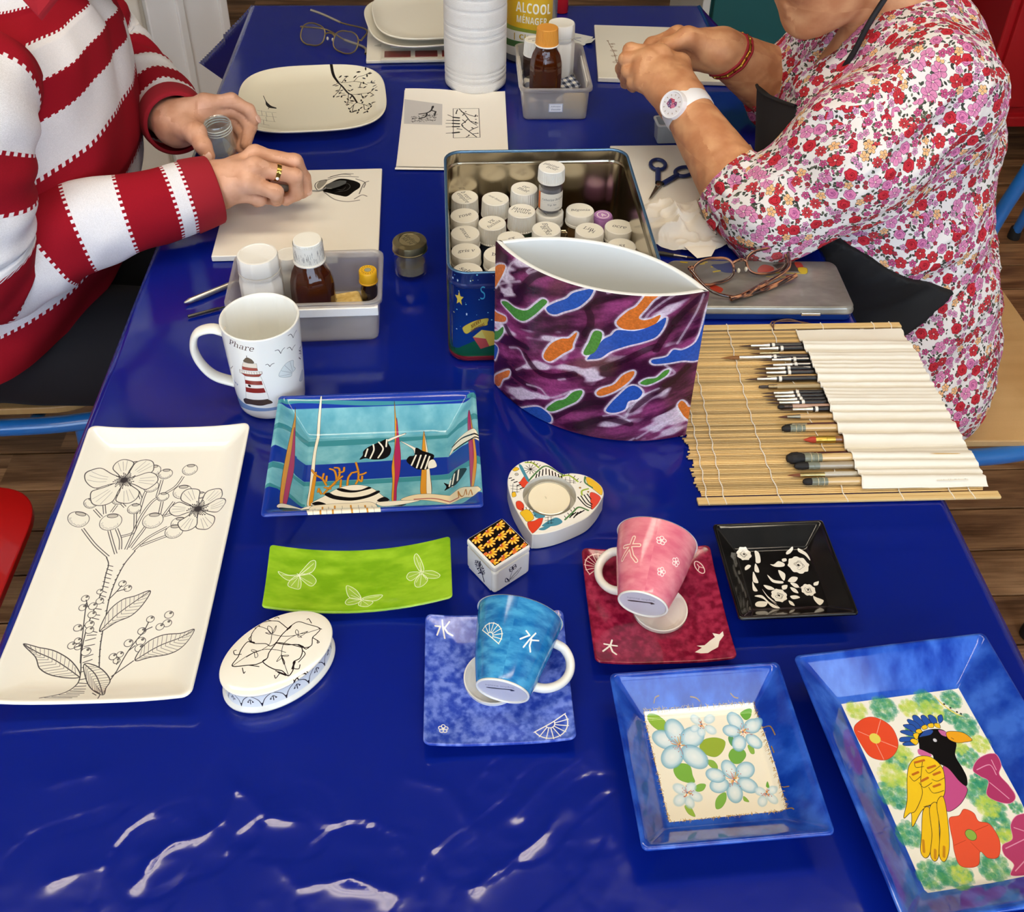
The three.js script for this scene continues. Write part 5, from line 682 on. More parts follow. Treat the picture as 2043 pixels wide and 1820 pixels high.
{ // folded print-out
  const t = thing('paper_sheet', 'folded white print-out with two branch drawings', 'paper', [-0.006, T + 0.0008, -1.352], 0.0), w = 0.152, d = 0.232, n = 24, rows = [];
  const map = draw(720, 1100, (a, g) => { a.lw = 1.5;
    a.poly(`30,137 390,202 390,470 41,451`, '#c9c6c4'); a.line(`298,232 287,282 247,315 176,331|287,282 329,299|304,228 302,249|247,315 236,364 178,388|329,299 318,348`, 8, '#141214'); const r = rngOf(6); for (let i = 0; i < 130; i++) { const P = `106,339 332,429`.split(' ').map((v) => v.split(',').map(Number)), t = r(), x = lerp(P[0][0], P[1][0], t), y = lerp(P[0][1], P[1][1], 0.2 + r() * 0.9) - t * 28; a.line([[x, y], [x + (r() - 0.5) * 34, y + (r() - 0.5) * 20]], 2.2, '#1d1a1c'); }
    a.poly(`492,262 732,260 732,623 492,628`, null, '#1a181a', 4);
    a.line(`550,267 602,342 648,423 705,472|567,300 638,342 697,367|591,334 579,350|648,423 718,448|625,399 601,431 571,463 582,495 633,550 701,620|532,275 520,317|633,550 675,519 716,496|675,519 663,503|609,619 632,604|667,581 713,574|694,448 700,432|697,367 703,342|601,431 578,407|530,518 570,526`, 5, '#1a181a'); for (const s of `442,341 496,374 545,382|431,411 490,414 545,415|425,449 489,450 544,455|428,494 489,491 544,491|428,572 489,568 543,560`.split('|')) { const p = a.pts(s).map((v) => [v[0] / a.kx, v[1] / a.ky]); a.line(p.slice(0, 2), 4, '#111'); a.line(p.slice(1), 12, '#111'); }
    for (const s of `609,301 697,354 701,400 706,448 663,508 601,439 577,479 530,518 713,574 632,596 520,325 715,359`.trim().split(' ')) { const [x, y] = s.split(',').map(Number); a.dot([[x, y, 8]], '#1a181a'); }
  }, '#f3eee4');
  const grid = (off, lift) => { const pos = [], uv = [], idx = []; for (let j = 0; j <= n; j++) for (let i = 0; i <= n; i++) { const u = i / n, v = j / n, x = (u - 0.5) * w + off[0] + (v - 0.5) * -0.004, z = (v - 0.5) * d + off[1] + 0.006 * (u - 0.5); pos.push(x, lift + 0.004 * Math.exp(-v * 14) * (0.5 + 0.5 * Math.sin(u * 5 + 1)) + 0.0014 * Math.max(0, fbm(u * 3, v * 3, 7, 2)) + (1 - u) * 0.002 * Math.exp(-(1 - v) * 20), z); uv.push(x / 0.158 + 0.5, 0.5 - z / 0.245); } for (let j = 0; j < n; j++) for (let i = 0; i < n; i++) { const a = j * (n + 1) + i; idx.push(a, a + n + 1, a + 1, a + 1, a + n + 1, a + n + 2); } const g = new THREE.BufferGeometry(); g.setAttribute('position', new THREE.Float32BufferAttribute(pos, 3)); g.setAttribute('uv', new THREE.Float32BufferAttribute(uv, 2)); g.setIndex(idx); g.computeVertexNormals(); return g; };
  part('upper_leaf', grid([0, 0], 0.0022), M('#ffffff', 0.8, { map }), t); part('lower_leaf', grid([-0.001, 0.002], 0.0004), M('#f1ece4', 0.8), t);
  const f = []; for (let i = 0; i <= 8; i++) { const a = -Math.PI / 2 + Math.PI * i / 8; f.push([V(-w / 2 - 0.004, 0.0014 + 0.0011 * Math.sin(a), d / 2 - 0.002 + 0.003 * Math.cos(a)), V(w / 2 - 0.003, 0.0012 + 0.0009 * Math.sin(a), d / 2 + 0.003 + 0.003 * Math.cos(a))]); } part('fold', loft(f, { open: true }), M('#f3eee4', 0.8), t);
}
{ // kitchen roll
  const t = thing('paper_roll', 'upright white kitchen paper roll with embossed bands', 'paper roll', [0.0275, T, -1.504], 0.3), R = 0.0475, H = 0.225;
  const ring = (y, r, seed) => { const o = []; for (let i = 0; i < 80; i++) { const a = i / 80 * 6.28319, q = r * (1 + 0.009 * noise(Math.cos(a) * 2 + 5, Math.sin(a) * 2, y * 14) + (i < 3 ? 0.012 * (3 - i) / 3 : 0)); o.push(V(q * Math.sin(a), y + (y < 0.004 ? 0.003 * Math.max(0, noise(a * 2, 3)) : 0), q * Math.cos(a))); } return o; };
  const rows = [ring(0.001, R * 0.93), ring(0.004, R * 0.99)]; for (let y = 0.008; y < H - 0.004; y += 0.0022) { const g = [0.018, 0.028, 0.034, 0.082, 0.091, 0.104, 0.132, 0.148, 0.19, 0.2].some((b) => Math.abs(y - b) < 0.0012); rows.push(ring(y, R * (g ? 0.968 : 1))); } rows.push(ring(H - 0.002, R * 0.99), ring(H, R * 0.95), ring(H, 0.021));
  const dots = canvas(128, 128, (g, w, h) => { for (let y = 0; y < 8; y++) for (let x = 0; x < 8; x++) { g.fillStyle = '#000'; g.beginPath(); g.arc(x * 16 + (y % 2) * 8 + 4, y * 16 + 8, 5, 0, 7); g.fill(); } }, '#fff').clone(); dots.colorSpace = THREE.NoColorSpace; dots.repeat.set(18, 12); dots.needsUpdate = true;
  part('paper', loft(rows, {}), M('#eeebe6', 0.92, { bumpMap: dots, bumpScale: 0.0004 }), t); part('core', lathe([[0.021, H - 0.0005], [0.021, 0.002], [0.0195, 0.002], [0.0195, H - 0.0005], [0.021, H - 0.0005]], 32), M('#b39870', 0.9), t);
}
{ // household alcohol bottle
  const t = thing('spirit_bottle', 'clear household alcohol bottle with a yellow lemon label behind the box', 'bottle', [0.118, T, -1.592], -0.42);
  const o = (w, d, y) => { const p = []; for (let i = 0; i < 48; i++) { const a = i / 48 * 6.28319, c = Math.cos(a), s = Math.sin(a), q = 1 / Math.pow(Math.pow(Math.abs(c), 3) + Math.pow(Math.abs(s), 3), 1 / 3); p.push(V(w * q * c, y, d * q * s)); } return p; };
  part('body', loft([o(0.034, 0.024, 0.001), o(0.039, 0.029, 0.004), o(0.040, 0.030, 0.02), o(0.040, 0.030, 0.17), o(0.037, 0.028, 0.19), o(0.024, 0.02, 0.215), o(0.014, 0.014, 0.225), o(0.0135, 0.0135, 0.235)], { c0: true, c1: true }), M('#b9bdc2', 0.15, { transmission: 0.6, thickness: 0 }), t);
  const lab = draw(512, 900, (a, g) => { const gr = g.createLinearGradient(0, 0, 512, 0); gr.addColorStop(0, '#d9a81a'); gr.addColorStop(0.5, '#e8b92a'); gr.addColorStop(1, '#caa02a'); g.fillStyle = gr; g.fillRect(0, 0, 512, 900); a.fill([[0, 0], [1000, 0], [1000, 160], [500, 330], [0, 260]], '#b9bf4a'); a.line([[420, 190], [560, 240], [640, 160], [700, 230]], 26, '#efeadc'); a.text('ALCOOL', 640, 455, 150, '#f6f2e6', 'bold sans-serif', 0, 0.58); a.text('MÉNAGER', 610, 585, 104, '#f6f2e6', 'bold sans-serif', 0, 0.58); a.fill([[0, 660], [400, 680], [1000, 690], [1000, 730], [0, 730]], '#8a9a3a'); a.poly([[0, 720], [1000, 720], [1000, 830], [0, 830]], '#f1efe6'); a.text('| Citron', 560, 778, 80, '#c9a81a', 'bold sans-serif'); a.poly([[0, 830], [1000, 830], [1000, 910], [0, 910]], '#4f7a44'); a.poly([[0, 910], [1000, 880], [1000, 1000], [0, 1000]], '#e9e9e4'); });
  const rows = []; for (let i = 0; i <= 10; i++) rows.push(o(0.0403, 0.0303, 0.015 + 0.15 * i / 10).slice(3, 22)); part('label', loft(rows, { open: true, uv: (p, i, j, m, n) => [1 - j / (n - 1), i / (m - 1)] }), M('#ffffff', 0.35, { map: lab }), t);
  part('round_seal', mv(new THREE.CylinderGeometry(0.009, 0.009, 0.0006, 24), 0.0385, 0.152, 0.0125, 0, 0, -Math.PI / 2 + 0.0), M('#ffffff', 0.4, { map: draw(64, 64, (a) => { a.dot([[500, 500, 400]], '#2f78b4'); a.fill([[300, 400], [500, 250], [650, 420], [560, 700], [380, 660]], '#7fb84a'); }, '#e8eef0') }), t); part('cap', mv(lathe([[0, 0], [0.0155, 0], [0.015, 0.02], [0.012, 0.023], [0, 0.023]], 24), 0, 0.226, 0), M('#c9202a', 0.4), t);
  const r = thing('marker_pen', 'short red marker standing at the far table edge', 'marker', [0.186, T, -1.79]); part('barrel', lathe([[0, 0.0005], [0.0115, 0.0005], [0.012, 0.002], [0.012, 0.062], [0.009, 0.066], [0.007, 0.085], [0, 0.086]], 24), M('#c81e2c', 0.35), r); part('ring', lathe([[0.0119, 0.04], [0.0123, 0.04], [0.0123, 0.046], [0.0119, 0.046]], 24), M('#8f1420', 0.4), r);
}
{ // box by the alcohol bottle
  plasticBox('storage_box', 'translucent plastic box with a name sticker beside the kitchen roll', [0.142, T, -1.455], 0.0, 0.106, 0.164, 0.052, [[-0.0495, 0.0, 0.006, 0.09], [0.0495, 0.0, 0.006, 0.09]], true);
  const F = T + 0.0029, gm = draw(256, 256, (a) => { for (let i = 0; i < 8; i++) for (let j = 0; j < 8; j++) a.poly([[i * 125, j * 125], [i * 125 + 126, j * 125], [i * 125 + 126, j * 125 + 126], [i * 125, j * 125 + 126]], (i + j) % 2 ? '#8d93a4' : i % 2 ? '#2c3448' : '#e9e6de'); });
  const n = thing('cloth_pad', 'blue gingham cloth pad folded under the orange capped bottle', 'cloth', [0.143, F, -1.455], 0.05); part('cloth', mv(rbox(0.082, 0.014, 0.136, 0.006, 4), 0, 0.0072, 0), M('#ffffff', 0.9, { map: gm }), n); part('cloth_fold', mv(rbox(0.04, 0.008, 0.05, 0.004, 3), 0.017, 0.018, -0.006, 0.1, 0.3, 0.12), M('#ffffff', 0.9, { map: gm }), n);
  const S = F + 0.0147;
  amberBottle('amber medicine bottle with an orange ribbed cap', [0.130, S - 0.0, -1.43], 0.2, M('#e39a3a', 0.42), 0.0168, 'orange', false).scale.setScalar(1);
  pillPot('tall white screw pot behind the orange capped bottle', [0.156, S, -1.4865], 0.0212, 0.088);
  const t = thing('medicine_bottle', 'short dark bottle with a white cap marked in ink', 'bottle', [0.1165, S, -1.4945], 0.6);
  part('body', lathe([[0, 0.0006], [0.0145, 0.0004], [0.016, 0.003], [0.016, 0.03], [0.013, 0.036], [0, 0.036]], 32), M('#2a0f08', 0.08, { clearcoat: 1 }), t); part('cap', mv(ribbed(0.0162, 0.024, 40, 0.93), 0, 0.034, 0), WHITEPLASTIC, t); const c = new THREE.CircleGeometry(0.0128, 24); c.rotateX(-Math.PI / 2); part('cap_writing', c.translate(0, 0.0582, 0), M('#ffffff', 0.4, { map: scribble(['diluant', 'gras'], '#44424a', '#f1eee6', 0.2, 170) }), t);
  const s = thing('eraser', 'pale yellow block in the near corner of the sticker box', 'eraser', [0.171, F, -1.3975], 0.03); part('block', rbox(0.034, 0.026, 0.018, 0.003, 3).translate(0, 0.013, 0), M('#ecd685', 0.7), s); part('worn_edge', rbox(0.030, 0.004, 0.014, 0.0018, 2).translate(0, 0.0275, 0), M('#e2c86f', 0.8), s);
  const k = thing('paper_card', 'small white card with a blue line drawing behind the sticker box', 'card', [0.197, T + 0.0004, -1.672], -0.5); part('sheet', rbox(0.055, 0.0009, 0.04, 0.0004).translate(0, 0.0006, 0), M('#ffffff', 0.6, { map: draw(128, 96, (a) => { a.line([[250, 300], [500, 450], [700, 350], [560, 600], [800, 700]], 24, '#5a6a9a'); }, '#eef0ee') }), k); part('curled_corner', mv(rbox(0.016, 0.0008, 0.02, 0.0003), 0.03, 0.003, 0.004, 0, 0, 0.35), M('#e9ecea', 0.6), k);
}
// spectacles: fronts stand on their lower rims, sides folded behind
function spectacles(name, label, pos, turn, lean, o) {
  const t = thing(name, label, 'glasses', pos, turn), f = new THREE.Group(); const { lw, lh, gap, r, mat, tip, rimless } = o;
  const tilt = (x, y, z) => V(x, y * Math.cos(lean) - z * Math.sin(lean), y * -Math.sin(lean) - z * Math.cos(lean) * 0 - z);
  const P = (x, y) => V(x, y * Math.sin(lean) + r, -y * Math.cos(lean));
  for (const s of [-1, 1]) {
    const c = s * (lw / 2 + gap / 2), pts = []; for (let i = 0; i < 28; i++) { const a = i / 28 * 6.28319, cs = Math.cos(a), sn = Math.sin(a), q = 1 / Math.pow(Math.pow(Math.abs(cs), o.n) + Math.pow(Math.abs(sn), o.n), 1 / o.n); pts.push(P(c + q * cs * lw / 2, lh / 2 + q * sn * lh / 2 * (cs * s > 0 ? 1 : 0.96))); }
    const half = rimless ? pts.slice(13).concat(pts.slice(0, 2)) : pts;
    part('rim', tube(half, r, 60, 8, !rimless), mat, t); const sh = []; pts.forEach((p) => sh.push(p)); part('lens', loft([sh, sh.map((p) => p.clone().add(V(0, 0.0012 * Math.cos(lean), 0.0012 * Math.sin(lean))))], { c0: true, c1: true }), GLASS, t);
    const hx = s * (lw + gap / 2 + 0.003), h = P(hx, lh * o.hinge); part('hinge', tube([P(hx - s * 0.005, lh * o.hinge), h, h.clone().add(V(0, -0.001, 0.0035 * o.back))], r * 1.25, 10, 8), mat, t);
    const e = o.ends[s < 0 ? 0 : 1].map((q) => V(...q)); const arm = part('temple', tube([h.clone().add(V(0, -0.001, 0.003 * o.back)), ...e], r * 1.15, 40, 8), mat, t); part('temple_tip', tube(e.slice(-3), r * 1.75, 16, 8), tip, arm);
    part('nose_pad', mv(new THREE.SphereGeometry(0.0032, 12, 8).scale(0.55, 1, 0.7), 0, 0, 0).translate(s * gap * 0.28, P(0, lh * 0.42).y, P(0, lh * 0.42).z + 0.004 * o.back), M('#d9cfb8', 0.25), t);
  }
  part('bridge', tube([P(-gap / 2 - 0.001, lh * 0.62), P(-gap / 4, lh * 0.72), P(gap / 4, lh * 0.72), P(gap / 2 + 0.001, lh * 0.62)], r * 1.1, 16, 8), mat, t);
  return t;
}
{
  const g = M('#8f7a4e', 0.35, { metalness: 0.8 });
  spectacles('eyeglasses', 'thin gold metal eyeglasses lying by the rounded cream plate', [-0.214, T, -1.628], -0.5, 1.0, { lw: 0.046, lh: 0.036, gap: 0.018, r: 0.0012, mat: g, tip: M('#8a8070', 0.5), n: 2.6, hinge: 0.72, back: -1, ends: [[[-0.03, 0.012, -0.045], [0.012, 0.006, -0.036], [0.055, 0.003, -0.03], [0.068, 0.003, -0.012]], [[0.04, 0.02, -0.06], [-0.012, 0.022, -0.062], [-0.05, 0.03, -0.062], [-0.066, 0.036, -0.055]]] });
  // pencil tin with the second pair on its lid
  const t = thing('pencil_tin', 'flat silver pencil tin with coloured prints and a blue base', 'tin', [0.339, T, -0.946], -0.03), w = 0.2, d = 0.092, R = (k, y) => rr(w / 2 - k, d / 2 - k, 0.011 - k * 0.5, y, 6, 8);
  part('base', loft([R(0.002, 0.0006), R(0.0005, 0.0018), R(0.0005, 0.0095)], { c0: true }), M('#1b3c86', 0.25, { metalness: 0.4 }), t, 'blue lower half of the tin');
  const map = draw(1000, 480, (a, g) => { mottle(g, 1000, 480, [128, 126, 120], [164, 162, 154], 6, 7, 1.2, 0.1); a.line(`145,-13 160,13|86,75 121,89|187,79 238,76|198,118 221,106|258,172 303,148`, 15, '#d9c02a'); a.fill(`261,134 322,111 382,87 392,267 332,289 295,237`, '#26337c'); a.line(`262,274 300,250`, 16, '#d9c02a'); a.fill(`523,221 567,121 619,174 600,301 529,323`, '#c2432c'); a.poly(`617,123 756,64 803,207 782,258 652,252`, '#3a3634'); a.fill(`754,76 790,78 795,181 761,193`, '#c2432c'); a.fill(`763,180 813,182 802,296 764,282`, '#d9c02a', '#3a3010', 2); a.line(`612,288 698,292 790,303`, 10, '#d9c02a'); a.line(`560,362 630,377 742,344`, 6, '#d9c02a'); a.fill(`677,342 713,343 703,393 675,392`, '#7a2a24'); a.fill(`223,532 286,608 262,703 221,701`, '#c2432c'); });
  part('lid', loft([R(0.0005, 0.0092), R(-0.0004, 0.0094), R(-0.0006, 0.0115), R(0.0002, 0.0125), R(0.0004, 0.016), R(0.002, 0.018), R(0.004, 0.0184), R(0.02, 0.0182)], { c1: true, uv: (p) => [p.x / 0.2 + 0.5, 0.5 - p.z / 0.096] }), painted(map, 0.3, { metalness: 0.55 }), t); part('clasp', rbox(0.022, 0.004, 0.003, 0.001).translate(0.05, 0.0105, d / 2 + 0.0008), METAL, t);
  const tm = draw(256, 256, (a, q) => mottle(q, 256, 256, [38, 14, 16], [176, 116, 78], 7, 17, 2.4, 0.05));
  const tor = M('#ffffff', 0.15, { map: tm, clearcoat: 1 });
  spectacles('eyeglasses', 'tortoiseshell eyeglasses resting on the pencil tin', [0.322, T + 0.0184, -0.953], 0.28, 0.9, { lw: 0.051, lh: 0.029, gap: 0.017, r: 0.0017, mat: tor, tip: tor, n: 2.5, hinge: 0.8, back: 1, ends: [[[-0.052, 0.009, 0.018], [-0.024, 0.003, 0.031], [0.01, 0.003, 0.028], [0.058, 0.006, 0.018]], [[0.05, 0.014, 0.012], [0.018, 0.0075, 0.022], [-0.02, 0.006, 0.034], [-0.034, 0.0045, 0.034]]] });
}
{ // scissors, napkin, tub, loose brush
  const t = thing('scissors', 'small navy handled scissors lying open on the plain white tile', 'scissors', [0.260, T + 0.0085, -1.170], 0), navy = M('#1a2c66', 0.4), steel = M('#77746c', 0.35, { metalness: 0.9 });
  const half = (ring, tip, side, name) => { const d = [ring[0] - 0.260, ring[1] + 1.170], l = Math.hypot(...d), ux = d[0] / l, uz = d[1] / l, pts = []; for (let i = 0; i < 24; i++) { const a = i / 24 * 6.28319, X = Math.cos(a) * 0.0138, Z = Math.sin(a) * 0.0100; pts.push(V(d[0] + X * ux - Z * uz, 0.003, d[1] + X * uz + Z * ux)); } const tb = tube(pts, 0.0027, 60, 10, true); const sh = tube([V(d[0] - ux * 0.013, 0.003, d[1] - uz * 0.013), V(d[0] * 0.4, 0.003, d[1] * 0.4), V(d[0] * 0.16, 0.003, d[1] * 0.16)], 0.0038, 12, 10); part('handle', [tb, sh], navy, t); const e = [tip[0] - 0.260, tip[1] + 1.170], n = [-e[1], e[0]].map((v) => v / Math.hypot(...e) * 0.0045), s = new THREE.Shape(); s.moveTo(-e[0] * 0.35 + n[0], -e[1] * 0.35 + n[1]); s.lineTo(e[0], e[1]); s.lineTo(-e[0] * 0.35 - n[0], -e[1] * 0.35 - n[1]); part('blade', mv(new THREE.ExtrudeGeometry(s, { depth: 0.0012, bevelEnabled: false }), 0, 0.0035 + side * 0.0014, 0, Math.PI / 2), steel, t); };
  half([0.269, -1.227], [0.243, -1.139], 0, 'a'); half([0.301, -1.208], [0.2445, -1.138], 1, 'b'); part('screw', mv(lathe([[0, 0.0062], [0.0026, 0.006], [0.003, 0.0045], [0.003, 0.001]], 16), 0, 0, 0), METAL, t);
  const k = thing('napkin', 'crumpled white paper napkin between the biscuit tin and the floral sleeve', 'napkin', [0.284, T + 0.001, -1.082]), n = 70, pos = [], idx = [], uv = [];
  for (let j = 0; j <= n; j++) for (let i = 0; i <= n; i++) { const u = i / n * 2 - 1, v = j / n * 2 - 1, sq = Math.max(Math.abs(u), Math.abs(v)), a = Math.atan2(v, u), R = (0.052 + 0.014 * noise(Math.cos(a) * 1.6, Math.sin(a) * 1.6, 4)) * sq, x = R * Math.cos(a) * 1.05, z = R * Math.sin(a) * 1.0; const ridge = 1 - Math.abs(noise(x * 34 + 3, z * 34, 2)), ridge2 = 1 - Math.abs(noise(x * 75, z * 75, 6)); const over = x > 0.215 - 0.284 && z < -1.088 + 1.082 ? 0.0092 : 0.0022; pos.push(x, Math.max(over - 0.001, (0.004 + 0.016 * ridge * ridge + 0.006 * ridge2 * ridge2) * (1 - Math.pow(sq, 3) * 0.8) + over * 0.9), z); uv.push(u, v); }
  for (let j = 0; j < n; j++) for (let i = 0; i < n; i++) { const a = j * (n + 1) + i; idx.push(a, a + n + 1, a + 1, a + 1, a + n + 1, a + n + 2); }
  const g = new THREE.BufferGeometry(); g.setAttribute('position', new THREE.Float32BufferAttribute(pos, 3)); g.setAttribute('uv', new THREE.Float32BufferAttribute(uv, 2)); g.setIndex(idx); g.computeVertexNormals(); part('sheet', g, M('#f3ece0', 0.9, { transmission: 0.2, thickness: 0 }), k); part('turned_corner', mv(loft([[V(-0.02, 0, 0), V(0.02, 0, 0.004)], [V(-0.018, 0.006, 0.016), V(0.02, 0.008, 0.018)], [V(-0.006, 0.002, 0.034), V(0.012, 0.002, 0.03)]], { open: true }), 0.005, 0.003, 0.034), M('#f1eade', 0.9), k);
  const b = thing('plastic_tub', 'small pale plastic tub below the white wristwatch', 'tub', [0.298, T, -1.318], 0.05); part('shell', loft([rr(0.017, 0.012, 0.003, 0.0005), rr(0.019, 0.014, 0.004, 0.03), rr(0.0175, 0.0125, 0.003, 0.03), rr(0.0155, 0.0105, 0.003, 0.003)], { c0: true, c1: true, crease: 0.8 }), M('#d3dde4', 0.35, { transmission: 0.3, thickness: 0 }), b); part('rim', loft([rr(0.0188, 0.0138, 0.004, 0.028), rr(0.0206, 0.0156, 0.005, 0.0285), rr(0.0206, 0.0156, 0.005, 0.0305), rr(0.0174, 0.0124, 0.003, 0.0305)]), M('#dfe6ea', 0.35), b);
}
{ // heart tealight holder
  const hs = new THREE.Shape(), tip = [0.0595, -0.5885], C = [0.0765, -0.632]; // outline in metres about the candle well
  const px = `202,365 217,281 251,219 317,161 397,145 467,160 527,205 578,260 622,291 685,286 762,302 821,336 870,389 895,436 898,498 875,548 828,626 751,712 640,776 517,829 412,854 360,855 346,848 306,766 267,668 234,569 213,468`.trim().split(' ').map((s) => s.split(',').map((v) => (Number(v) / 1000 - 0.5) * 0.12));
  const N = px.length; for (let i = 0; i < N; i++) { const b = px[i], c = px[(i + 1) % N], a = px[(i + N - 1) % N], d = px[(i + 2) % N]; if (!i) hs.moveTo(b[0], -b[1]); hs.bezierCurveTo(b[0] + (c[0] - a[0]) / 6, -(b[1] + (c[1] - a[1]) / 6), c[0] - (d[0] - b[0]) / 6, -(c[1] - (d[1] - b[1]) / 6), c[0], -c[1]); }
  const hole = new THREE.Path(); hole.absarc(0, 0, 0.0238, 0, 6.28319, true); hs.holes.push(hole);
  const t = thing('tealight_holder', 'white heart shaped tealight holder painted with coloured patches', 'candle holder', [C[0], T, C[1]]);
  const body = new THREE.ExtrudeGeometry(hs, { depth: 0.0175, bevelEnabled: true, bevelSize: 0.0008, bevelThickness: 0.0008, bevelSegments: 3, curveSegments: 20 }); body.rotateX(-Math.PI / 2); part('body', body.translate(0, 0.001, 0), PORCELAIN, t); part('well_floor', new THREE.CylinderGeometry(0.0245, 0.0245, 0.003, 40).translate(0, 0.003, 0), PORCELAIN, t);
  const map = draw(1000, 1000, (a, g) => {
    const k = '#1c1a1c', red = '#e2472a', yel = '#efc02c', teal = '#4c8fa6', grn = '#4f7d4a', lime = '#9fb83c';
    const F = (s, c) => a.fill(s, c, k, 3);
    a.fill(`291,357 333,300 360,369 315,419 279,367|250,559 281,550 305,591 295,640 255,619|322,757 375,739 433,702 426,760 392,816 346,852|805,485 850,496 875,548 803,645 798,585`, red, k, 2); a.fill(`791,329 851,352 897,426 887,508 846,466 799,403|275,659 322,631 357,661 369,720 322,747 295,708|239,234 268,208 290,230 258,251|224,468 247,458 253,499 226,508`, yel, k, 2); a.fill(`289,182 312,194 342,285 361,348 345,358 305,252|373,652 446,683 444,712 384,710|424,788 526,715 575,755 520,791|400,816 507,772 443,827`, teal, null);
    a.line(`357,348 438,245 496,204 563,249 621,304|595,736 657,670 707,622 772,654|783,324 778,381 826,434`, 13, grn); a.line(`341,162 396,169 440,219|581,323 660,305 724,369|742,503 746,463 794,444`, 13, lime);
    for (const s of `420,287 409,329|445,256 434,309|470,241 462,299|494,231 490,289|517,242 516,301|539,259 539,306|561,275 562,318|583,292 585,324|605,308 607,329|208,323 227,318|226,344 246,335|244,366 268,356|266,397 290,388|287,429 311,419|709,523 755,604 797,635|733,513 764,584 803,615|757,504 788,575 807,596|781,496 803,546|647,699 680,671|660,719 695,671|677,700 718,662|702,681 742,653|631,718 660,680`.split('|')) a.line(s, 9, k);
    for (let i = 0; i < 11; i++) { const A = `376,233,55`.split(',').map(Number), q = i * 0.571; a.line([[A[0], A[1]], [A[0] + A[2] * 0.9 * Math.cos(q), A[1] + A[2] * 0.9 * Math.sin(q)]], 4, k); a.dot([[A[0], A[1], 8]], k); } a.dot(`268,283,12`, null, k, 4); a.dot(`268,283,5`, '#9a8a40');
    for (const s of `357,163 362,146|380,166 388,149|403,175 412,157|422,191 435,176|441,208 454,194|629,304 631,285|661,299 666,282|697,327 708,311|718,354 731,340|739,380 751,370|601,717 594,702|626,689 619,674|651,660 645,645|675,641 669,623|299,635 292,620|322,626 319,611|344,639 349,622|365,661 377,652|374,691 387,686`.split('|')) a.line(s, 5, k);
    for (const s of `212,396 288,408|218,427 294,439|225,458 278,459|236,376 228,468|266,387 262,469|451,713 512,705|449,741 517,734|455,770 507,762|474,704 469,771|497,704 492,771|618,345 709,369|624,366 707,384|635,325 630,387|667,321 664,388|696,342 691,389`.split('|')) a.line(s, 3, k); a.dot(`734,432,7 791,474,6`, '#e2a03a', k, 3);
  }, '#f2efe6');
  const top = new THREE.ShapeGeometry(hs, 20); top.rotateX(-Math.PI / 2); const p = top.attributes.position, uv = top.attributes.uv; for (let i = 0; i < p.count; i++) uv.setXY(i, p.getX(i) / 0.12 + 0.5, 0.5 - p.getZ(i) / 0.12); part('painted_top', top.translate(0, 0.0195, 0), painted(map, 0.12), t);
  const c = thing('tealight', 'cream tealight candle set in the heart shaped holder', 'candle', [C[0], T + 0.0047, C[1]]); part('cup', lathe([[0, 0.0002], [0.0186, 0.0002], [0.0192, 0.001], [0.0192, 0.0112], [0.0196, 0.0116], [0.0189, 0.0118], [0.0187, 0.0105]], 48), M('#d5d2c6', 0.3, { metalness: 0.7 }), c); part('wax', lathe([[0, 0.0099], [0.005, 0.0097], [0.012, 0.0103], [0.0186, 0.0106], [0.0186, 0.001]], 48), M('#f3e9cc', 0.4, { sheen: 0.2 }), c); part('wick', mv(new THREE.CylinderGeometry(0.0004, 0.0005, 0.003, 8), -0.003, 0.011, -0.001, 0, 0, 0.5), M('#e6dcc0', 0.9), c);
}
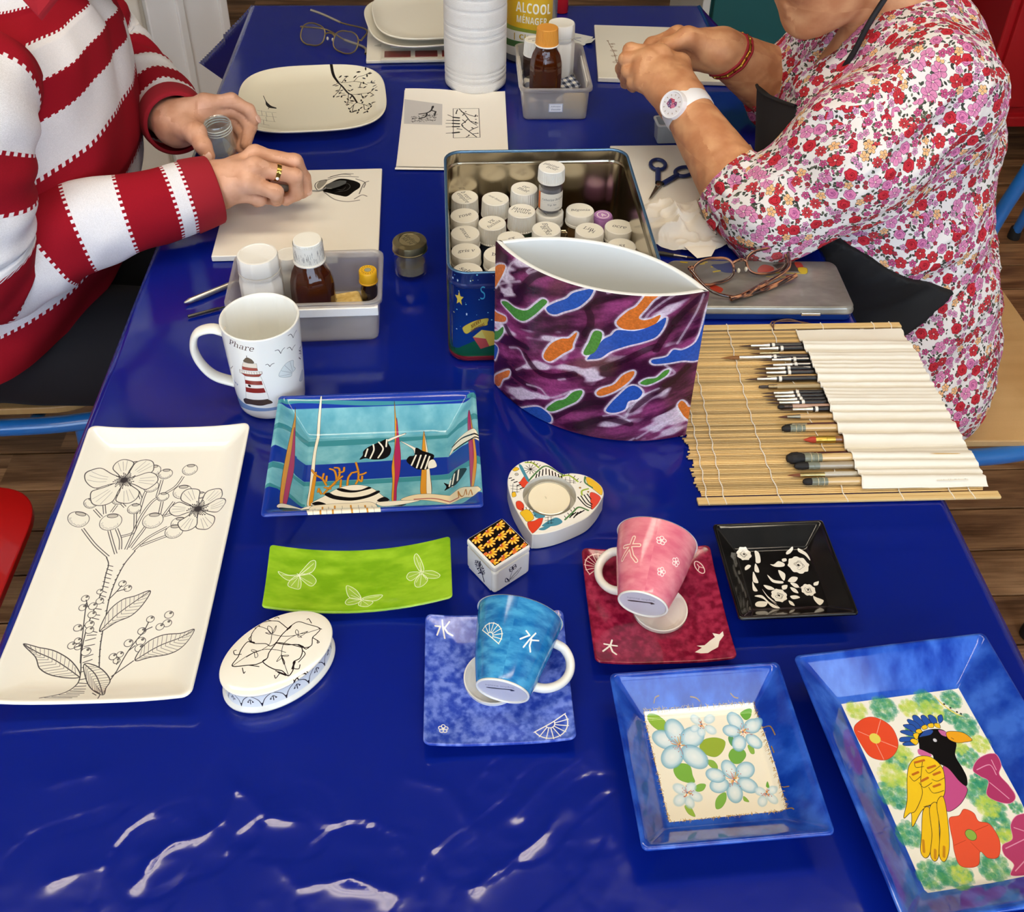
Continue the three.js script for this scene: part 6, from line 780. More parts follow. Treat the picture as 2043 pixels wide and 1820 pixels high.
{ // little cube box
  const t = thing('trinket_box', 'small white porcelain cube box with a scale patterned lid', 'box', [0.0287, T, -0.5685], 0.63), s = 0.0385;
  const scales = draw(700, 700, (a, g) => { for (let r = 0; r < 4; r++) for (let c = -1; c < 4; c++) { const x = 150 + c * 330 + (r % 2) * 165, y = 90 + r * 270; for (let i = 0; i < 6; i++) { const q = -0.2 + i * 0.62, e = [x + 145 * Math.cos(q), y + 145 * Math.sin(q)]; a.line([[x + 52 * Math.cos(q), y + 52 * Math.sin(q)], e], 58, '#d9792a'); a.line([[x + 70 * Math.cos(q), y + 70 * Math.sin(q)], e], 44, '#f0c22f'); a.line([[x + 112 * Math.cos(q), y + 112 * Math.sin(q)], e], 22, '#f7e38a'); } a.fill([[x - 26, y - 30], [x + 30, y - 34], [x + 14, y + 14], [x - 12, y + 16]], '#d4563a'); a.dot([[x - 4, y - 24, 15]], '#f1ebdf'); } a.poly([[0, 0], [1000, 0], [1000, 1000], [0, 1000]], null, '#0f0c0b', 40); for (const q of [[30, 850], [30, 600], [880, 970], [600, 970], [250, 970]]) a.fill([[q[0] - 40, q[1] - 30], [q[0] + 60, q[1] - 40], [q[0] + 50, q[1] + 30], [q[0] - 40, q[1] + 30]], '#e2743a'); }, '#120d0c');
  const art = (f) => draw(256, 256, f, '#f0eee8'), k = '#1a181c';
  part('body', rbox(s, 0.027, s, 0.003, 3).translate(0, 0.0137, 0), PORCELAIN, t);
  part('lid', rbox(s, 0.0075, s, 0.0024, 3).translate(0, 0.0308, 0), PORCELAIN, t); const top = new THREE.PlaneGeometry(s - 0.003, s - 0.003); top.rotateX(-Math.PI / 2); part('lid_pattern', top.translate(0, 0.0347, 0), painted(scales, 0.12), t);
  part('front_drawing', new THREE.PlaneGeometry(0.03, 0.024).translate(0, 0.0145, s / 2 + 0.0002), painted(art((a) => { for (let i = 0; i < 4; i++) { const q = i * 1.57 + 0.6; a.dot([[500 + 75 * Math.cos(q), 270 + 75 * Math.sin(q), 62]], null, k, 26); } a.dot([[500, 270, 30]], k); a.line([[500, 340], [430, 620], [380, 880]], 16, k); a.fill([[400, 800], [560, 640], [800, 520], [640, 760]], null, k, 20); a.line([[440, 780], [700, 600]], 16, k); a.fill([[380, 860], [250, 760], [260, 580], [340, 720]], null, k, 22); a.line([[300, 640], [350, 820]], 20, k); a.line([[380, 900], [560, 850]], 14, k); }), 0.13), t);
  const l = new THREE.PlaneGeometry(0.03, 0.026); l.rotateY(-Math.PI / 2); part('side_drawing', l.translate(-s / 2 - 0.0002, 0.0145, 0), painted(art((a) => { a.line([[520, 100], [480, 350], [600, 600], [700, 900]], 40, k); for (let i = 0; i < 9; i++) { const q = i * 0.7; a.line([[500 + 60 * Math.cos(q), 420 + 60 * Math.sin(q)], [500 + 230 * Math.cos(q), 420 + 260 * Math.sin(q)]], 30, k); a.dot([[500 + 180 * Math.cos(q + 0.3), 420 + 220 * Math.sin(q + 0.3), 40]], null, k, 20); } a.line([[560, 600], [420, 820]], 26, k); }), 0.13), t);
}
{ // oval box
  const t = thing('trinket_box', 'oval white porcelain box with a black arabesque on its domed lid', 'box', [-0.1425, T, -0.477], 0.646), A = 0.0432, B = 0.0282;
  const e = (k, y, o = 0) => { const r = []; for (let i = 0; i < 72; i++) { const q = i / 72 * 6.28319; r.push(V((A + k) * Math.cos(q), y, (B + k) * Math.sin(q))); } return r; };
  const side = draw(1400, 120, (a, g) => { const k = '#1c1a20'; a.lw = 1.8; for (let i = 0; i < 14; i++) { const x = i * 71.43; a.line([[x, 950], [x + 8, 620], [x + 22, 420], [x + 36, 340], [x + 50, 420], [x + 63, 620], [x + 71, 950]], 2.4, k); a.line([[x, 980], [x, 800]], 3.4, k); a.line([[x + 24, 300], [x + 36, 200], [x + 48, 300]], 2, k); a.line([[x + 36, 150], [x + 36, 330]], 2.4, k); a.line([[x + 28, 640], [x + 36, 520], [x + 44, 640]], 2.2, k); a.line([[x + 36, 520], [x + 36, 800]], 2.6, k); a.dot([[x + 28, 680, 3], [x + 44, 680, 3]], k); } }, '#eef0f0');
  part('base', loft([e(-0.004, 0.0004), e(0.0002, 0.0006), e(0.0026, 0.0022), e(0.0026, 0.0038), e(0.0008, 0.0052), e(0.0, 0.0062)], { c0: true }), PORCELAIN, t);
  part('wall', loft([e(0, 0.0062), e(-0.0006, 0.012), e(-0.0006, 0.019), e(0.0004, 0.0222)], { uv: (p, i, j, m, n) => [j / n, i / (m - 1)] }), painted(side, 0.14), t);
  const map = draw(900, 600, (a) => {
    a.lw = 1.7; const k = '#1d1518', L = (s, w = 5) => { for (const q of s.split('|')) a.line(q, w, k); };
    L(`532,410 478,405 456,329 377,208 412,76 500,5 575,7 653,103 671,189 688,312 734,292 795,301 842,411 904,563 851,613 805,633 757,723 693,693 629,566 570,457 532,410`, 5); L(`532,410 438,479 390,542 307,536 235,471 134,348 213,276 270,200 349,149 386,218|532,410 612,346 688,312|532,410 595,524 672,618 671,716 616,794 554,792 523,873 456,920 436,813 392,735 360,625 353,544 390,542`, 6);
    L(`547,253 486,366 400,383 337,355|547,253 597,352 675,447 736,485|715,472 644,460 569,493 506,611|344,352 428,406 501,508 548,614|736,485 806,533 896,567|134,348 268,343 344,352|547,253 541,132 500,5|506,611 483,752 456,920`, 3.4);
    for (const s of `550,244 543,160 566,99 579,166|554,249 593,196 622,168 588,227|546,239 513,174 530,232|715,472 716,422 738,398 737,449|724,483 780,501 801,514 735,521|716,486 732,543 711,517|344,352 329,309 343,302 364,364|341,360 321,433 344,436 355,389|337,355 265,352 314,351|506,611 466,635 445,658 498,649|507,625 552,668 538,674|500,628 496,719 479,747`.split('|')) a.fill(s, null, k, 3.4);
    L(`575,7 593,-10 617,46 653,103|470,19 478,-22 502,-18 510,30|652,37 677,40 683,74|875,425 881,343 865,336|899,558 913,588|805,633 828,735 809,736 826,708|757,723 703,731 692,680|246,268 204,216 213,155 233,167|189,463 174,539 189,533|584,876 557,914 523,873|407,825 361,851 365,808|377,208 370,124 406,93|734,292 697,323|456,920 424,845 394,762|304,580 243,481|671,716 669,786 588,833`, 5); L(`719,299 673,319|563,802 515,863|672,618 692,680|386,218 366,170|405,799 442,892`, 11); a.dot(`532,410,9`, k);
  }, '#f3eee0');
  part('lid', loft([e(-0.001, 0.0218), e(0.0018, 0.0222), e(0.0022, 0.0235), e(0.0014, 0.0246), e(-0.004, 0.0257), e(-0.014, 0.0266), e(-0.024, 0.027)], { c1: true, uv: flatUV(0.088, 0.058) }), painted(map, 0.1), t);
}

// ---------- bamboo brush roll ----------
{
  const X0 = 0.214, X1 = 0.487, Z0 = -0.886, Z1 = -0.636, t = thing('brush_mat', 'rolled out bamboo brush mat with a white cloth pocket for brushes', 'mat', [0.35, T + 0.0004, -0.761]), r = rngOf(31), ox = -0.35, oz = 0.761, sticks = [];
  for (let z = Z0 + 0.007, i = 0; z < Z1 - 0.007; z += 0.00222, i++) { const a = X0 + r() * 0.006 - (z > -0.72 ? 0.002 : 0), b = X1 - 0.003 - r() * 0.004, g = new THREE.CylinderGeometry(0.00098, 0.00098, b - a, 6); g.rotateZ(Math.PI / 2); const u = g.attributes.uv; for (let k = 0; k < u.count; k++) u.setXY(k, 0.5 + r() * 0.02, ((i * 37) % 64 + 0.5) / 64); sticks.push(g.translate((a + b) / 2 + ox, 0.0013 + (r() - 0.5) * 0.0005, z + oz)); }
  const tones = canvas(64, 64, (g) => { const q = rngOf(4); for (let y = 0; y < 64; y++) { const k = 0.72 + q() * 0.34; g.fillStyle = `rgb(${Math.min(255, 232 * k) | 0},${Math.min(255, 196 * k) | 0},${Math.min(255, 132 * k) | 0})`; g.fillRect(0, y, 64, 1); } });
  const st = part('bamboo_stick', sticks, M('#ffffff', 0.55, { map: tones }), t); st.userData.kind = 'stuff';
  const slat = M('#dfbe82', 0.5); for (const z of [Z0, Z1]) for (const o of [0, 1]) part('slat', rbox(X1 - X0 + (z > -0.7 ? 0.008 : 0), 0.0028, 0.0042, 0.0008).translate((X0 + X1) / 2 + ox + (z > -0.7 ? 0.002 : 0), 0.0016 + o * 0.0005, z + oz + (o - 0.5) * 0.0045), slat, t);
  const thread = M('#efe8da', 0.8);
  for (const x of [0.224, 0.241, 0.290, 0.345, 0.400, 0.452, 0.471]) { const p = []; for (let i = 0; i <= 44; i++) { const z = lerp(Z0 - 0.005, Z1 + 0.005, i / 44); p.push(V(x + ox + Math.sin(i * 1.9) * 0.0008 + 0.004 * Math.sin(i * 0.08 + x * 30), (i < 2 || i > 42 ? 0.0030 : 0.0027) + (i % 2) * 0.0003, z + oz)); } part('thread', tube(p, 0.00062, 88, 5), thread, t); }
  part('tie_cord', [tube([[0.343 + ox, 0.003, Z0 + oz + 0.006], [0.342 + ox, 0.005, Z0 + oz - 0.004], [0.350 + ox, 0.003, Z0 + oz - 0.008], [0.375 + ox, 0.0016, Z0 + oz - 0.009], [0.392 + ox, 0.0016, Z0 + oz - 0.003]], 0.0008, 30, 6), tube([[0.343 + ox, 0.0035, Z0 + oz + 0.004], [0.345 + ox, 0.005, Z0 + oz - 0.003], [0.365 + ox, 0.0028, Z0 + oz - 0.012], [0.38 + ox, 0.0014, Z0 + oz - 0.006]], 0.0008, 30, 6)], M('#6b4a3a', 0.8), t);
  // the brushes: tip x, z, pocket z, kind, label
  const B = [[0.297, -0.850, 0, 'fine black handled brush nearest the pencil tin'], [0.305, -0.845, 0, 'fine black handled brush lying second from the pencil tin'], [0.306, -0.8385, 1, 'thin pale handled brush between the first black brushes'], [0.273, -0.831, 2, 'longest brush, with a big brown tip reaching over the bamboo'], [0.314, -0.8265, 0, 'short black brush tucked under the longest brush'], [0.313, -0.818, 0, 'black brush with white marks just past the first cloth seam'], [0.304, -0.8125, 0, 'dark pointed brush of the close pair above the long liner'], [0.303, -0.806, 0, 'dark pointed brush lying against the long liner group'], [0.305, -0.8015, 1, 'thin bare wood handled brush beside the long liner'], [0.291, -0.7965, 0, 'long liner brush with a gold banded ferrule on a black handle'], [0.303, -0.785, 3, 'flat brush with a pale and dark red handle'], [0.303, -0.775, 0, 'black brush after the flat dark red one'], [0.303, -0.7700, 0, 'black brush lying low in the middle bunch'], [0.304, -0.7650, 0, 'black brush with silver ferrule in the middle bunch'], [0.305, -0.7605, 0, 'last black brush of the middle bunch, brown tipped'], [0.315, -0.7550, 4, 'stubby black tipped brush with a purple stained wood handle'], [0.316, -0.7505, 0, 'black brush just under the purple stained handle'], [0.312, -0.7405, 5, 'plain wood brush with a pointed brown tip'], [0.316, -0.7300, 6, 'slim brush with a dark red handle above the stubby mop'], [0.311, -0.7235, 7, 'stubby black mop brush with ringed wood handle'], [0.328, -0.7075, 8, 'red rubber tipped shaper with a brass ferrule'], [0.312, -0.6905, 6, 'slim dark red handle peeping above the largest mop'], [0.304, -0.6815, 9, 'largest black mop brush with ringed wood handle'], [0.310, -0.6732, 10, 'pointed black mop brush with a stained grey handle'], [0.301, -0.6625, 11, 'brown round brush with a clear handle by the last slat'], [0.313, -0.6535, 7, 'black mop brush lying closest to the front bamboo slat']];
  const K = [[0.0011, 0.014, 0.0017, '#4a3426', '#c9c5ba', '#141316', 0.0030, 0.019], [0.0008, 0.012, 0.0012, '#5a4030', '#b5a78a', '#caa468', 0.0018, 0.02], [0.0021, 0.021, 0.0022, '#8a5a2c', '#cfcabd', '#141316', 0.0030, 0.033], [0.0023, 0.011, 0.0024, '#4a4038', '#8a7a5c', '#b09a70', 0.0026, 0.008], [0.0026, 0.007, 0.0024, '#161314', '#4a3f3a', '#c09a86', 0.0026, 0.008], [0.0014, 0.010, 0.0018, '#5a3426', '#8f8a7a', '#d0ac78', 0.0026, 0.012], [0.0012, 0.008, 0.0016, '#161314', '#8f8a7a', '#4a161c', 0.0018, 0.014], [0.0034, 0.009, 0.0036, '#141112', '#9aa08c', '#d3b27a', 0.0036, 0.014], [0.0032, 0.013, 0.0036, '#b83c22', '#c9a94a', '#8a5a30', 0.0036, 0.018], [0.0060, 0.018, 0.0046, '#131112', '#a0a48e', '#d9b880', 0.0042, 0.016], [0.0038, 0.014, 0.0036, '#131112', '#9aa090', '#a89a82', 0.0036, 0.010], [0.0017, 0.013, 0.0020, '#7a4424', '#c2b07a', '#c9c3b2', 0.0028, 0.022]];
  B.forEach(([x, z, k, label], i) => {
    const [rt, lt, rf, ct, cf, ch, rh, lf] = K[k], b = thing('paintbrush', label, 'brush', [x, T + 0.0032 + Math.max(rh, rf, rt) * 0.86, z], 0, 'brushes in the cloth pocket'), lay = (g) => { g.rotateZ(-Math.PI / 2); return g; };
    const stub = k === 7 || k === 9 || k === 10 || k === 4, tip = lathe(stub ? [[0, 0], [rt * 0.5, lt * 0.06], [rt * 0.92, lt * 0.3], [rt, lt * 0.6], [rf * 0.9, lt]] : k === 3 ? [[0, 0.0], [rt * 0.8, 0.0004], [rt, lt * 0.4], [rf * 0.9, lt]] : [[0, 0], [rt * 0.28, lt * 0.14], [rt * 0.8, lt * 0.5], [rt, lt * 0.75], [rf * 0.85, lt]], 14); if (k === 3) tip.scale(1, 1, 0.4);
    const len = Math.min(0.172, 0.478 - x), hs = lt + lf;
    part('bristles', lay(tip), M(ct, 0.7), b); part('ferrule', lay(lathe([[rf * 0.86, lt - 0.001], [rf, lt], [rf * 1.02, lt + lf * 0.45], [rf * 1.12, lt + lf * 0.5], [rf * 1.04, lt + lf * 0.55], [lerp(rf, rh, 0.8), hs], [0, hs]], 14)), k === 7 || k === 9 || k === 10 ? M(cf, 0.25, { transmission: 0.4, thickness: 0 }) : M(cf, 0.28, { metalness: 0.9 }), b);
    part('handle', lay(lathe([[0, hs - 0.0005], [rh * 0.92, hs], [rh, hs + 0.012], [rh * 0.98, hs + 0.03], [rh * 0.75, len * 0.75], [rh * 0.45, len - 0.004], [0, len]], 14)), M(ch, 0.3, { clearcoat: 0.5 }), b);
    if (k === 7 || k === 9) for (const o of [0.35, 0.75]) part('wire_ring', lay(mv(new THREE.TorusGeometry(rf * 1.03, 0.0004, 6, 20), 0, lt + lf * o, 0, Math.PI / 2)), M('#e2d7b4', 0.3, { metalness: 0.6 }), b);
    if (k === 0 || k === 2) part('printed_mark', lay(mv(new THREE.CylinderGeometry(rh * 1.02, rh * 1.02, 0.003, 12, 1, true), 0, hs + 0.004, 0)), M('#e9e6dc', 0.4), b);
    for (const c of b.children) c.position.y = 0;
  });
  // pocket cloth: stitched channels riding over the handles
  const nx = 44, nz = 150, pos = [], uv = [], idx = [], seams = [-0.852 + 0.012, -0.8225, -0.792, -0.7475, -0.733, -0.7155, -0.698, -0.667];
  for (let j = 0; j <= nz; j++) for (let i = 0; i <= nx; i++) {
    const u = i / nx, v = j / nz, z = lerp(-0.8775, -0.644, v), x = lerp(0.3665 + 0.0012 * noise(z * 90, 1), 0.4845 + 0.0014 * noise(z * 300, 2), u);
    let h = 0.0034; for (const [bx, bz, k] of B) { const q = K[k][6], d = Math.abs(z - bz), fade = 1 - 0.45 * u; h = Math.max(h, 0.0036 + (q * 2.15 * fade + 0.0006) * Math.exp(-d * d / (q * q * 3.2))); }
    for (const s of seams) { const d = Math.abs(z - s + (u - 0.5) * 0.003); h -= 0.0009 * Math.exp(-d * d / 2e-6) * (h > 0.0045 ? 0.3 : 1); }
    pos.push(x - 0.35, Math.max(h + 0.0004 * noise(x * 60, z * 90, 3) + 0.0003, 0.0032), z + 0.761); uv.push(x / 0.05, z / 0.05);
  }
  for (let j = 0; j < nz; j++) for (let i = 0; i < nx; i++) { const a = j * (nx + 1) + i; idx.push(a, a + nx + 1, a + 1, a + 1, a + nx + 1, a + nx + 2); }
  const g = new THREE.BufferGeometry(); g.setAttribute('position', new THREE.Float32BufferAttribute(pos, 3)); g.setAttribute('uv', new THREE.Float32BufferAttribute(uv, 2)); g.setIndex(idx); g.computeVertexNormals();
  part('cloth_pocket', g, M('#ece7da', 0.9), t, 'white cloth pocket holding the handles'); for (const s of seams) part('seam', rbox(0.112, 0.0006, 0.0012, 0.0003).translate(0.4255 - 0.35, 0.0040, s + 0.761), M('#f4f0e6', 0.9), t);
  part('signature', new THREE.PlaneGeometry(0.03, 0.006).rotateX(-Math.PI / 2).rotateY(Math.PI).translate(0.452 - 0.35, 0.0086, -0.6515 + 0.761), M('#ffffff', 0.9, { map: draw(320, 64, (a) => a.text('Danielle Machine', 500, 500, 560, '#5a5648', 'italic serif'), '#ece7da') }), t);
  const hem = []; for (let j = 0; j <= nz; j++) { const k = (j * (nx + 1)) * 3; hem.push(V(pos[k], pos[k + 1] + 0.0003, pos[k + 2])); } part('hem', tube(hem, 0.0009, 160, 6), M('#f1ecdf', 0.9), t);
  const o = thing('paintbrush', 'loose dark brush lying between the napkin and the pencil tin', 'brush', [0.282, T + 0.0028, -1.0185], 2.86), lay = (q) => { q.rotateZ(-Math.PI / 2); return q; }; part('bristles', lay(lathe([[0, 0], [0.0006, 0.002], [0.0012, 0.006], [0.0014, 0.01]], 12)), M('#4a382c', 0.7), o); part('ferrule', lay(lathe([[0.0012, 0.009], [0.0014, 0.01], [0.0018, 0.026], [0, 0.026]], 12)), M('#bdb7a6', 0.3, { metalness: 0.9 }), o); part('handle', lay(lathe([[0, 0.025], [0.0018, 0.026], [0.0025, 0.04], [0.0012, 0.062], [0, 0.063]], 12)), M('#3a3426', 0.35), o);
}

// ---------- chairs ----------
const ply = M('#ffffff', 0.4, { map: woodTex(91, [196, 150, 92], [226, 186, 128], 0.4, 0.6, 3) }), blueTube = M('#1f6fc0', 0.3, { clearcoat: 0.6 });
// faces +z of its own axes; seat top at 0.45
function schoolChair(label, pos, turn, seatMat, back = true, rail = 0.207) {
  const lz = rail < 0.2 ? 0.06 : 0.17, t = thing('school_chair', label, 'chair', pos, turn), s = new THREE.Shape(), w = 0.2, d = 0.195, c = 0.07;
  const e = 0.25; s.moveTo(-w + c, -e); s.lineTo(w - c, -e); s.quadraticCurveTo(w, -e, w, -e + c); s.lineTo(w * 0.96, d - c); s.quadraticCurveTo(w * 0.96, d, w * 0.96 - c, d); s.lineTo(-w * 0.96 + c, d); s.quadraticCurveTo(-w * 0.96, d, -w * 0.96, d - c); s.lineTo(-w, -e + c); s.quadraticCurveTo(-w, -e, -w + c, -e);
  const g = new THREE.ExtrudeGeometry(s, { depth: 0.008, bevelEnabled: true, bevelSize: 0.002, bevelThickness: 0.002, bevelSegments: 2, curveSegments: 10 }); g.rotateX(Math.PI / 2); const p = g.attributes.position, uv = g.attributes.uv; for (let i = 0; i < p.count; i++) { const x = p.getX(i), z = p.getZ(i); p.setY(i, p.getY(i) - 0.010 * (1 - Math.pow(x / 0.2, 2)) * (1 - Math.pow(z / 0.2, 2))); uv.setXY(i, z / 0.5, x / 0.4); } g.computeVertexNormals(); part('seat', g.translate(0, 0.45, 0), seatMat, t);
  for (const sx of [-1, 1]) { part('side_rail', tube([[sx * (rail - 0.011), 0.430, lz + 0.03], [sx * rail, 0.430, lz - 0.05], [sx * rail, 0.430, -0.1], [sx * (rail - 0.022), 0.430, -0.21]], 0.0125, 24, 12), blueTube, t); part('leg', tube([[sx * (rail - 0.009), 0.427, lz], [sx * (rail - 0.011), 0.3, lz - 0.01], [sx * (rail - 0.017), 0.02, lz - 0.02]], 0.0115, 16, 12), blueTube, t); part('leg', tube([[sx * 0.192, 0.427, -0.205], [sx * 0.197, 0.3, -0.236], [sx * 0.2, 0.02, -0.29]], 0.0115, 16, 12), blueTube, t); for (const z of [lz - 0.021, -0.292]) part('rubber_foot', mv(lathe([[0, 0], [0.015, 0], [0.0155, 0.006], [0.0135, 0.03], [0, 0.032]], 16), sx * (z > 0 ? rail - 0.017 : 0.2), 0.001, z), M('#161617', 0.7), t); if (back) part('upright', tube([[sx * 0.196, 0.430, -0.17], [sx * 0.182, 0.46, -0.2], [sx * 0.176, 0.6, -0.232], [sx * 0.172, 0.82, -0.285]], 0.0115, 24, 12), blueTube, t); for (const z of [-0.13, 0.13]) part('seat_screw', mv(lathe([[0, 0.0018], [0.004, 0.0014], [0.0055, 0]], 14), sx * 0.165, 0.4505, z), METAL, t); }
  part('cross_rail', tube([[-0.2, 0.418, 0.1], [0.2, 0.418, 0.1]], 0.009, 8, 10), blueTube, t);
  if (back) { const r = []; for (let i = 0; i <= 14; i++) { const u = i / 14 * 2 - 1; r.push([0, 1, 2, 3].map((q) => V(u * 0.19, 0.66 + (q === 0 || q === 3 ? 0 : 0.15) * (1 - 0.08 * u * u), -0.243 - (q > 1 ? 0.008 : 0) - 0.026 * (1 - u * u) - (q === 1 || q === 2 ? 0.035 : 0)))); } part('backrest', loft(r, { c0: true, c1: true, crease: 0.6, uv: (q) => [q.x / 0.5, q.y / 0.4] }), seatMat, t); }
  return t;
}
schoolChair('plywood school chair with blue tubes under the floral dress', [0.63, 0, -1.19], -Math.PI / 2, ply);
schoolChair('plywood school chair with blue tubes under the striped sweater', [-0.70, 0, -1.285], Math.PI / 2, ply);
schoolChair('school chair with a glossy red seat by the long white plate', [-0.728, 0, -0.752], Math.PI / 2, M('#b4100e', 0.3, { clearcoat: 0.5 }), true, 0.15);
schoolChair('spare school chair near the locker, only a black foot in view', [1.602, 0, -1.855], 0, ply, false);

// ---------- people ----------
const group = (bones, k) => (x, y, z) => { let d = 1e3; for (const b of bones) d = smin(d, cap(x, y, z, b), k); return d; };
const mix = (a, b, t) => a.map((v, i) => lerp(v, b[i], t));
// a hand: palm of four metacarpals and webs, four fingers and a thumb, each its own chain; joints are [root, middle, end, tip]
function handField(wrist, fingers, thumb, s, fore, foreR = [0.026, 0.036]) {
  const palm = [], ch = [], rr0 = [0.0092, 0.0095, 0.0090, 0.0078];
  fingers.forEach((f, i) => { palm.push([mix(wrist, f[0], 0.12), f[0], 0.0155 * s, 0.0118 * s]); const r = rr0[i] * s; ch.push([[f[0], f[1], r * 1.12, r], [f[1], f[2], r * 1.02, r * 0.88], [f[2], f[3], r * 0.9, r * 0.76]]); });
  for (let i = 0; i < 3; i++) palm.push([mix(wrist, fingers[i][0], 0.6), mix(wrist, fingers[i + 1][0], 0.6), 0.0125 * s, 0.0125 * s]);
  palm.push([mix(wrist, thumb[0], 0.2), thumb[1], 0.0165 * s, 0.0125 * s]); const th = [[thumb[0], thumb[1], 0.0145 * s, 0.0118 * s], [thumb[1], thumb[2], 0.0118 * s, 0.0102 * s], [thumb[2], thumb[3], 0.0104 * s, 0.0082 * s]];
  const arm = [[wrist, fore, foreR[0] * s, foreR[1] * s], [mix(wrist, fore, -0.04), mix(wrist, fingers[1][0], 0.25), 0.0235 * s, 0.021 * s]], P = group(palm, 0.012 * s), A = group(arm, 0.02), F = ch.map((c) => group(c, 0.004)), TH = group(th, 0.005);
  const f = (x, y, z) => {
    let d = 1e3; for (const q of F) { const v = q(x, y, z); d = smin(d, v, 0.0022); }
    d = smin(d, TH(x, y, z), 0.004); d = smin(d, smin(P(x, y, z), A(x, y, z), 0.016), 0.008);
    for (const fg of fingers) { const e = Math.hypot(x - fg[0][0], y - fg[0][1] - 0.006, z - fg[0][2]); if (e < 0.016) d -= 0.0014 * (1 - e / 0.016); const e2 = Math.hypot(x - fg[1][0], y - fg[1][1], z - fg[1][2]); if (e2 < 0.012) d -= 0.0007 * (1 - e2 / 0.012); }
    return d < 0.01 ? d + 0.0006 * noise(x * 130, y * 130, z * 130) : d;
  };
  const all = [wrist, fore, ...fingers.flat(), ...thumb], lo = [0, 1, 2].map((k) => Math.min(...all.map((p) => p[k])) - 0.045), hi = [0, 1, 2].map((k) => Math.max(...all.map((p) => p[k])) + 0.045);
  return { f, lo, hi };
}
function headField(C, fwd, up) {
  const side = V(...up).cross(V(...fwd)), F = V(...fwd), U = V(...up);
  const e = (x, y, z, a, b, c, p, q, r) => { const k = Math.hypot((x - a) / p, (y - b) / q, (z - c) / r); return (k - 1) * Math.min(p, q, r); };
  const loc = (X, Y, Z) => { const dx = X - C[0], dy = Y - C[1], dz = Z - C[2]; return [dx * F.x + dy * F.y + dz * F.z, dx * U.x + dy * U.y + dz * U.z, dx * side.x + dy * side.y + dz * side.z]; };
  const f = (X, Y, Z) => {
    const [x, y, z] = loc(X, Y, Z); let d = e(x, y, z, -0.012, 0.032, 0, 0.098, 0.098, 0.077);
    d = smin(d, e(x, y, z, 0.032, -0.05, 0, 0.058, 0.062, 0.058), 0.03); d = smin(d, e(x, y, z, 0.066, -0.088, 0, 0.026, 0.024, 0.03), 0.02);
    d = smin(d, cap(x, y, z, [[0.082, 0.015, 0], [0.104, -0.022, 0], 0.008, 0.013]), 0.012); d = smin(d, e(x, y, z, 0.078, 0.028, 0, 0.02, 0.01, 0.05), 0.015);
    for (const s of [-1, 1]) { d = smin(d, e(x, y, z, -0.012, -0.005, s * 0.078, 0.02, 0.032, 0.009), 0.008); d = -smin(-d, e(x, y, z, 0.094, 0.012, s * 0.032, 0.016, 0.011, 0.018), 0.008); d = smin(d, e(x, y, z, 0.064, -0.02, s * 0.04, 0.022, 0.02, 0.02), 0.02); }
    d = smin(d, cap(x, y, z, [[0.084, -0.052, -0.02], [0.084, -0.052, 0.02], 0.006, 0.006]), 0.006); d = smin(d, cap(x, y, z, [[0.083, -0.063, -0.017], [0.083, -0.063, 0.017], 0.007, 0.007]), 0.006);
    return d;
  };
  const hair = (X, Y, Z) => { const [x, y, z] = loc(X, Y, Z); const d = e(x, y, z, -0.022, 0.036, 0, 0.106, 0.106, 0.088) + 0.003 * noise(x * 60, y * 30, z * 60); return Math.max(d, -e(x, y, z, 0.075, -0.035, 0, 0.07, 0.095, 0.085), -0.09 - y + (x < 0 ? 0 : 0.05)); };
  const at = (x, y, z) => V(...C).addScaledVector(F, x).addScaledVector(U, y).addScaledVector(side, z);
  return { f, hair, at };
}
const skinMat = (c1, c2, seed) => new THREE.MeshPhysicalMaterial({ map: (() => { const m = draw(256, 256, (a, g) => mottle(g, 256, 256, c1, c2, 10, seed, 1.1, 0.05)); m.repeat.set(6, 6); return m; })(), roughness: 0.5, side: THREE.DoubleSide, sheen: 0.15, specularIntensity: 0.7 });
function face(t, head, hairColor) {
  for (const s of [-1, 1]) { const e = part('eye', new THREE.SphereGeometry(0.0115, 16, 12).translate(...head.at(0.079, 0.012, s * 0.032).toArray()), M('#f1ede6', 0.2), t); part('iris', new THREE.SphereGeometry(0.006, 12, 8).translate(...head.at(0.0855, 0.010, s * 0.032).toArray()), M('#3a2a1c', 0.15), e); }
}
const boxOf = (bones, m) => [[0, 1, 2].map((k) => Math.min(...bones.flatMap((b) => [b[0][k] - b[2], b[1][k] - b[3]])) - m), [0, 1, 2].map((k) => Math.max(...bones.flatMap((b) => [b[0][k] + b[2], b[1][k] + b[3]])) + m)];
const Y = (h) => T + h;
// nail laid on a fingertip, facing a direction
function nail(t, a, b, dir, s, mat) { const A = V(...a), B = V(...b), d = B.clone().sub(A).normalize(), n = V(...dir).addScaledVector(d, -V(...dir).dot(d)).normalize(), w = d.clone().cross(n), m = new THREE.Matrix4().makeBasis(w, d, n), g = new THREE.SphereGeometry(1, 14, 10).scale(0.0052 * s, 0.0064 * s, 0.0016 * s).applyMatrix4(m); const p = B.clone().addScaledVector(n, 0.0062 * s).addScaledVector(d, -0.0005); part('fingernail', g.translate(p.x, p.y, p.z), mat, t); }

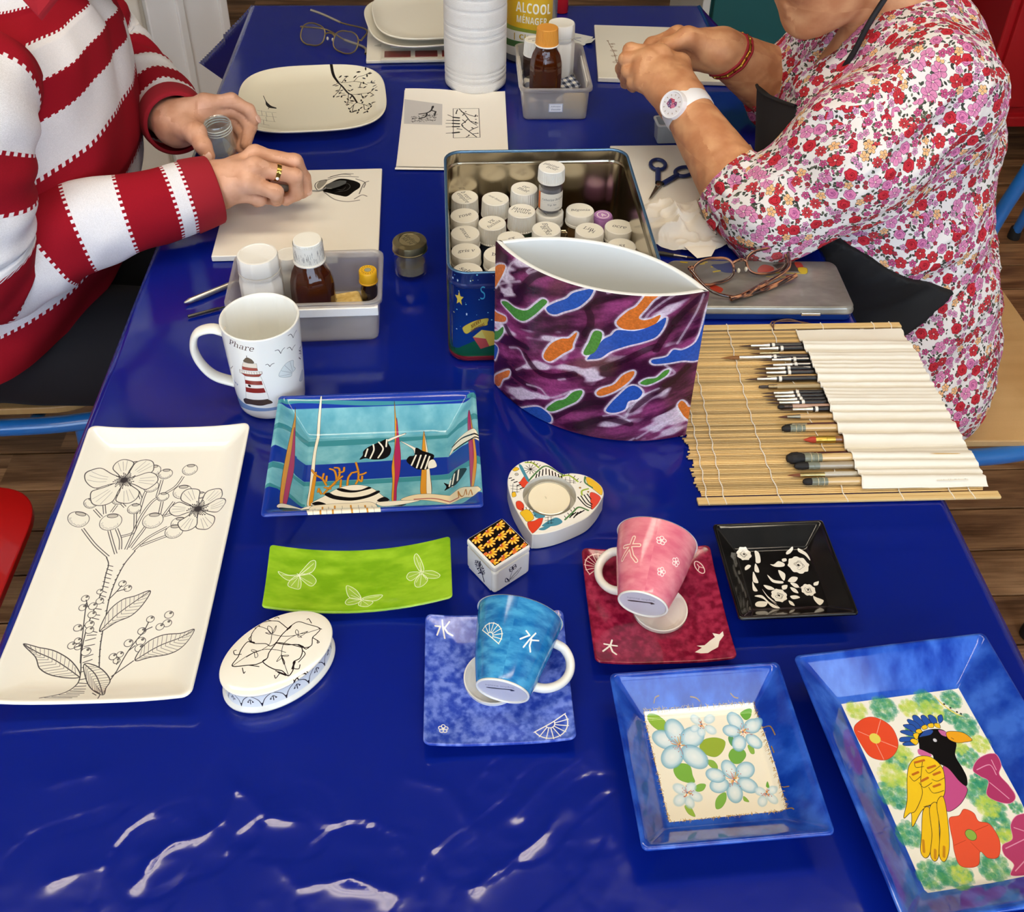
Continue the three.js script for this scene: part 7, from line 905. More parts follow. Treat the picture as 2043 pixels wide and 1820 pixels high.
{ // ---- the person in the striped sweater ----
  const t = thing('person', 'person in a red and white striped sweater painting at the table, holding a small jar', 'person', [0, 0, 0]);
  const skin = skinMat([206, 150, 118], [232, 180, 150], 3);
  // near (right) hand with the palette knife
  const wR = [-0.2988, 0.8000, -1.0961], R = { wrist: wR, f: [[[-0.2452, 0.8260, -1.1268], [-0.1985, 0.8200, -1.1222], [-0.1909, 0.7940, -1.1281], [-0.1889, 0.7760, -1.1269]], [[-0.2407, 0.8300, -1.0910], [-0.1967, 0.8120, -1.1001], [-0.1981, 0.7840, -1.1069], [-0.2138, 0.7700, -1.1135]], [[-0.2483, 0.8180, -1.0769], [-0.2172, 0.8040, -1.0768], [-0.2232, 0.7760, -1.1063], [-0.2424, 0.7670, -1.1235]], [[-0.2628, 0.8020, -1.0808], [-0.2388, 0.7900, -1.0840], [-0.2485, 0.7680, -1.1150], [-0.2657, 0.7620, -1.1343]]], th: [[-0.2920, 0.7920, -1.1438], [-0.2496, 0.7900, -1.1466], [-0.2147, 0.7820, -1.1317], [-0.1963, 0.7740, -1.1256]] };
  const hR = handField(R.wrist, R.f, R.th, 1.0, [-0.44, Y(0.045), -1.03], [0.0275, 0.034]);
  // far (left) hand round the jar
  const wL = [-0.3668, 0.8080, -1.2445], L = { wrist: wL, f: [[[-0.3276, 0.8340, -1.2496], [-0.2943, 0.8340, -1.2579], [-0.2743, 0.8200, -1.2584], [-0.2679, 0.8060, -1.2557]], [[-0.3258, 0.8220, -1.2507], [-0.2893, 0.8140, -1.2660], [-0.2744, 0.7960, -1.2552], [-0.2804, 0.7800, -1.2381]], [[-0.3332, 0.8080, -1.2582], [-0.2967, 0.7980, -1.2657], [-0.2821, 0.7840, -1.2527], [-0.2899, 0.7720, -1.2418]], [[-0.3438, 0.7940, -1.2681], [-0.3104, 0.7820, -1.2706], [-0.2956, 0.7700, -1.2592], [-0.3031, 0.7620, -1.2491]]], th: [[-0.3500, 0.8160, -1.2183], [-0.3319, 0.8180, -1.1983], [-0.3213, 0.8100, -1.1815], [-0.3141, 0.7980, -1.1760]] };
  const hL = handField(L.wrist, L.f, L.th, 1.0, [-0.475, Y(0.06), -1.40], [0.0275, 0.034]);
  const head = headField([-0.395, Y(0.45), -1.22], [0.86, -0.5, -0.1].map((v) => v / Math.hypot(0.86, 0.5, 0.1)), (() => { const F = V(0.86, -0.5, -0.1).normalize(), s = F.clone().cross(V(0, 1, 0)).normalize(); return s.cross(F).normalize().toArray(); })());
  const core = [[[-0.68, Y(-0.22), -1.2], [-0.60, Y(0.05), -1.2], 0.12, 0.12], [[-0.60, Y(0.05), -1.2], [-0.555, Y(0.16), -1.2], 0.11, 0.09], [[-0.56, Y(0.19), -1.10], [-0.56, Y(0.19), -1.30], 0.04, 0.04], [[-0.515, Y(0.24), -1.20], [-0.445, Y(0.365), -1.21], 0.052, 0.05], [[-0.57, Y(0.18), -1.08], [-0.585, Y(0.04), -0.96], 0.036, 0.034], [[-0.585, Y(0.04), -0.96], [-0.44, Y(0.045), -1.03], 0.038, 0.034], [[-0.56, Y(0.18), -1.33], [-0.495, Y(0.085), -1.43], 0.034, 0.034]], cf = group(core, 0.04), bf = (x, y, z) => smin(cf(x, y, z), head.f(x, y, z), 0.02);
  const bb = boxOf(core, 0.03); bb[1][1] = Y(0.6); bb[1][0] = -0.24;
  part('body', [nets(bf, bb[0], bb[1], 0.0085, 'box'), nets(hR.f, hR.lo, hR.hi, 0.0028, 'box'), nets(hL.f, hL.lo, hL.hi, 0.0028, 'box')], skin, t);
  face(t, head); part('hair', nets(head.hair, [-0.58, Y(0.27), -1.36], [-0.24, Y(0.62), -1.08], 0.006), M('#5a4636', 0.7), t);
  const nm = M('#e9bda6', 0.3); nail(t, R.f[0][2], R.f[0][3], [0.5, 0.5, 0.7], 0.9, nm); nail(t, L.f[0][2], L.f[0][3], [0.7, 0.6, 0.2], 1, nm); nail(t, L.th[2], L.th[3], [-0.3, 0.8, 0.6], 1.1, nm);
  { const a = V(...R.f[1][0]), b = V(...R.f[1][1]), d = b.clone().sub(a).normalize(), q = new THREE.Quaternion().setFromUnitVectors(V(0, 1, 0), d), p = a.clone().lerp(b, 0.56), g = lathe([[0.0098, -0.0024], [0.0106, -0.0026], [0.0109, 0], [0.0106, 0.0026], [0.0098, 0.0024], [0.0098, -0.0024]], 32), r = part('finger_ring', g, M('#d8b25a', 0.18, { metalness: 1 }), t, 'gold ring with a small clear stone'); r.quaternion.copy(q); r.position.copy(p); part('stone', new THREE.SphereGeometry(0.0022, 12, 8).translate(0.0045, 0, 0.0098), M('#f3f3f6', 0.05, { clearcoat: 1 }), r); }
  // stripes with stepped stitches; v counts metres along the cloth
  const RED = '#9c1424', WHITE = '#f0eef0', striped = (len, edges, first) => draw(128, 2048, (a, g) => { g.fillStyle = first ? RED : WHITE; g.fillRect(0, 0, 128, 2048); let c = first; const py = (m) => 2048 - m / len * 2048; edges.forEach((e, i) => { c = !c; g.fillStyle = c ? RED : WHITE; g.fillRect(0, 0, 128, py(e)); }); c = first; edges.forEach((e) => { const above = !c ? RED : WHITE; g.fillStyle = WHITE; const up = above === RED; for (let k = 0; k < 8; k++) g.fillRect(k * 16, up ? py(e + 0.0036) : py(e), 8, 0.0036 / len * 2048); c = !c; }); const d = g.getImageData(0, 0, 128, 2048), r = rngOf(2); for (let i = 0; i < d.data.length; i += 4) { const q = 0.93 + r() * 0.1; for (let k = 0; k < 3; k++) d.data[i + k] = clamp(d.data[i + k] * q, 0, 255); } g.putImageData(d, 0, 0); });
  const knit = canvas(64, 64, (g) => { g.strokeStyle = '#777'; g.lineWidth = 3; for (let i = 0; i < 8; i++) for (let j = 0; j < 8; j++) { g.beginPath(); g.moveTo(i * 8, j * 8); g.lineTo(i * 8 + 4, j * 8 + 6); g.lineTo(i * 8 + 8, j * 8); g.stroke(); } }); knit.colorSpace = THREE.NoColorSpace; knit.repeat.set(4, 90);
  const wool = (map) => new THREE.MeshPhysicalMaterial({ map, roughness: 0.95, side: THREE.DoubleSide, sheen: 0.4, sheenRoughness: 0.6, specularIntensity: 0.3 });
  const sweater = new THREE.Group(); sweater.name = 'sweater'; sweater.userData.label = 'red and white striped sweater'; t.add(sweater);
  { // trunk of the sweater: rings from hem to neck, each tilted
    const K = [[-0.615, -0.185, 0.165, 0.205, 0.42], [-0.600, -0.10, 0.178, 0.215, 0.38], [-0.578, 0.0, 0.180, 0.215, 0.34], [-0.565, 0.09, 0.166, 0.208, 0.30], [-0.556, 0.145, 0.152, 0.203, 0.26], [-0.552, 0.19, 0.140, 0.192, 0.2], [-0.545, 0.23, 0.118, 0.160, 0.1], [-0.522, 0.262, 0.078, 0.090, 0.02], [-0.508, 0.29, 0.060, 0.066, 0.0]], rows = [], len = 0.40;
    const ev = (k) => { const i = clamp(Math.floor(k), 0, K.length - 2), f = k - i, q = f * f * (3 - 2 * f) * 0.5 + f * 0.5; return K[i].map((v, j) => lerp(v, K[i + 1][j], q)); };
    for (let i = 0; i <= 120; i++) { const [cx, ch, a, b, tl] = ev(i / 120 * (K.length - 1)), row = []; for (let j = 0; j < 160; j++) { const w = j / 160 * 6.28319, c = Math.cos(w), s = Math.sin(w), n = 2.35, q = 1 / Math.pow(Math.pow(Math.abs(c), n) + Math.pow(Math.abs(s), n), 1 / n); let X = a * c * q, Z = b * s * q; const fold = 0.006 * Math.sin(w * 7 + ch * 20) * noise(w * 2, ch * 6, 3) + 0.009 * fbm(c * 2.2 + ch * 3, s * 2.2, ch * 4, 3) + 0.004 * Math.sin(ch * 60 + s * 5) * sstep(0.08, -0.1, ch); X *= 1 + fold / a; Z *= 1 + fold / b; row.push(V(cx + X * Math.cos(tl) , Y(ch) + X * Math.sin(tl) + 0.004 * noise(c * 3, s * 3, ch * 5), -1.2 + Z)); } rows.push(row); }
    part('trunk', loft(rows, { uv: (p, i, j, m, n) => [j / n * 16, i / (m - 1)] }), wool(striped(len, [0.045, 0.085, 0.143, 0.20, 0.256, 0.312, 0.366], true)), sweater);
    const flap = [[-0.4212, 1.0368, -1.0350], [-0.4046, 1.0539, -1.0500], [-0.3941, 1.0662, -1.0900], [-0.4298, 1.0811, -1.0700], [-0.4579, 1.0805, -1.0500], [-0.4372, 1.0577, -1.0400]].map((p) => V(...p)), n = V(-0.1, 0.75, 0.65); part('collar', loft([flap.map((p) => p.clone().addScaledVector(n, -0.006)), flap.map((p) => p.clone()), flap.map((p) => p.clone().addScaledVector(n, 0.0015).lerp(flap[3], 0.03))], { c0: true, c1: true, crease: 0.6 }), M(RED, 0.95), sweater, 'red collar point');
  }
  function sleeve(path, radii, edges, cuffLen, seed) {
    const cv = new THREE.CatmullRomCurve3(path.map((p) => V(...p)), false, 'centripetal'), len = cv.getLength(), n = 110, m = 72, rows = [], rad = (s) => { const k = s * (radii.length - 1), i = Math.min(Math.floor(k), radii.length - 2); return lerp(radii[i], radii[i + 1], sstep(0, 1, k - i) * 0.5 + (k - i) * 0.5); };
    const frame = (q) => { const s = clamp(q, 0, 1), p = cv.getPointAt(s), d = cv.getTangentAt(s), u = V(0, 1, 0).addScaledVector(d, -d.y).normalize(), w = d.clone().cross(u); return [p, u, w]; }, ring = (s, k, wr) => { const [p, u, w] = frame(s), r = rad(s) * k, o = []; for (let j = 0; j < m; j++) { const a = j / m * 6.28319, f = 1 + wr * (0.05 * noise(Math.cos(a) * 2 + seed, Math.sin(a) * 2, s * 16) + 0.03 * Math.sin(s * 70 + Math.sin(a) * 3 + seed) * sstep(0.2, 0.5, s)); o.push(p.clone().addScaledVector(u, Math.cos(a) * r * f).addScaledVector(w, Math.sin(a) * r * f * 0.94)); } return o; };
    const c0 = cuffLen / len; for (let i = 0; i <= n; i++) rows.push(ring(c0 * 0.8 + (1 - c0 * 0.8) * i / n, 1, 1));
    const sl = part('sleeve', loft(rows, { uv: (p, i, j, mm, nn) => [j / nn * 5, c0 * 0.8 + (1 - c0 * 0.8) * i / (mm - 1)] }), wool(striped(len, edges, true)), sweater);
    const cr = [ring(0.001, 0.9, 0), ring(0.0, 0.985, 0.3), ring(0.004, 1.045, 0.3), ring(c0 * 0.5, 1.07, 0.5), ring(c0 * 0.96, 1.06, 0.6), ring(c0, 1.02, 0.6), ring(c0 * 1.02, 0.96, 0.6)]; part('cuff', loft(cr, {}), M(RED, 0.95, { sheen: 0.4 }), sl);
  }
  sleeve([[-0.2902, 0.8000, -1.0913], [-0.36, Y(0.056), -1.058], [-0.45, Y(0.046), -1.022], [-0.515, Y(0.026), -0.985], [-0.5266, 0.8084, -0.9550], [-0.5142, 0.8957, -0.9650], [-0.5013, 0.9521, -1.0000], [-0.5006, 0.9744, -1.0600]], [0.0400, 0.046, 0.053, 0.060, 0.070, 0.074, 0.07, 0.062], [0.038, 0.052, 0.108, 0.158, 0.20, 0.255, 0.315, 0.375, 0.435, 0.495], 0.034, 1);
  sleeve([[-0.3677, 0.8060, -1.2470], [-0.405, Y(0.062), -1.325], [-0.455, Y(0.062), -1.395], [-0.495, Y(0.085), -1.435], [-0.525, Y(0.145), -1.415], [-0.55, Y(0.20), -1.34]], [0.043, 0.047, 0.052, 0.058, 0.06, 0.058], [0.034, 0.046, 0.09, 0.14, 0.2, 0.26, 0.32], 0.030, 5);
  const legs = [[[-0.68, Y(-0.19), -1.125], [-0.28, Y(-0.205), -1.11], 0.088, 0.075], [[-0.28, Y(-0.205), -1.11], [-0.30, 0.12, -1.09], 0.07, 0.05], [[-0.68, Y(-0.2), -1.3], [-0.28, Y(-0.215), -1.32], 0.10, 0.078], [[-0.28, Y(-0.215), -1.32], [-0.30, 0.12, -1.33], 0.07, 0.05], [[-0.70, Y(-0.18), -1.15], [-0.70, Y(-0.18), -1.28], 0.105, 0.11]], lf = group(legs, 0.04), lb = boxOf(legs, 0.03); part('trousers', nets((x, y, z) => lf(x, y, z) + 0.004 * noise(x * 16, y * 16, z * 16), lb[0], lb[1], 0.011), M('#0b0c14', 0.85), t);
  for (const z of [-1.085, -1.325]) part('shoe', nets(group([[[-0.31, 0.05, z], [-0.17, 0.035, z], 0.045, 0.034], [[-0.34, 0.045, z], [-0.2, 0.04, z], 0.042, 0.04]], 0.02), [-0.42, -0.0, z - 0.08], [-0.1, 0.13, z + 0.08], 0.009), M('#15161c', 0.5), t);
  // what the hands hold
  const j = thing('glass_jar', 'small empty glass jar held in the far hand of the striped sweater', 'jar', (() => { const p = [-0.3078, 0.7880, -1.2293]; p[1] -= 0.012; return p; })(), 0.2); j.rotation.set(0.12, 0, 0.05);
  part('body', lathe([[0, 0.001], [0.0155, 0.0004], [0.0172, 0.003], [0.0176, 0.008], [0.0165, 0.020], [0.0176, 0.026], [0.0176, 0.030], [0.0168, 0.0315], [0.0172, 0.0335], [0.0168, 0.0355], [0.0172, 0.0375], [0.0168, 0.0395], [0.0168, 0.044], [0.0160, 0.0452], [0.0150, 0.044], [0.0152, 0.03], [0.0148, 0.02], [0.0155, 0.008], [0.0140, 0.004], [0, 0.0035]], 48), M('#f2f7f6', 0.05, { transmission: 0.9, thickness: 0, ior: 1.6 }), j); part('thread', [0, 1, 2].map((i) => mv(new THREE.TorusGeometry(0.0172, 0.0008, 6, 40), 0, 0.0325 + i * 0.0038, 0, Math.PI / 2 + 0.05)), M('#eef3f2', 0.08, { transmission: 0.45, thickness: 0, ior: 1.6 }), j);
  const kn = thing('palette_knife', 'small steel palette knife spreading the black paint', 'palette knife', [0, 0, 0]), hA = [-0.2204, 0.7880, -1.1147], hB = [-0.1863, 0.7735, -1.1298], hC = [-0.1770, 0.7590, -1.1535], hD = [-0.1716, 0.7525, -1.1715], hE = [-0.1479, 0.7492, -1.1929];
  part('handle', tube([hA, mix(hA, hB, 0.5), hB], 0.0042, 16, 12), M('#6a6560', 0.4), kn); part('shank', tube([hB, hC, hD], 0.0013, 20, 8), METAL, kn); { const a = V(...hD), b = V(...hE), d = b.clone().sub(a), w = d.clone().cross(V(0, 1, 0)).normalize(), r = []; for (const [s, k] of [[0, 0.0022], [0.15, 0.0062], [0.5, 0.0072], [0.85, 0.0055], [1, 0.0012]]) { const p = a.clone().addScaledVector(d, s); r.push([p.clone().addScaledVector(w, k), p.clone().addScaledVector(w, k).add(V(0, 0.0007, 0)), p.clone().addScaledVector(w, -k).add(V(0, 0.0007, 0)), p.clone().addScaledVector(w, -k)]); } part('blade', loft(r, { c0: true, c1: true, crease: 0.5 }), METAL, kn); }
}
{ // ---- the woman in the floral dress ----
  const t = thing('person', 'woman in a floral dress and black apron pinching something between her hands', 'person', [0, 0, 0]);
  const skin = skinMat([196, 132, 90], [220, 162, 116], 13);
  const S = { wrist: [0.2865, 0.8545, -1.2050], f: [[[0.2646, 0.8917, -1.2700], [0.2273, 0.8906, -1.2850], [0.2293, 0.8687, -1.3150], [0.2427, 0.8569, -1.3250]], [[0.2466, 0.8883, -1.2620], [0.2214, 0.8825, -1.2750], [0.2216, 0.8559, -1.3050], [0.2253, 0.8395, -1.3180]], [[0.2398, 0.8762, -1.2520], [0.2237, 0.8701, -1.2650], [0.2268, 0.8459, -1.2920], [0.2277, 0.8324, -1.3050]], [[0.2417, 0.8650, -1.2400], [0.2297, 0.8588, -1.2530], [0.2333, 0.8424, -1.2780], [0.2358, 0.8337, -1.2900]]], th: [[0.2875, 0.8762, -1.2250], [0.2914, 0.8776, -1.2700], [0.2736, 0.8782, -1.3000], [0.2574, 0.8713, -1.3220]] };
  const D = { wrist: [0.3638, 0.8661, -1.3350], f: [[[0.3030, 0.8815, -1.3550], [0.2702, 0.8640, -1.3650], [0.2578, 0.8565, -1.3520], [0.2514, 0.8491, -1.3420]], [[0.3095, 0.8697, -1.3520], [0.2776, 0.8529, -1.3600], [0.2672, 0.8425, -1.3500], [0.2621, 0.8366, -1.3400]], [[0.3171, 0.8582, -1.3480], [0.2893, 0.8416, -1.3550], [0.2792, 0.8329, -1.3480], [0.2737, 0.8300, -1.3380]], [[0.3261, 0.8481, -1.3440], [0.3035, 0.8334, -1.3500], [0.2947, 0.8271, -1.3440], [0.2898, 0.8239, -1.3380]]], th: [[0.3411, 0.8799, -1.3350], [0.3103, 0.8915, -1.3250], [0.2816, 0.8817, -1.3180], [0.2627, 0.8693, -1.3200]] };
  const eN = [0.3631, 0.7872, -1.0450], eF = [0.5098, 0.7677, -1.3650], hN = handField(S.wrist, S.f, S.th, 1.06, [0.3352, 0.8063, -1.0750], [0.027, 0.041]), hF = handField(D.wrist, D.f, D.th, 1.06, [0.4520, 0.8076, -1.3600], [0.0285, 0.048]);
  const fw = V(-0.90, -0.43, 0.05).normalize(), up = fw.clone().cross(V(0, 1, 0)).normalize().cross(fw).normalize(), hd = headField([0.440, Y(0.340), -1.195], fw.toArray(), up.toArray());
  const core = [[[0.515, Y(0.285), -1.19], [0.545, Y(0.18), -1.18], 0.050, 0.058], [[0.55, Y(0.13), -1.18], [0.58, Y(-0.1), -1.15], 0.08, 0.11], [[0.525, Y(0.20), -1.195], [0.50, Y(0.12), -1.205], 0.05, 0.062], [[0.545, Y(0.175), -1.09], [0.545, Y(0.175), -1.29], 0.04, 0.04], [[0.52, Y(0.15), -1.06], eN, 0.035, 0.04], [[0.52, Y(0.15), -1.31], eF, 0.035, 0.04]], cf = group(core, 0.035), bf = (x, y, z) => smin(cf(x, y, z), hd.f(x, y, z), 0.014), bb = boxOf(core, 0.03); bb[1][1] = Y(0.5); bb[0][0] = Math.min(bb[0][0], 0.33);
  part('body', [nets(bf, bb[0], bb[1], 0.0075, 'box'), nets(hN.f, hN.lo, hN.hi, 0.0028, 'box'), nets(hF.f, hF.lo, hF.hi, 0.0028, 'box')], skin, t);
  face(t, hd); part('hair', nets(hd.hair, [0.33, Y(0.2), -1.33], [0.62, Y(0.52), -1.06], 0.006), M('#2c2320', 0.6), t);
  nail(t, S.f[1][2], S.f[1][3], [-0.7, 0.1, 0.7], 0.9, M('#d9a58a', 0.3));
  // printed cloth
  const print = draw(1024, 1024, (a, g) => {
    const r = rngOf(19), K = '#2a2028', wrap = (x, y, R, f) => { for (const ox of [-1000, 0, 1000]) for (const oy of [-1000, 0, 1000]) if (x + ox > -R && x + ox < 1000 + R && y + oy > -R && y + oy < 1000 + R) f(x + ox, y + oy); };
    for (let i = 0; i < 900; i++) { const x = r() * 1000, y = r() * 1000, q = r() * 6.3, l = 16 + r() * 14, c = ['#4a5044', '#5c6450', '#3c403a', '#6e7460'][Math.floor(r() * 4)]; wrap(x, y, 40, (X, Y0) => { const e = [X + l * Math.cos(q), Y0 + l * Math.sin(q)], n = [-Math.sin(q) * l * 0.28, Math.cos(q) * l * 0.28], m = [X + l * 0.5 * Math.cos(q), Y0 + l * 0.5 * Math.sin(q)]; a.fill([[X, Y0], [m[0] + n[0], m[1] + n[1]], e, [m[0] - n[0], m[1] - n[1]]], c, K, 1.2); }); }
    const spots = []; const put = (R, n, f) => { for (let i = 0, k = 0; k < n && i < n * 60; i++) { const x = r() * 1000, y = r() * 1000; if (spots.every(([X, Y0, Q]) => { const dx = Math.min(Math.abs(X - x), 1000 - Math.abs(X - x)), dy = Math.min(Math.abs(Y0 - y), 1000 - Math.abs(Y0 - y)); return Math.hypot(dx, dy) > (R + Q) * 0.82; })) { spots.push([x, y, R]); k++; const s = r() * 6.3; wrap(x, y, R * 1.4, (X, Y0) => f(X, Y0, R, s)); } } };
    const petal = (n, c1, c2, wide) => (X, Y0, R, s) => { for (let i = 0; i < n; i++) { const q = s + i * 6.2832 / n, cs = Math.cos(q), sn = Math.sin(q), nx = -sn * R * wide, ny = cs * R * wide; a.fill([[X, Y0], [X + cs * R * 0.45 + nx, Y0 + sn * R * 0.45 + ny], [X + cs * R * 0.9 + nx * 0.8, Y0 + sn * R * 0.9 + ny * 0.8], [X + cs * R, Y0 + sn * R], [X + cs * R * 0.9 - nx * 0.8, Y0 + sn * R * 0.9 - ny * 0.8], [X + cs * R * 0.45 - nx, Y0 + sn * R * 0.45 - ny]], c1, K, 1.6); a.line([[X, Y0], [X + cs * R * 0.6, Y0 + sn * R * 0.6]], 2.2, c2); } a.dot([[X, Y0, R * 0.14]], '#f0d9d0', K, 1); };
    const rose = (c1, c2) => (X, Y0, R, s) => { const p = []; for (let i = 0; i < 12; i++) { const q = s + i * 0.5236, m = R * (0.9 + 0.12 * (i % 2)); p.push([X + m * Math.cos(q), Y0 + m * Math.sin(q)]); } a.fill(p, c1, K, 1.8); for (let k = 0; k < 5; k++) { const l = [], m = R * (0.25 + (k % 3) * 0.22); for (let i = 0; i < 5; i++) { const q = s + k * 1.5 + i * 0.42; l.push([X + m * Math.cos(q), Y0 + m * Math.sin(q)]); } a.line(l, 3.4, c2); } a.dot([[X, Y0, R * 0.13]], c2); };
    put(42, 16, rose('#c62f3c', '#7a1420')); put(41, 12, petal(5, '#c4343c', '#8a1822', 0.42)); put(44, 14, petal(5, '#dc8cb4', '#a84a80', 0.42)); put(38, 13, rose('#d880ac', '#8c3a70')); put(36, 14, petal(8, '#d0444a', '#8a1822', 0.24)); put(30, 18, petal(5, '#f4c08a', '#e09a60', 0.36)); put(26, 40, petal(5, '#cc5a8a', '#7a2450', 0.36)); put(22, 40, petal(5, '#e0a0c4', '#9a4a80', 0.36)); put(16, 60, petal(5, '#c23a4a', '#7a1420', 0.36));
  }, '#ebe5e2'); print.repeat.set(6.0, 6.0);
  const cloth = new THREE.MeshPhysicalMaterial({ map: print, roughness: 0.88, side: THREE.DoubleSide, sheen: 0.25, specularIntensity: 0.35 });
  const sN = [0.4956, 0.9083, -1.0400], cuffN = [0.3283, 0.8095, -1.0850], cuffF = [0.4478, 0.8192, -1.3600];
  const dress = [[[0.595, Y(-0.19), -1.10], [0.555, Y(-0.02), -1.12], 0.142, 0.128], [[0.595, Y(-0.19), -1.22], [0.555, Y(-0.02), -1.2], 0.142, 0.125], [[0.552, Y(-0.02), -1.16], [0.545, Y(0.11), -1.17], 0.130, 0.130], [[0.545, Y(0.11), -1.17], [0.553, Y(0.195), -1.18], 0.126, 0.082], [[0.540, Y(0.205), -1.07], [0.545, Y(0.21), -1.30], 0.060, 0.060], [[0.508, Y(0.09), -1.11], [0.508, Y(0.09), -1.24], 0.072, 0.072], [[0.55, Y(0.18), -1.07], mix(sN, eN, 0.3), 0.068, 0.072], [mix(sN, eN, 0.3), mix(sN, eN, 0.97), 0.073, 0.056], [mix(sN, eN, 0.93), mix(cuffN, eN, 0.3), 0.056, 0.041], [[0.545, Y(0.195), -1.30], mix([0.52, Y(0.18), -1.34], eF, 0.6), 0.062, 0.060], [mix([0.52, Y(0.18), -1.34], eF, 0.6), mix(cuffF, eF, 0.4), 0.060, 0.055], [[0.58, Y(-0.215), -1.08], [0.26, Y(-0.235), -1.06], 0.105, 0.085], [[0.58, Y(-0.215), -1.24], [0.26, Y(-0.235), -1.27], 0.105, 0.085], [[0.615, Y(-0.22), -1.03], [0.54, Y(-0.235), -1.02], 0.085, 0.08]];
  const df = group(dress, 0.035), vneck = [[0.46, Y(0.31), -1.2], [0.425, Y(0.09), -1.215], 0.072, 0.004];
  const wr = (x, y, z) => { const a = x * 0.75 + y * 0.66, b = -x * 0.66 + y * 0.75; return 0.0125 * (1 - Math.abs(noise(b * 27 + 0.6 * noise(a * 9, z * 9), a * 7, z * 11))) + 0.0055 * (1 - Math.abs(noise(b * 62, a * 14, z * 30 + 4))); };
  const dr = (x, y, z) => { let d = df(x, y, z); if (d < 0.03) d += 0.0115 - wr(x, y, z); return Math.max(d, -cap(x, y, z, vneck)); }, db = boxOf(dress, 0.02);
  part('dress', nets(dr, db[0], db[1], 0.0068, 'box'), cloth, t, 'floral dress with elbow length puffed sleeves');
  // gathered sleeve ends
  for (const [c, e, r] of [[cuffN, eN, 0.0435], [cuffF, eF, 0.052]]) { const A = V(...c), d = V(...e).sub(A).normalize(), u = V(0, 1, 0).addScaledVector(d, -d.y).normalize(), w = d.clone().cross(u), ring = (o, k, am) => { const q = []; for (let i = 0; i < 90; i++) { const a = i / 90 * 6.28319, R = r * k * (1 + am * Math.sin(a * 13)); q.push(A.clone().addScaledVector(d, o).addScaledVector(u, Math.cos(a) * R).addScaledVector(w, Math.sin(a) * R)); } return q; }; part('sleeve_frill', loft([ring(0.012, 0.9, 0), ring(-0.004, 0.96, 0.01), ring(-0.006, 1.03, 0.03), ring(0.004, 1.1, 0.05), ring(0.02, 1.22, 0.06), ring(0.035, 1.28, 0.03)], { uv: (p, i, j, m, n) => [j / n * 0.28, i * 0.012] }), cloth, t); }
  // black apron: bib, lap and the neck strap
  const black = M('#0d0d0f', 0.8, { sheen: 0.2 }), rows = [], bib = [[0.3911, 0.8592, -1.2450], [0.3929, 0.9072, -1.0900]], bib2 = [[0.3890, 0.7906, -1.2000], [0.3847, 0.8453, -1.0750]]; for (let i = 0; i <= 8; i++) { const q = []; for (let j = 0; j <= 8; j++) { const a = mix(mix(bib[0], bib[1], j / 8), mix(bib2[0], bib2[1], j / 8), i / 8); q.push(V(a[0] - 0.012 * Math.sin(j / 8 * Math.PI), a[1], a[2])); } rows.push([...q, ...q.slice().reverse().map((p) => p.clone().add(V(0.0016, 0.0006, 0)))]); } const apron = new THREE.Group(); apron.name = 'apron'; apron.userData.label = 'black apron over the dress'; t.add(apron); part('bib', loft(rows, { c0: true, c1: true, crease: 0.6 }), black, apron); part('bib_hem', tube(rows[0].slice(0, 9), 0.0022, 20, 8), black, apron);
  const lapBox = (x, y, z) => { const u = x - 0.52, v = y - Y(-0.052), w = z + 1.03, X = u * 0.936 - v * 0.35, V2 = u * 0.35 + v * 0.936; return Math.max(-0.1 - X, X - 0.41 * (V2 - 0.044) - 0.069, Math.abs(V2) - 0.045, Math.abs(w) - 0.17); };
  const lap = nets((x, y, z) => Math.max(dr(x, y, z) - 0.0065, -(df(x, y, z) + 0.02), lapBox(x, y, z)), [0.4, Y(-0.22), -1.2], [0.68, Y(0.07), -0.85], 0.0058); part('lap_panel', lap, black, apron);
  part('neck_strap', tube([[0.4862, 1.0252, -1.1300], [0.4714, 0.9947, -1.1250], [0.4618, 0.9527, -1.1300], [0.4450, 0.9030, -1.1400], [0.4065, 0.8871, -1.1000]], 0.0035, 40, 8), M('#17161a', 0.7), apron);
  // watch and bracelets
  { const W = V(...S.wrist), E = V(...[0.3352, 0.8063, -1.0750]), d = E.clone().sub(W).normalize(), A = W.clone().addScaledVector(d, 0.016), n = V(-0.62, 0.42, 0.66).addScaledVector(d, -V(-0.62, 0.42, 0.66).dot(d)).normalize(), w = d.clone().cross(n), wa = new THREE.Group(); wa.name = 'wristwatch'; wa.userData.label = 'white wristwatch with a flowered dial'; t.add(wa);
    const ring = (o, k) => { const q = []; for (let i = 0; i < 60; i++) { const a = i / 60 * 6.28319, R = 0.0315 * k, wide = 0.0088 + 0.006 * Math.pow(Math.max(0, Math.cos(a)), 3); q.push(A.clone().addScaledVector(d, o * wide).addScaledVector(n, Math.cos(a) * R).addScaledVector(w, Math.sin(a) * R)); } return q; }; part('band', loft([ring(-1, 0.97), ring(-0.96, 1.02), ring(0, 1.035), ring(0.96, 1.02), ring(1, 0.97), ring(0, 0.96), ring(-1, 0.97)], {}), M('#f1eff0', 0.4), wa);
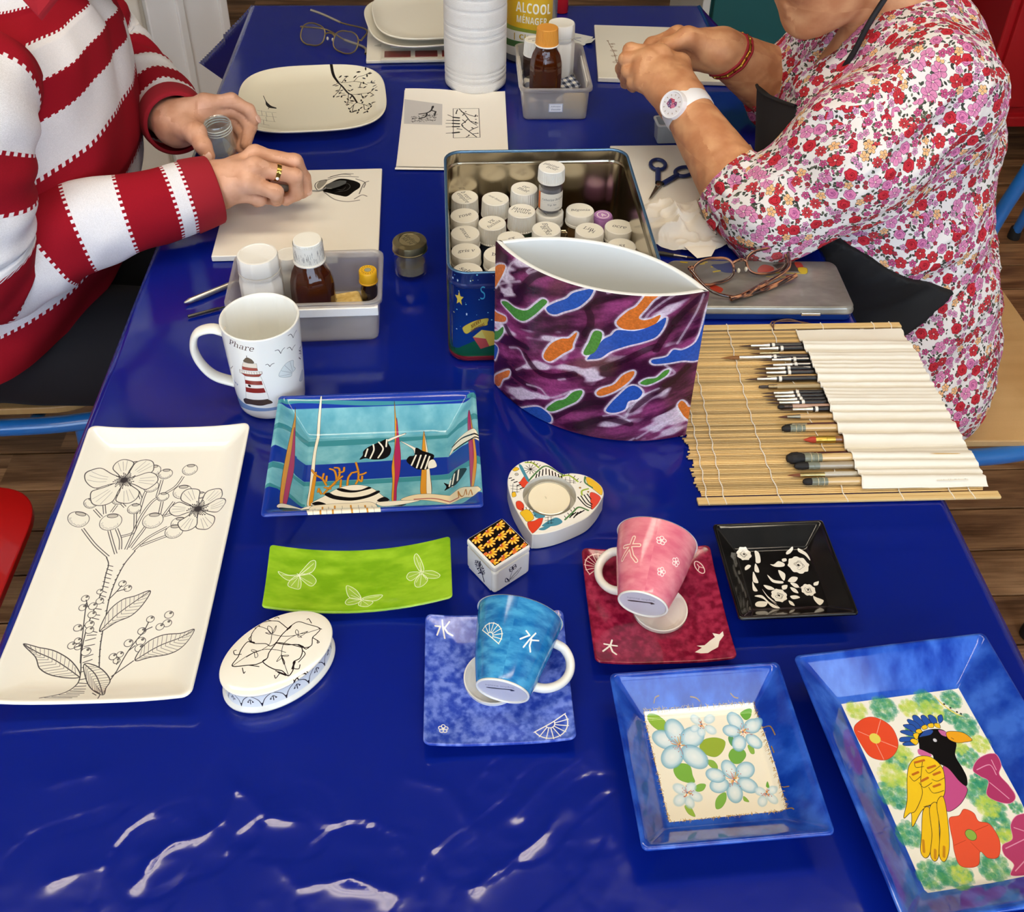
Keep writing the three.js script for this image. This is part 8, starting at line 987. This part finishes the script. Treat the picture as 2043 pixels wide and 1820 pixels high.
    const m = new THREE.Matrix4().makeBasis(n.clone().cross(d), n, d), at = A.clone().addScaledVector(n, 0.0325), put = (g) => g.applyMatrix4(m).translate(at.x, at.y, at.z); part('case', put(lathe([[0.0165, -0.004], [0.0185, -0.003], [0.0188, 0.002], [0.0176, 0.0042], [0.0160, 0.0044], [0.0152, 0.0032]], 48)), M('#f4f2f3', 0.35), wa); const c = new THREE.CircleGeometry(0.0154, 40); c.rotateX(-Math.PI / 2); part('dial', put(c.translate(0, 0.0033, 0)), M('#ffffff', 0.25, { map: draw(192, 192, (a) => { for (let i = 0; i < 12; i++) { const q = i * 0.5236; a.dot([[500 + 400 * Math.cos(q), 500 + 400 * Math.sin(q), 26]], '#b9a890'); a.line([[500 + 330 * Math.cos(q), 500 + 330 * Math.sin(q)], [500 + 420 * Math.cos(q), 500 + 420 * Math.sin(q)]], 10, '#8a8490'); } const r = rngOf(3); for (let i = 0; i < 16; i++) { const x = 330 + r() * 340, y = 300 + r() * 380; for (let k = 0; k < 5; k++) a.dot([[x + 50 * Math.cos(k * 1.26), y + 50 * Math.sin(k * 1.26), 34]], ['#c43a5a', '#8a3a6a', '#d97a9a', '#6a5a8a'][i % 4]); } a.line([[500, 500], [560, 300]], 16, '#3a3440'); a.line([[500, 500], [680, 560]], 16, '#3a3440'); }, '#efecef') }), wa); part('crystal', put(lathe([[0.0158, 0.0040], [0.008, 0.0050], [0, 0.0052]], 32)), GLASS, wa); }
  { const W = V(...D.wrist), E = V(...[0.4520, 0.8076, -1.3600]), d = E.clone().sub(W).normalize(), u = V(0, 1, 0).addScaledVector(d, -d.y).normalize(), w = d.clone().cross(u), band = (off, rr_, tilt) => { const q = []; for (let i = 0; i < 40; i++) { const a = i / 40 * 6.28319, R = rr_ + 0.0006 * Math.sin(a * 9); q.push(W.clone().addScaledVector(d, off + tilt * Math.cos(a)).addScaledVector(u, Math.cos(a) * R).addScaledVector(w, Math.sin(a) * R)); } return q; }; const red = M('#a51c2c', 0.7); part('bracelet', [tube(band(0.008, 0.0335, 0.006), 0.0019, 80, 8, true), tube(band(0.0165, 0.0345, 0.006), 0.0019, 80, 8, true)], red, t, 'red cord bracelets'); const beads = part('bead_row', tube(band(0.0122, 0.0342, 0.006), 0.0017, 80, 8, true), M('#c99a3a', 0.3, { metalness: 0.8 }), t, 'gold bead row between the cords'); const P = band(0.0122, 0.0352, 0.006); for (let i = 0; i < 40; i += 2) part('bead', new THREE.SphereGeometry(0.0021, 8, 6).translate(...P[i].toArray()), M(i % 4 ? '#d8b24a' : '#8a3a1c', 0.25, { metalness: 0.7 }), beads); }
}

scene.traverse((o) => { if (o.isMesh) { o.castShadow = true; o.receiveShadow = true; } });
renderer.render(scene, camera);
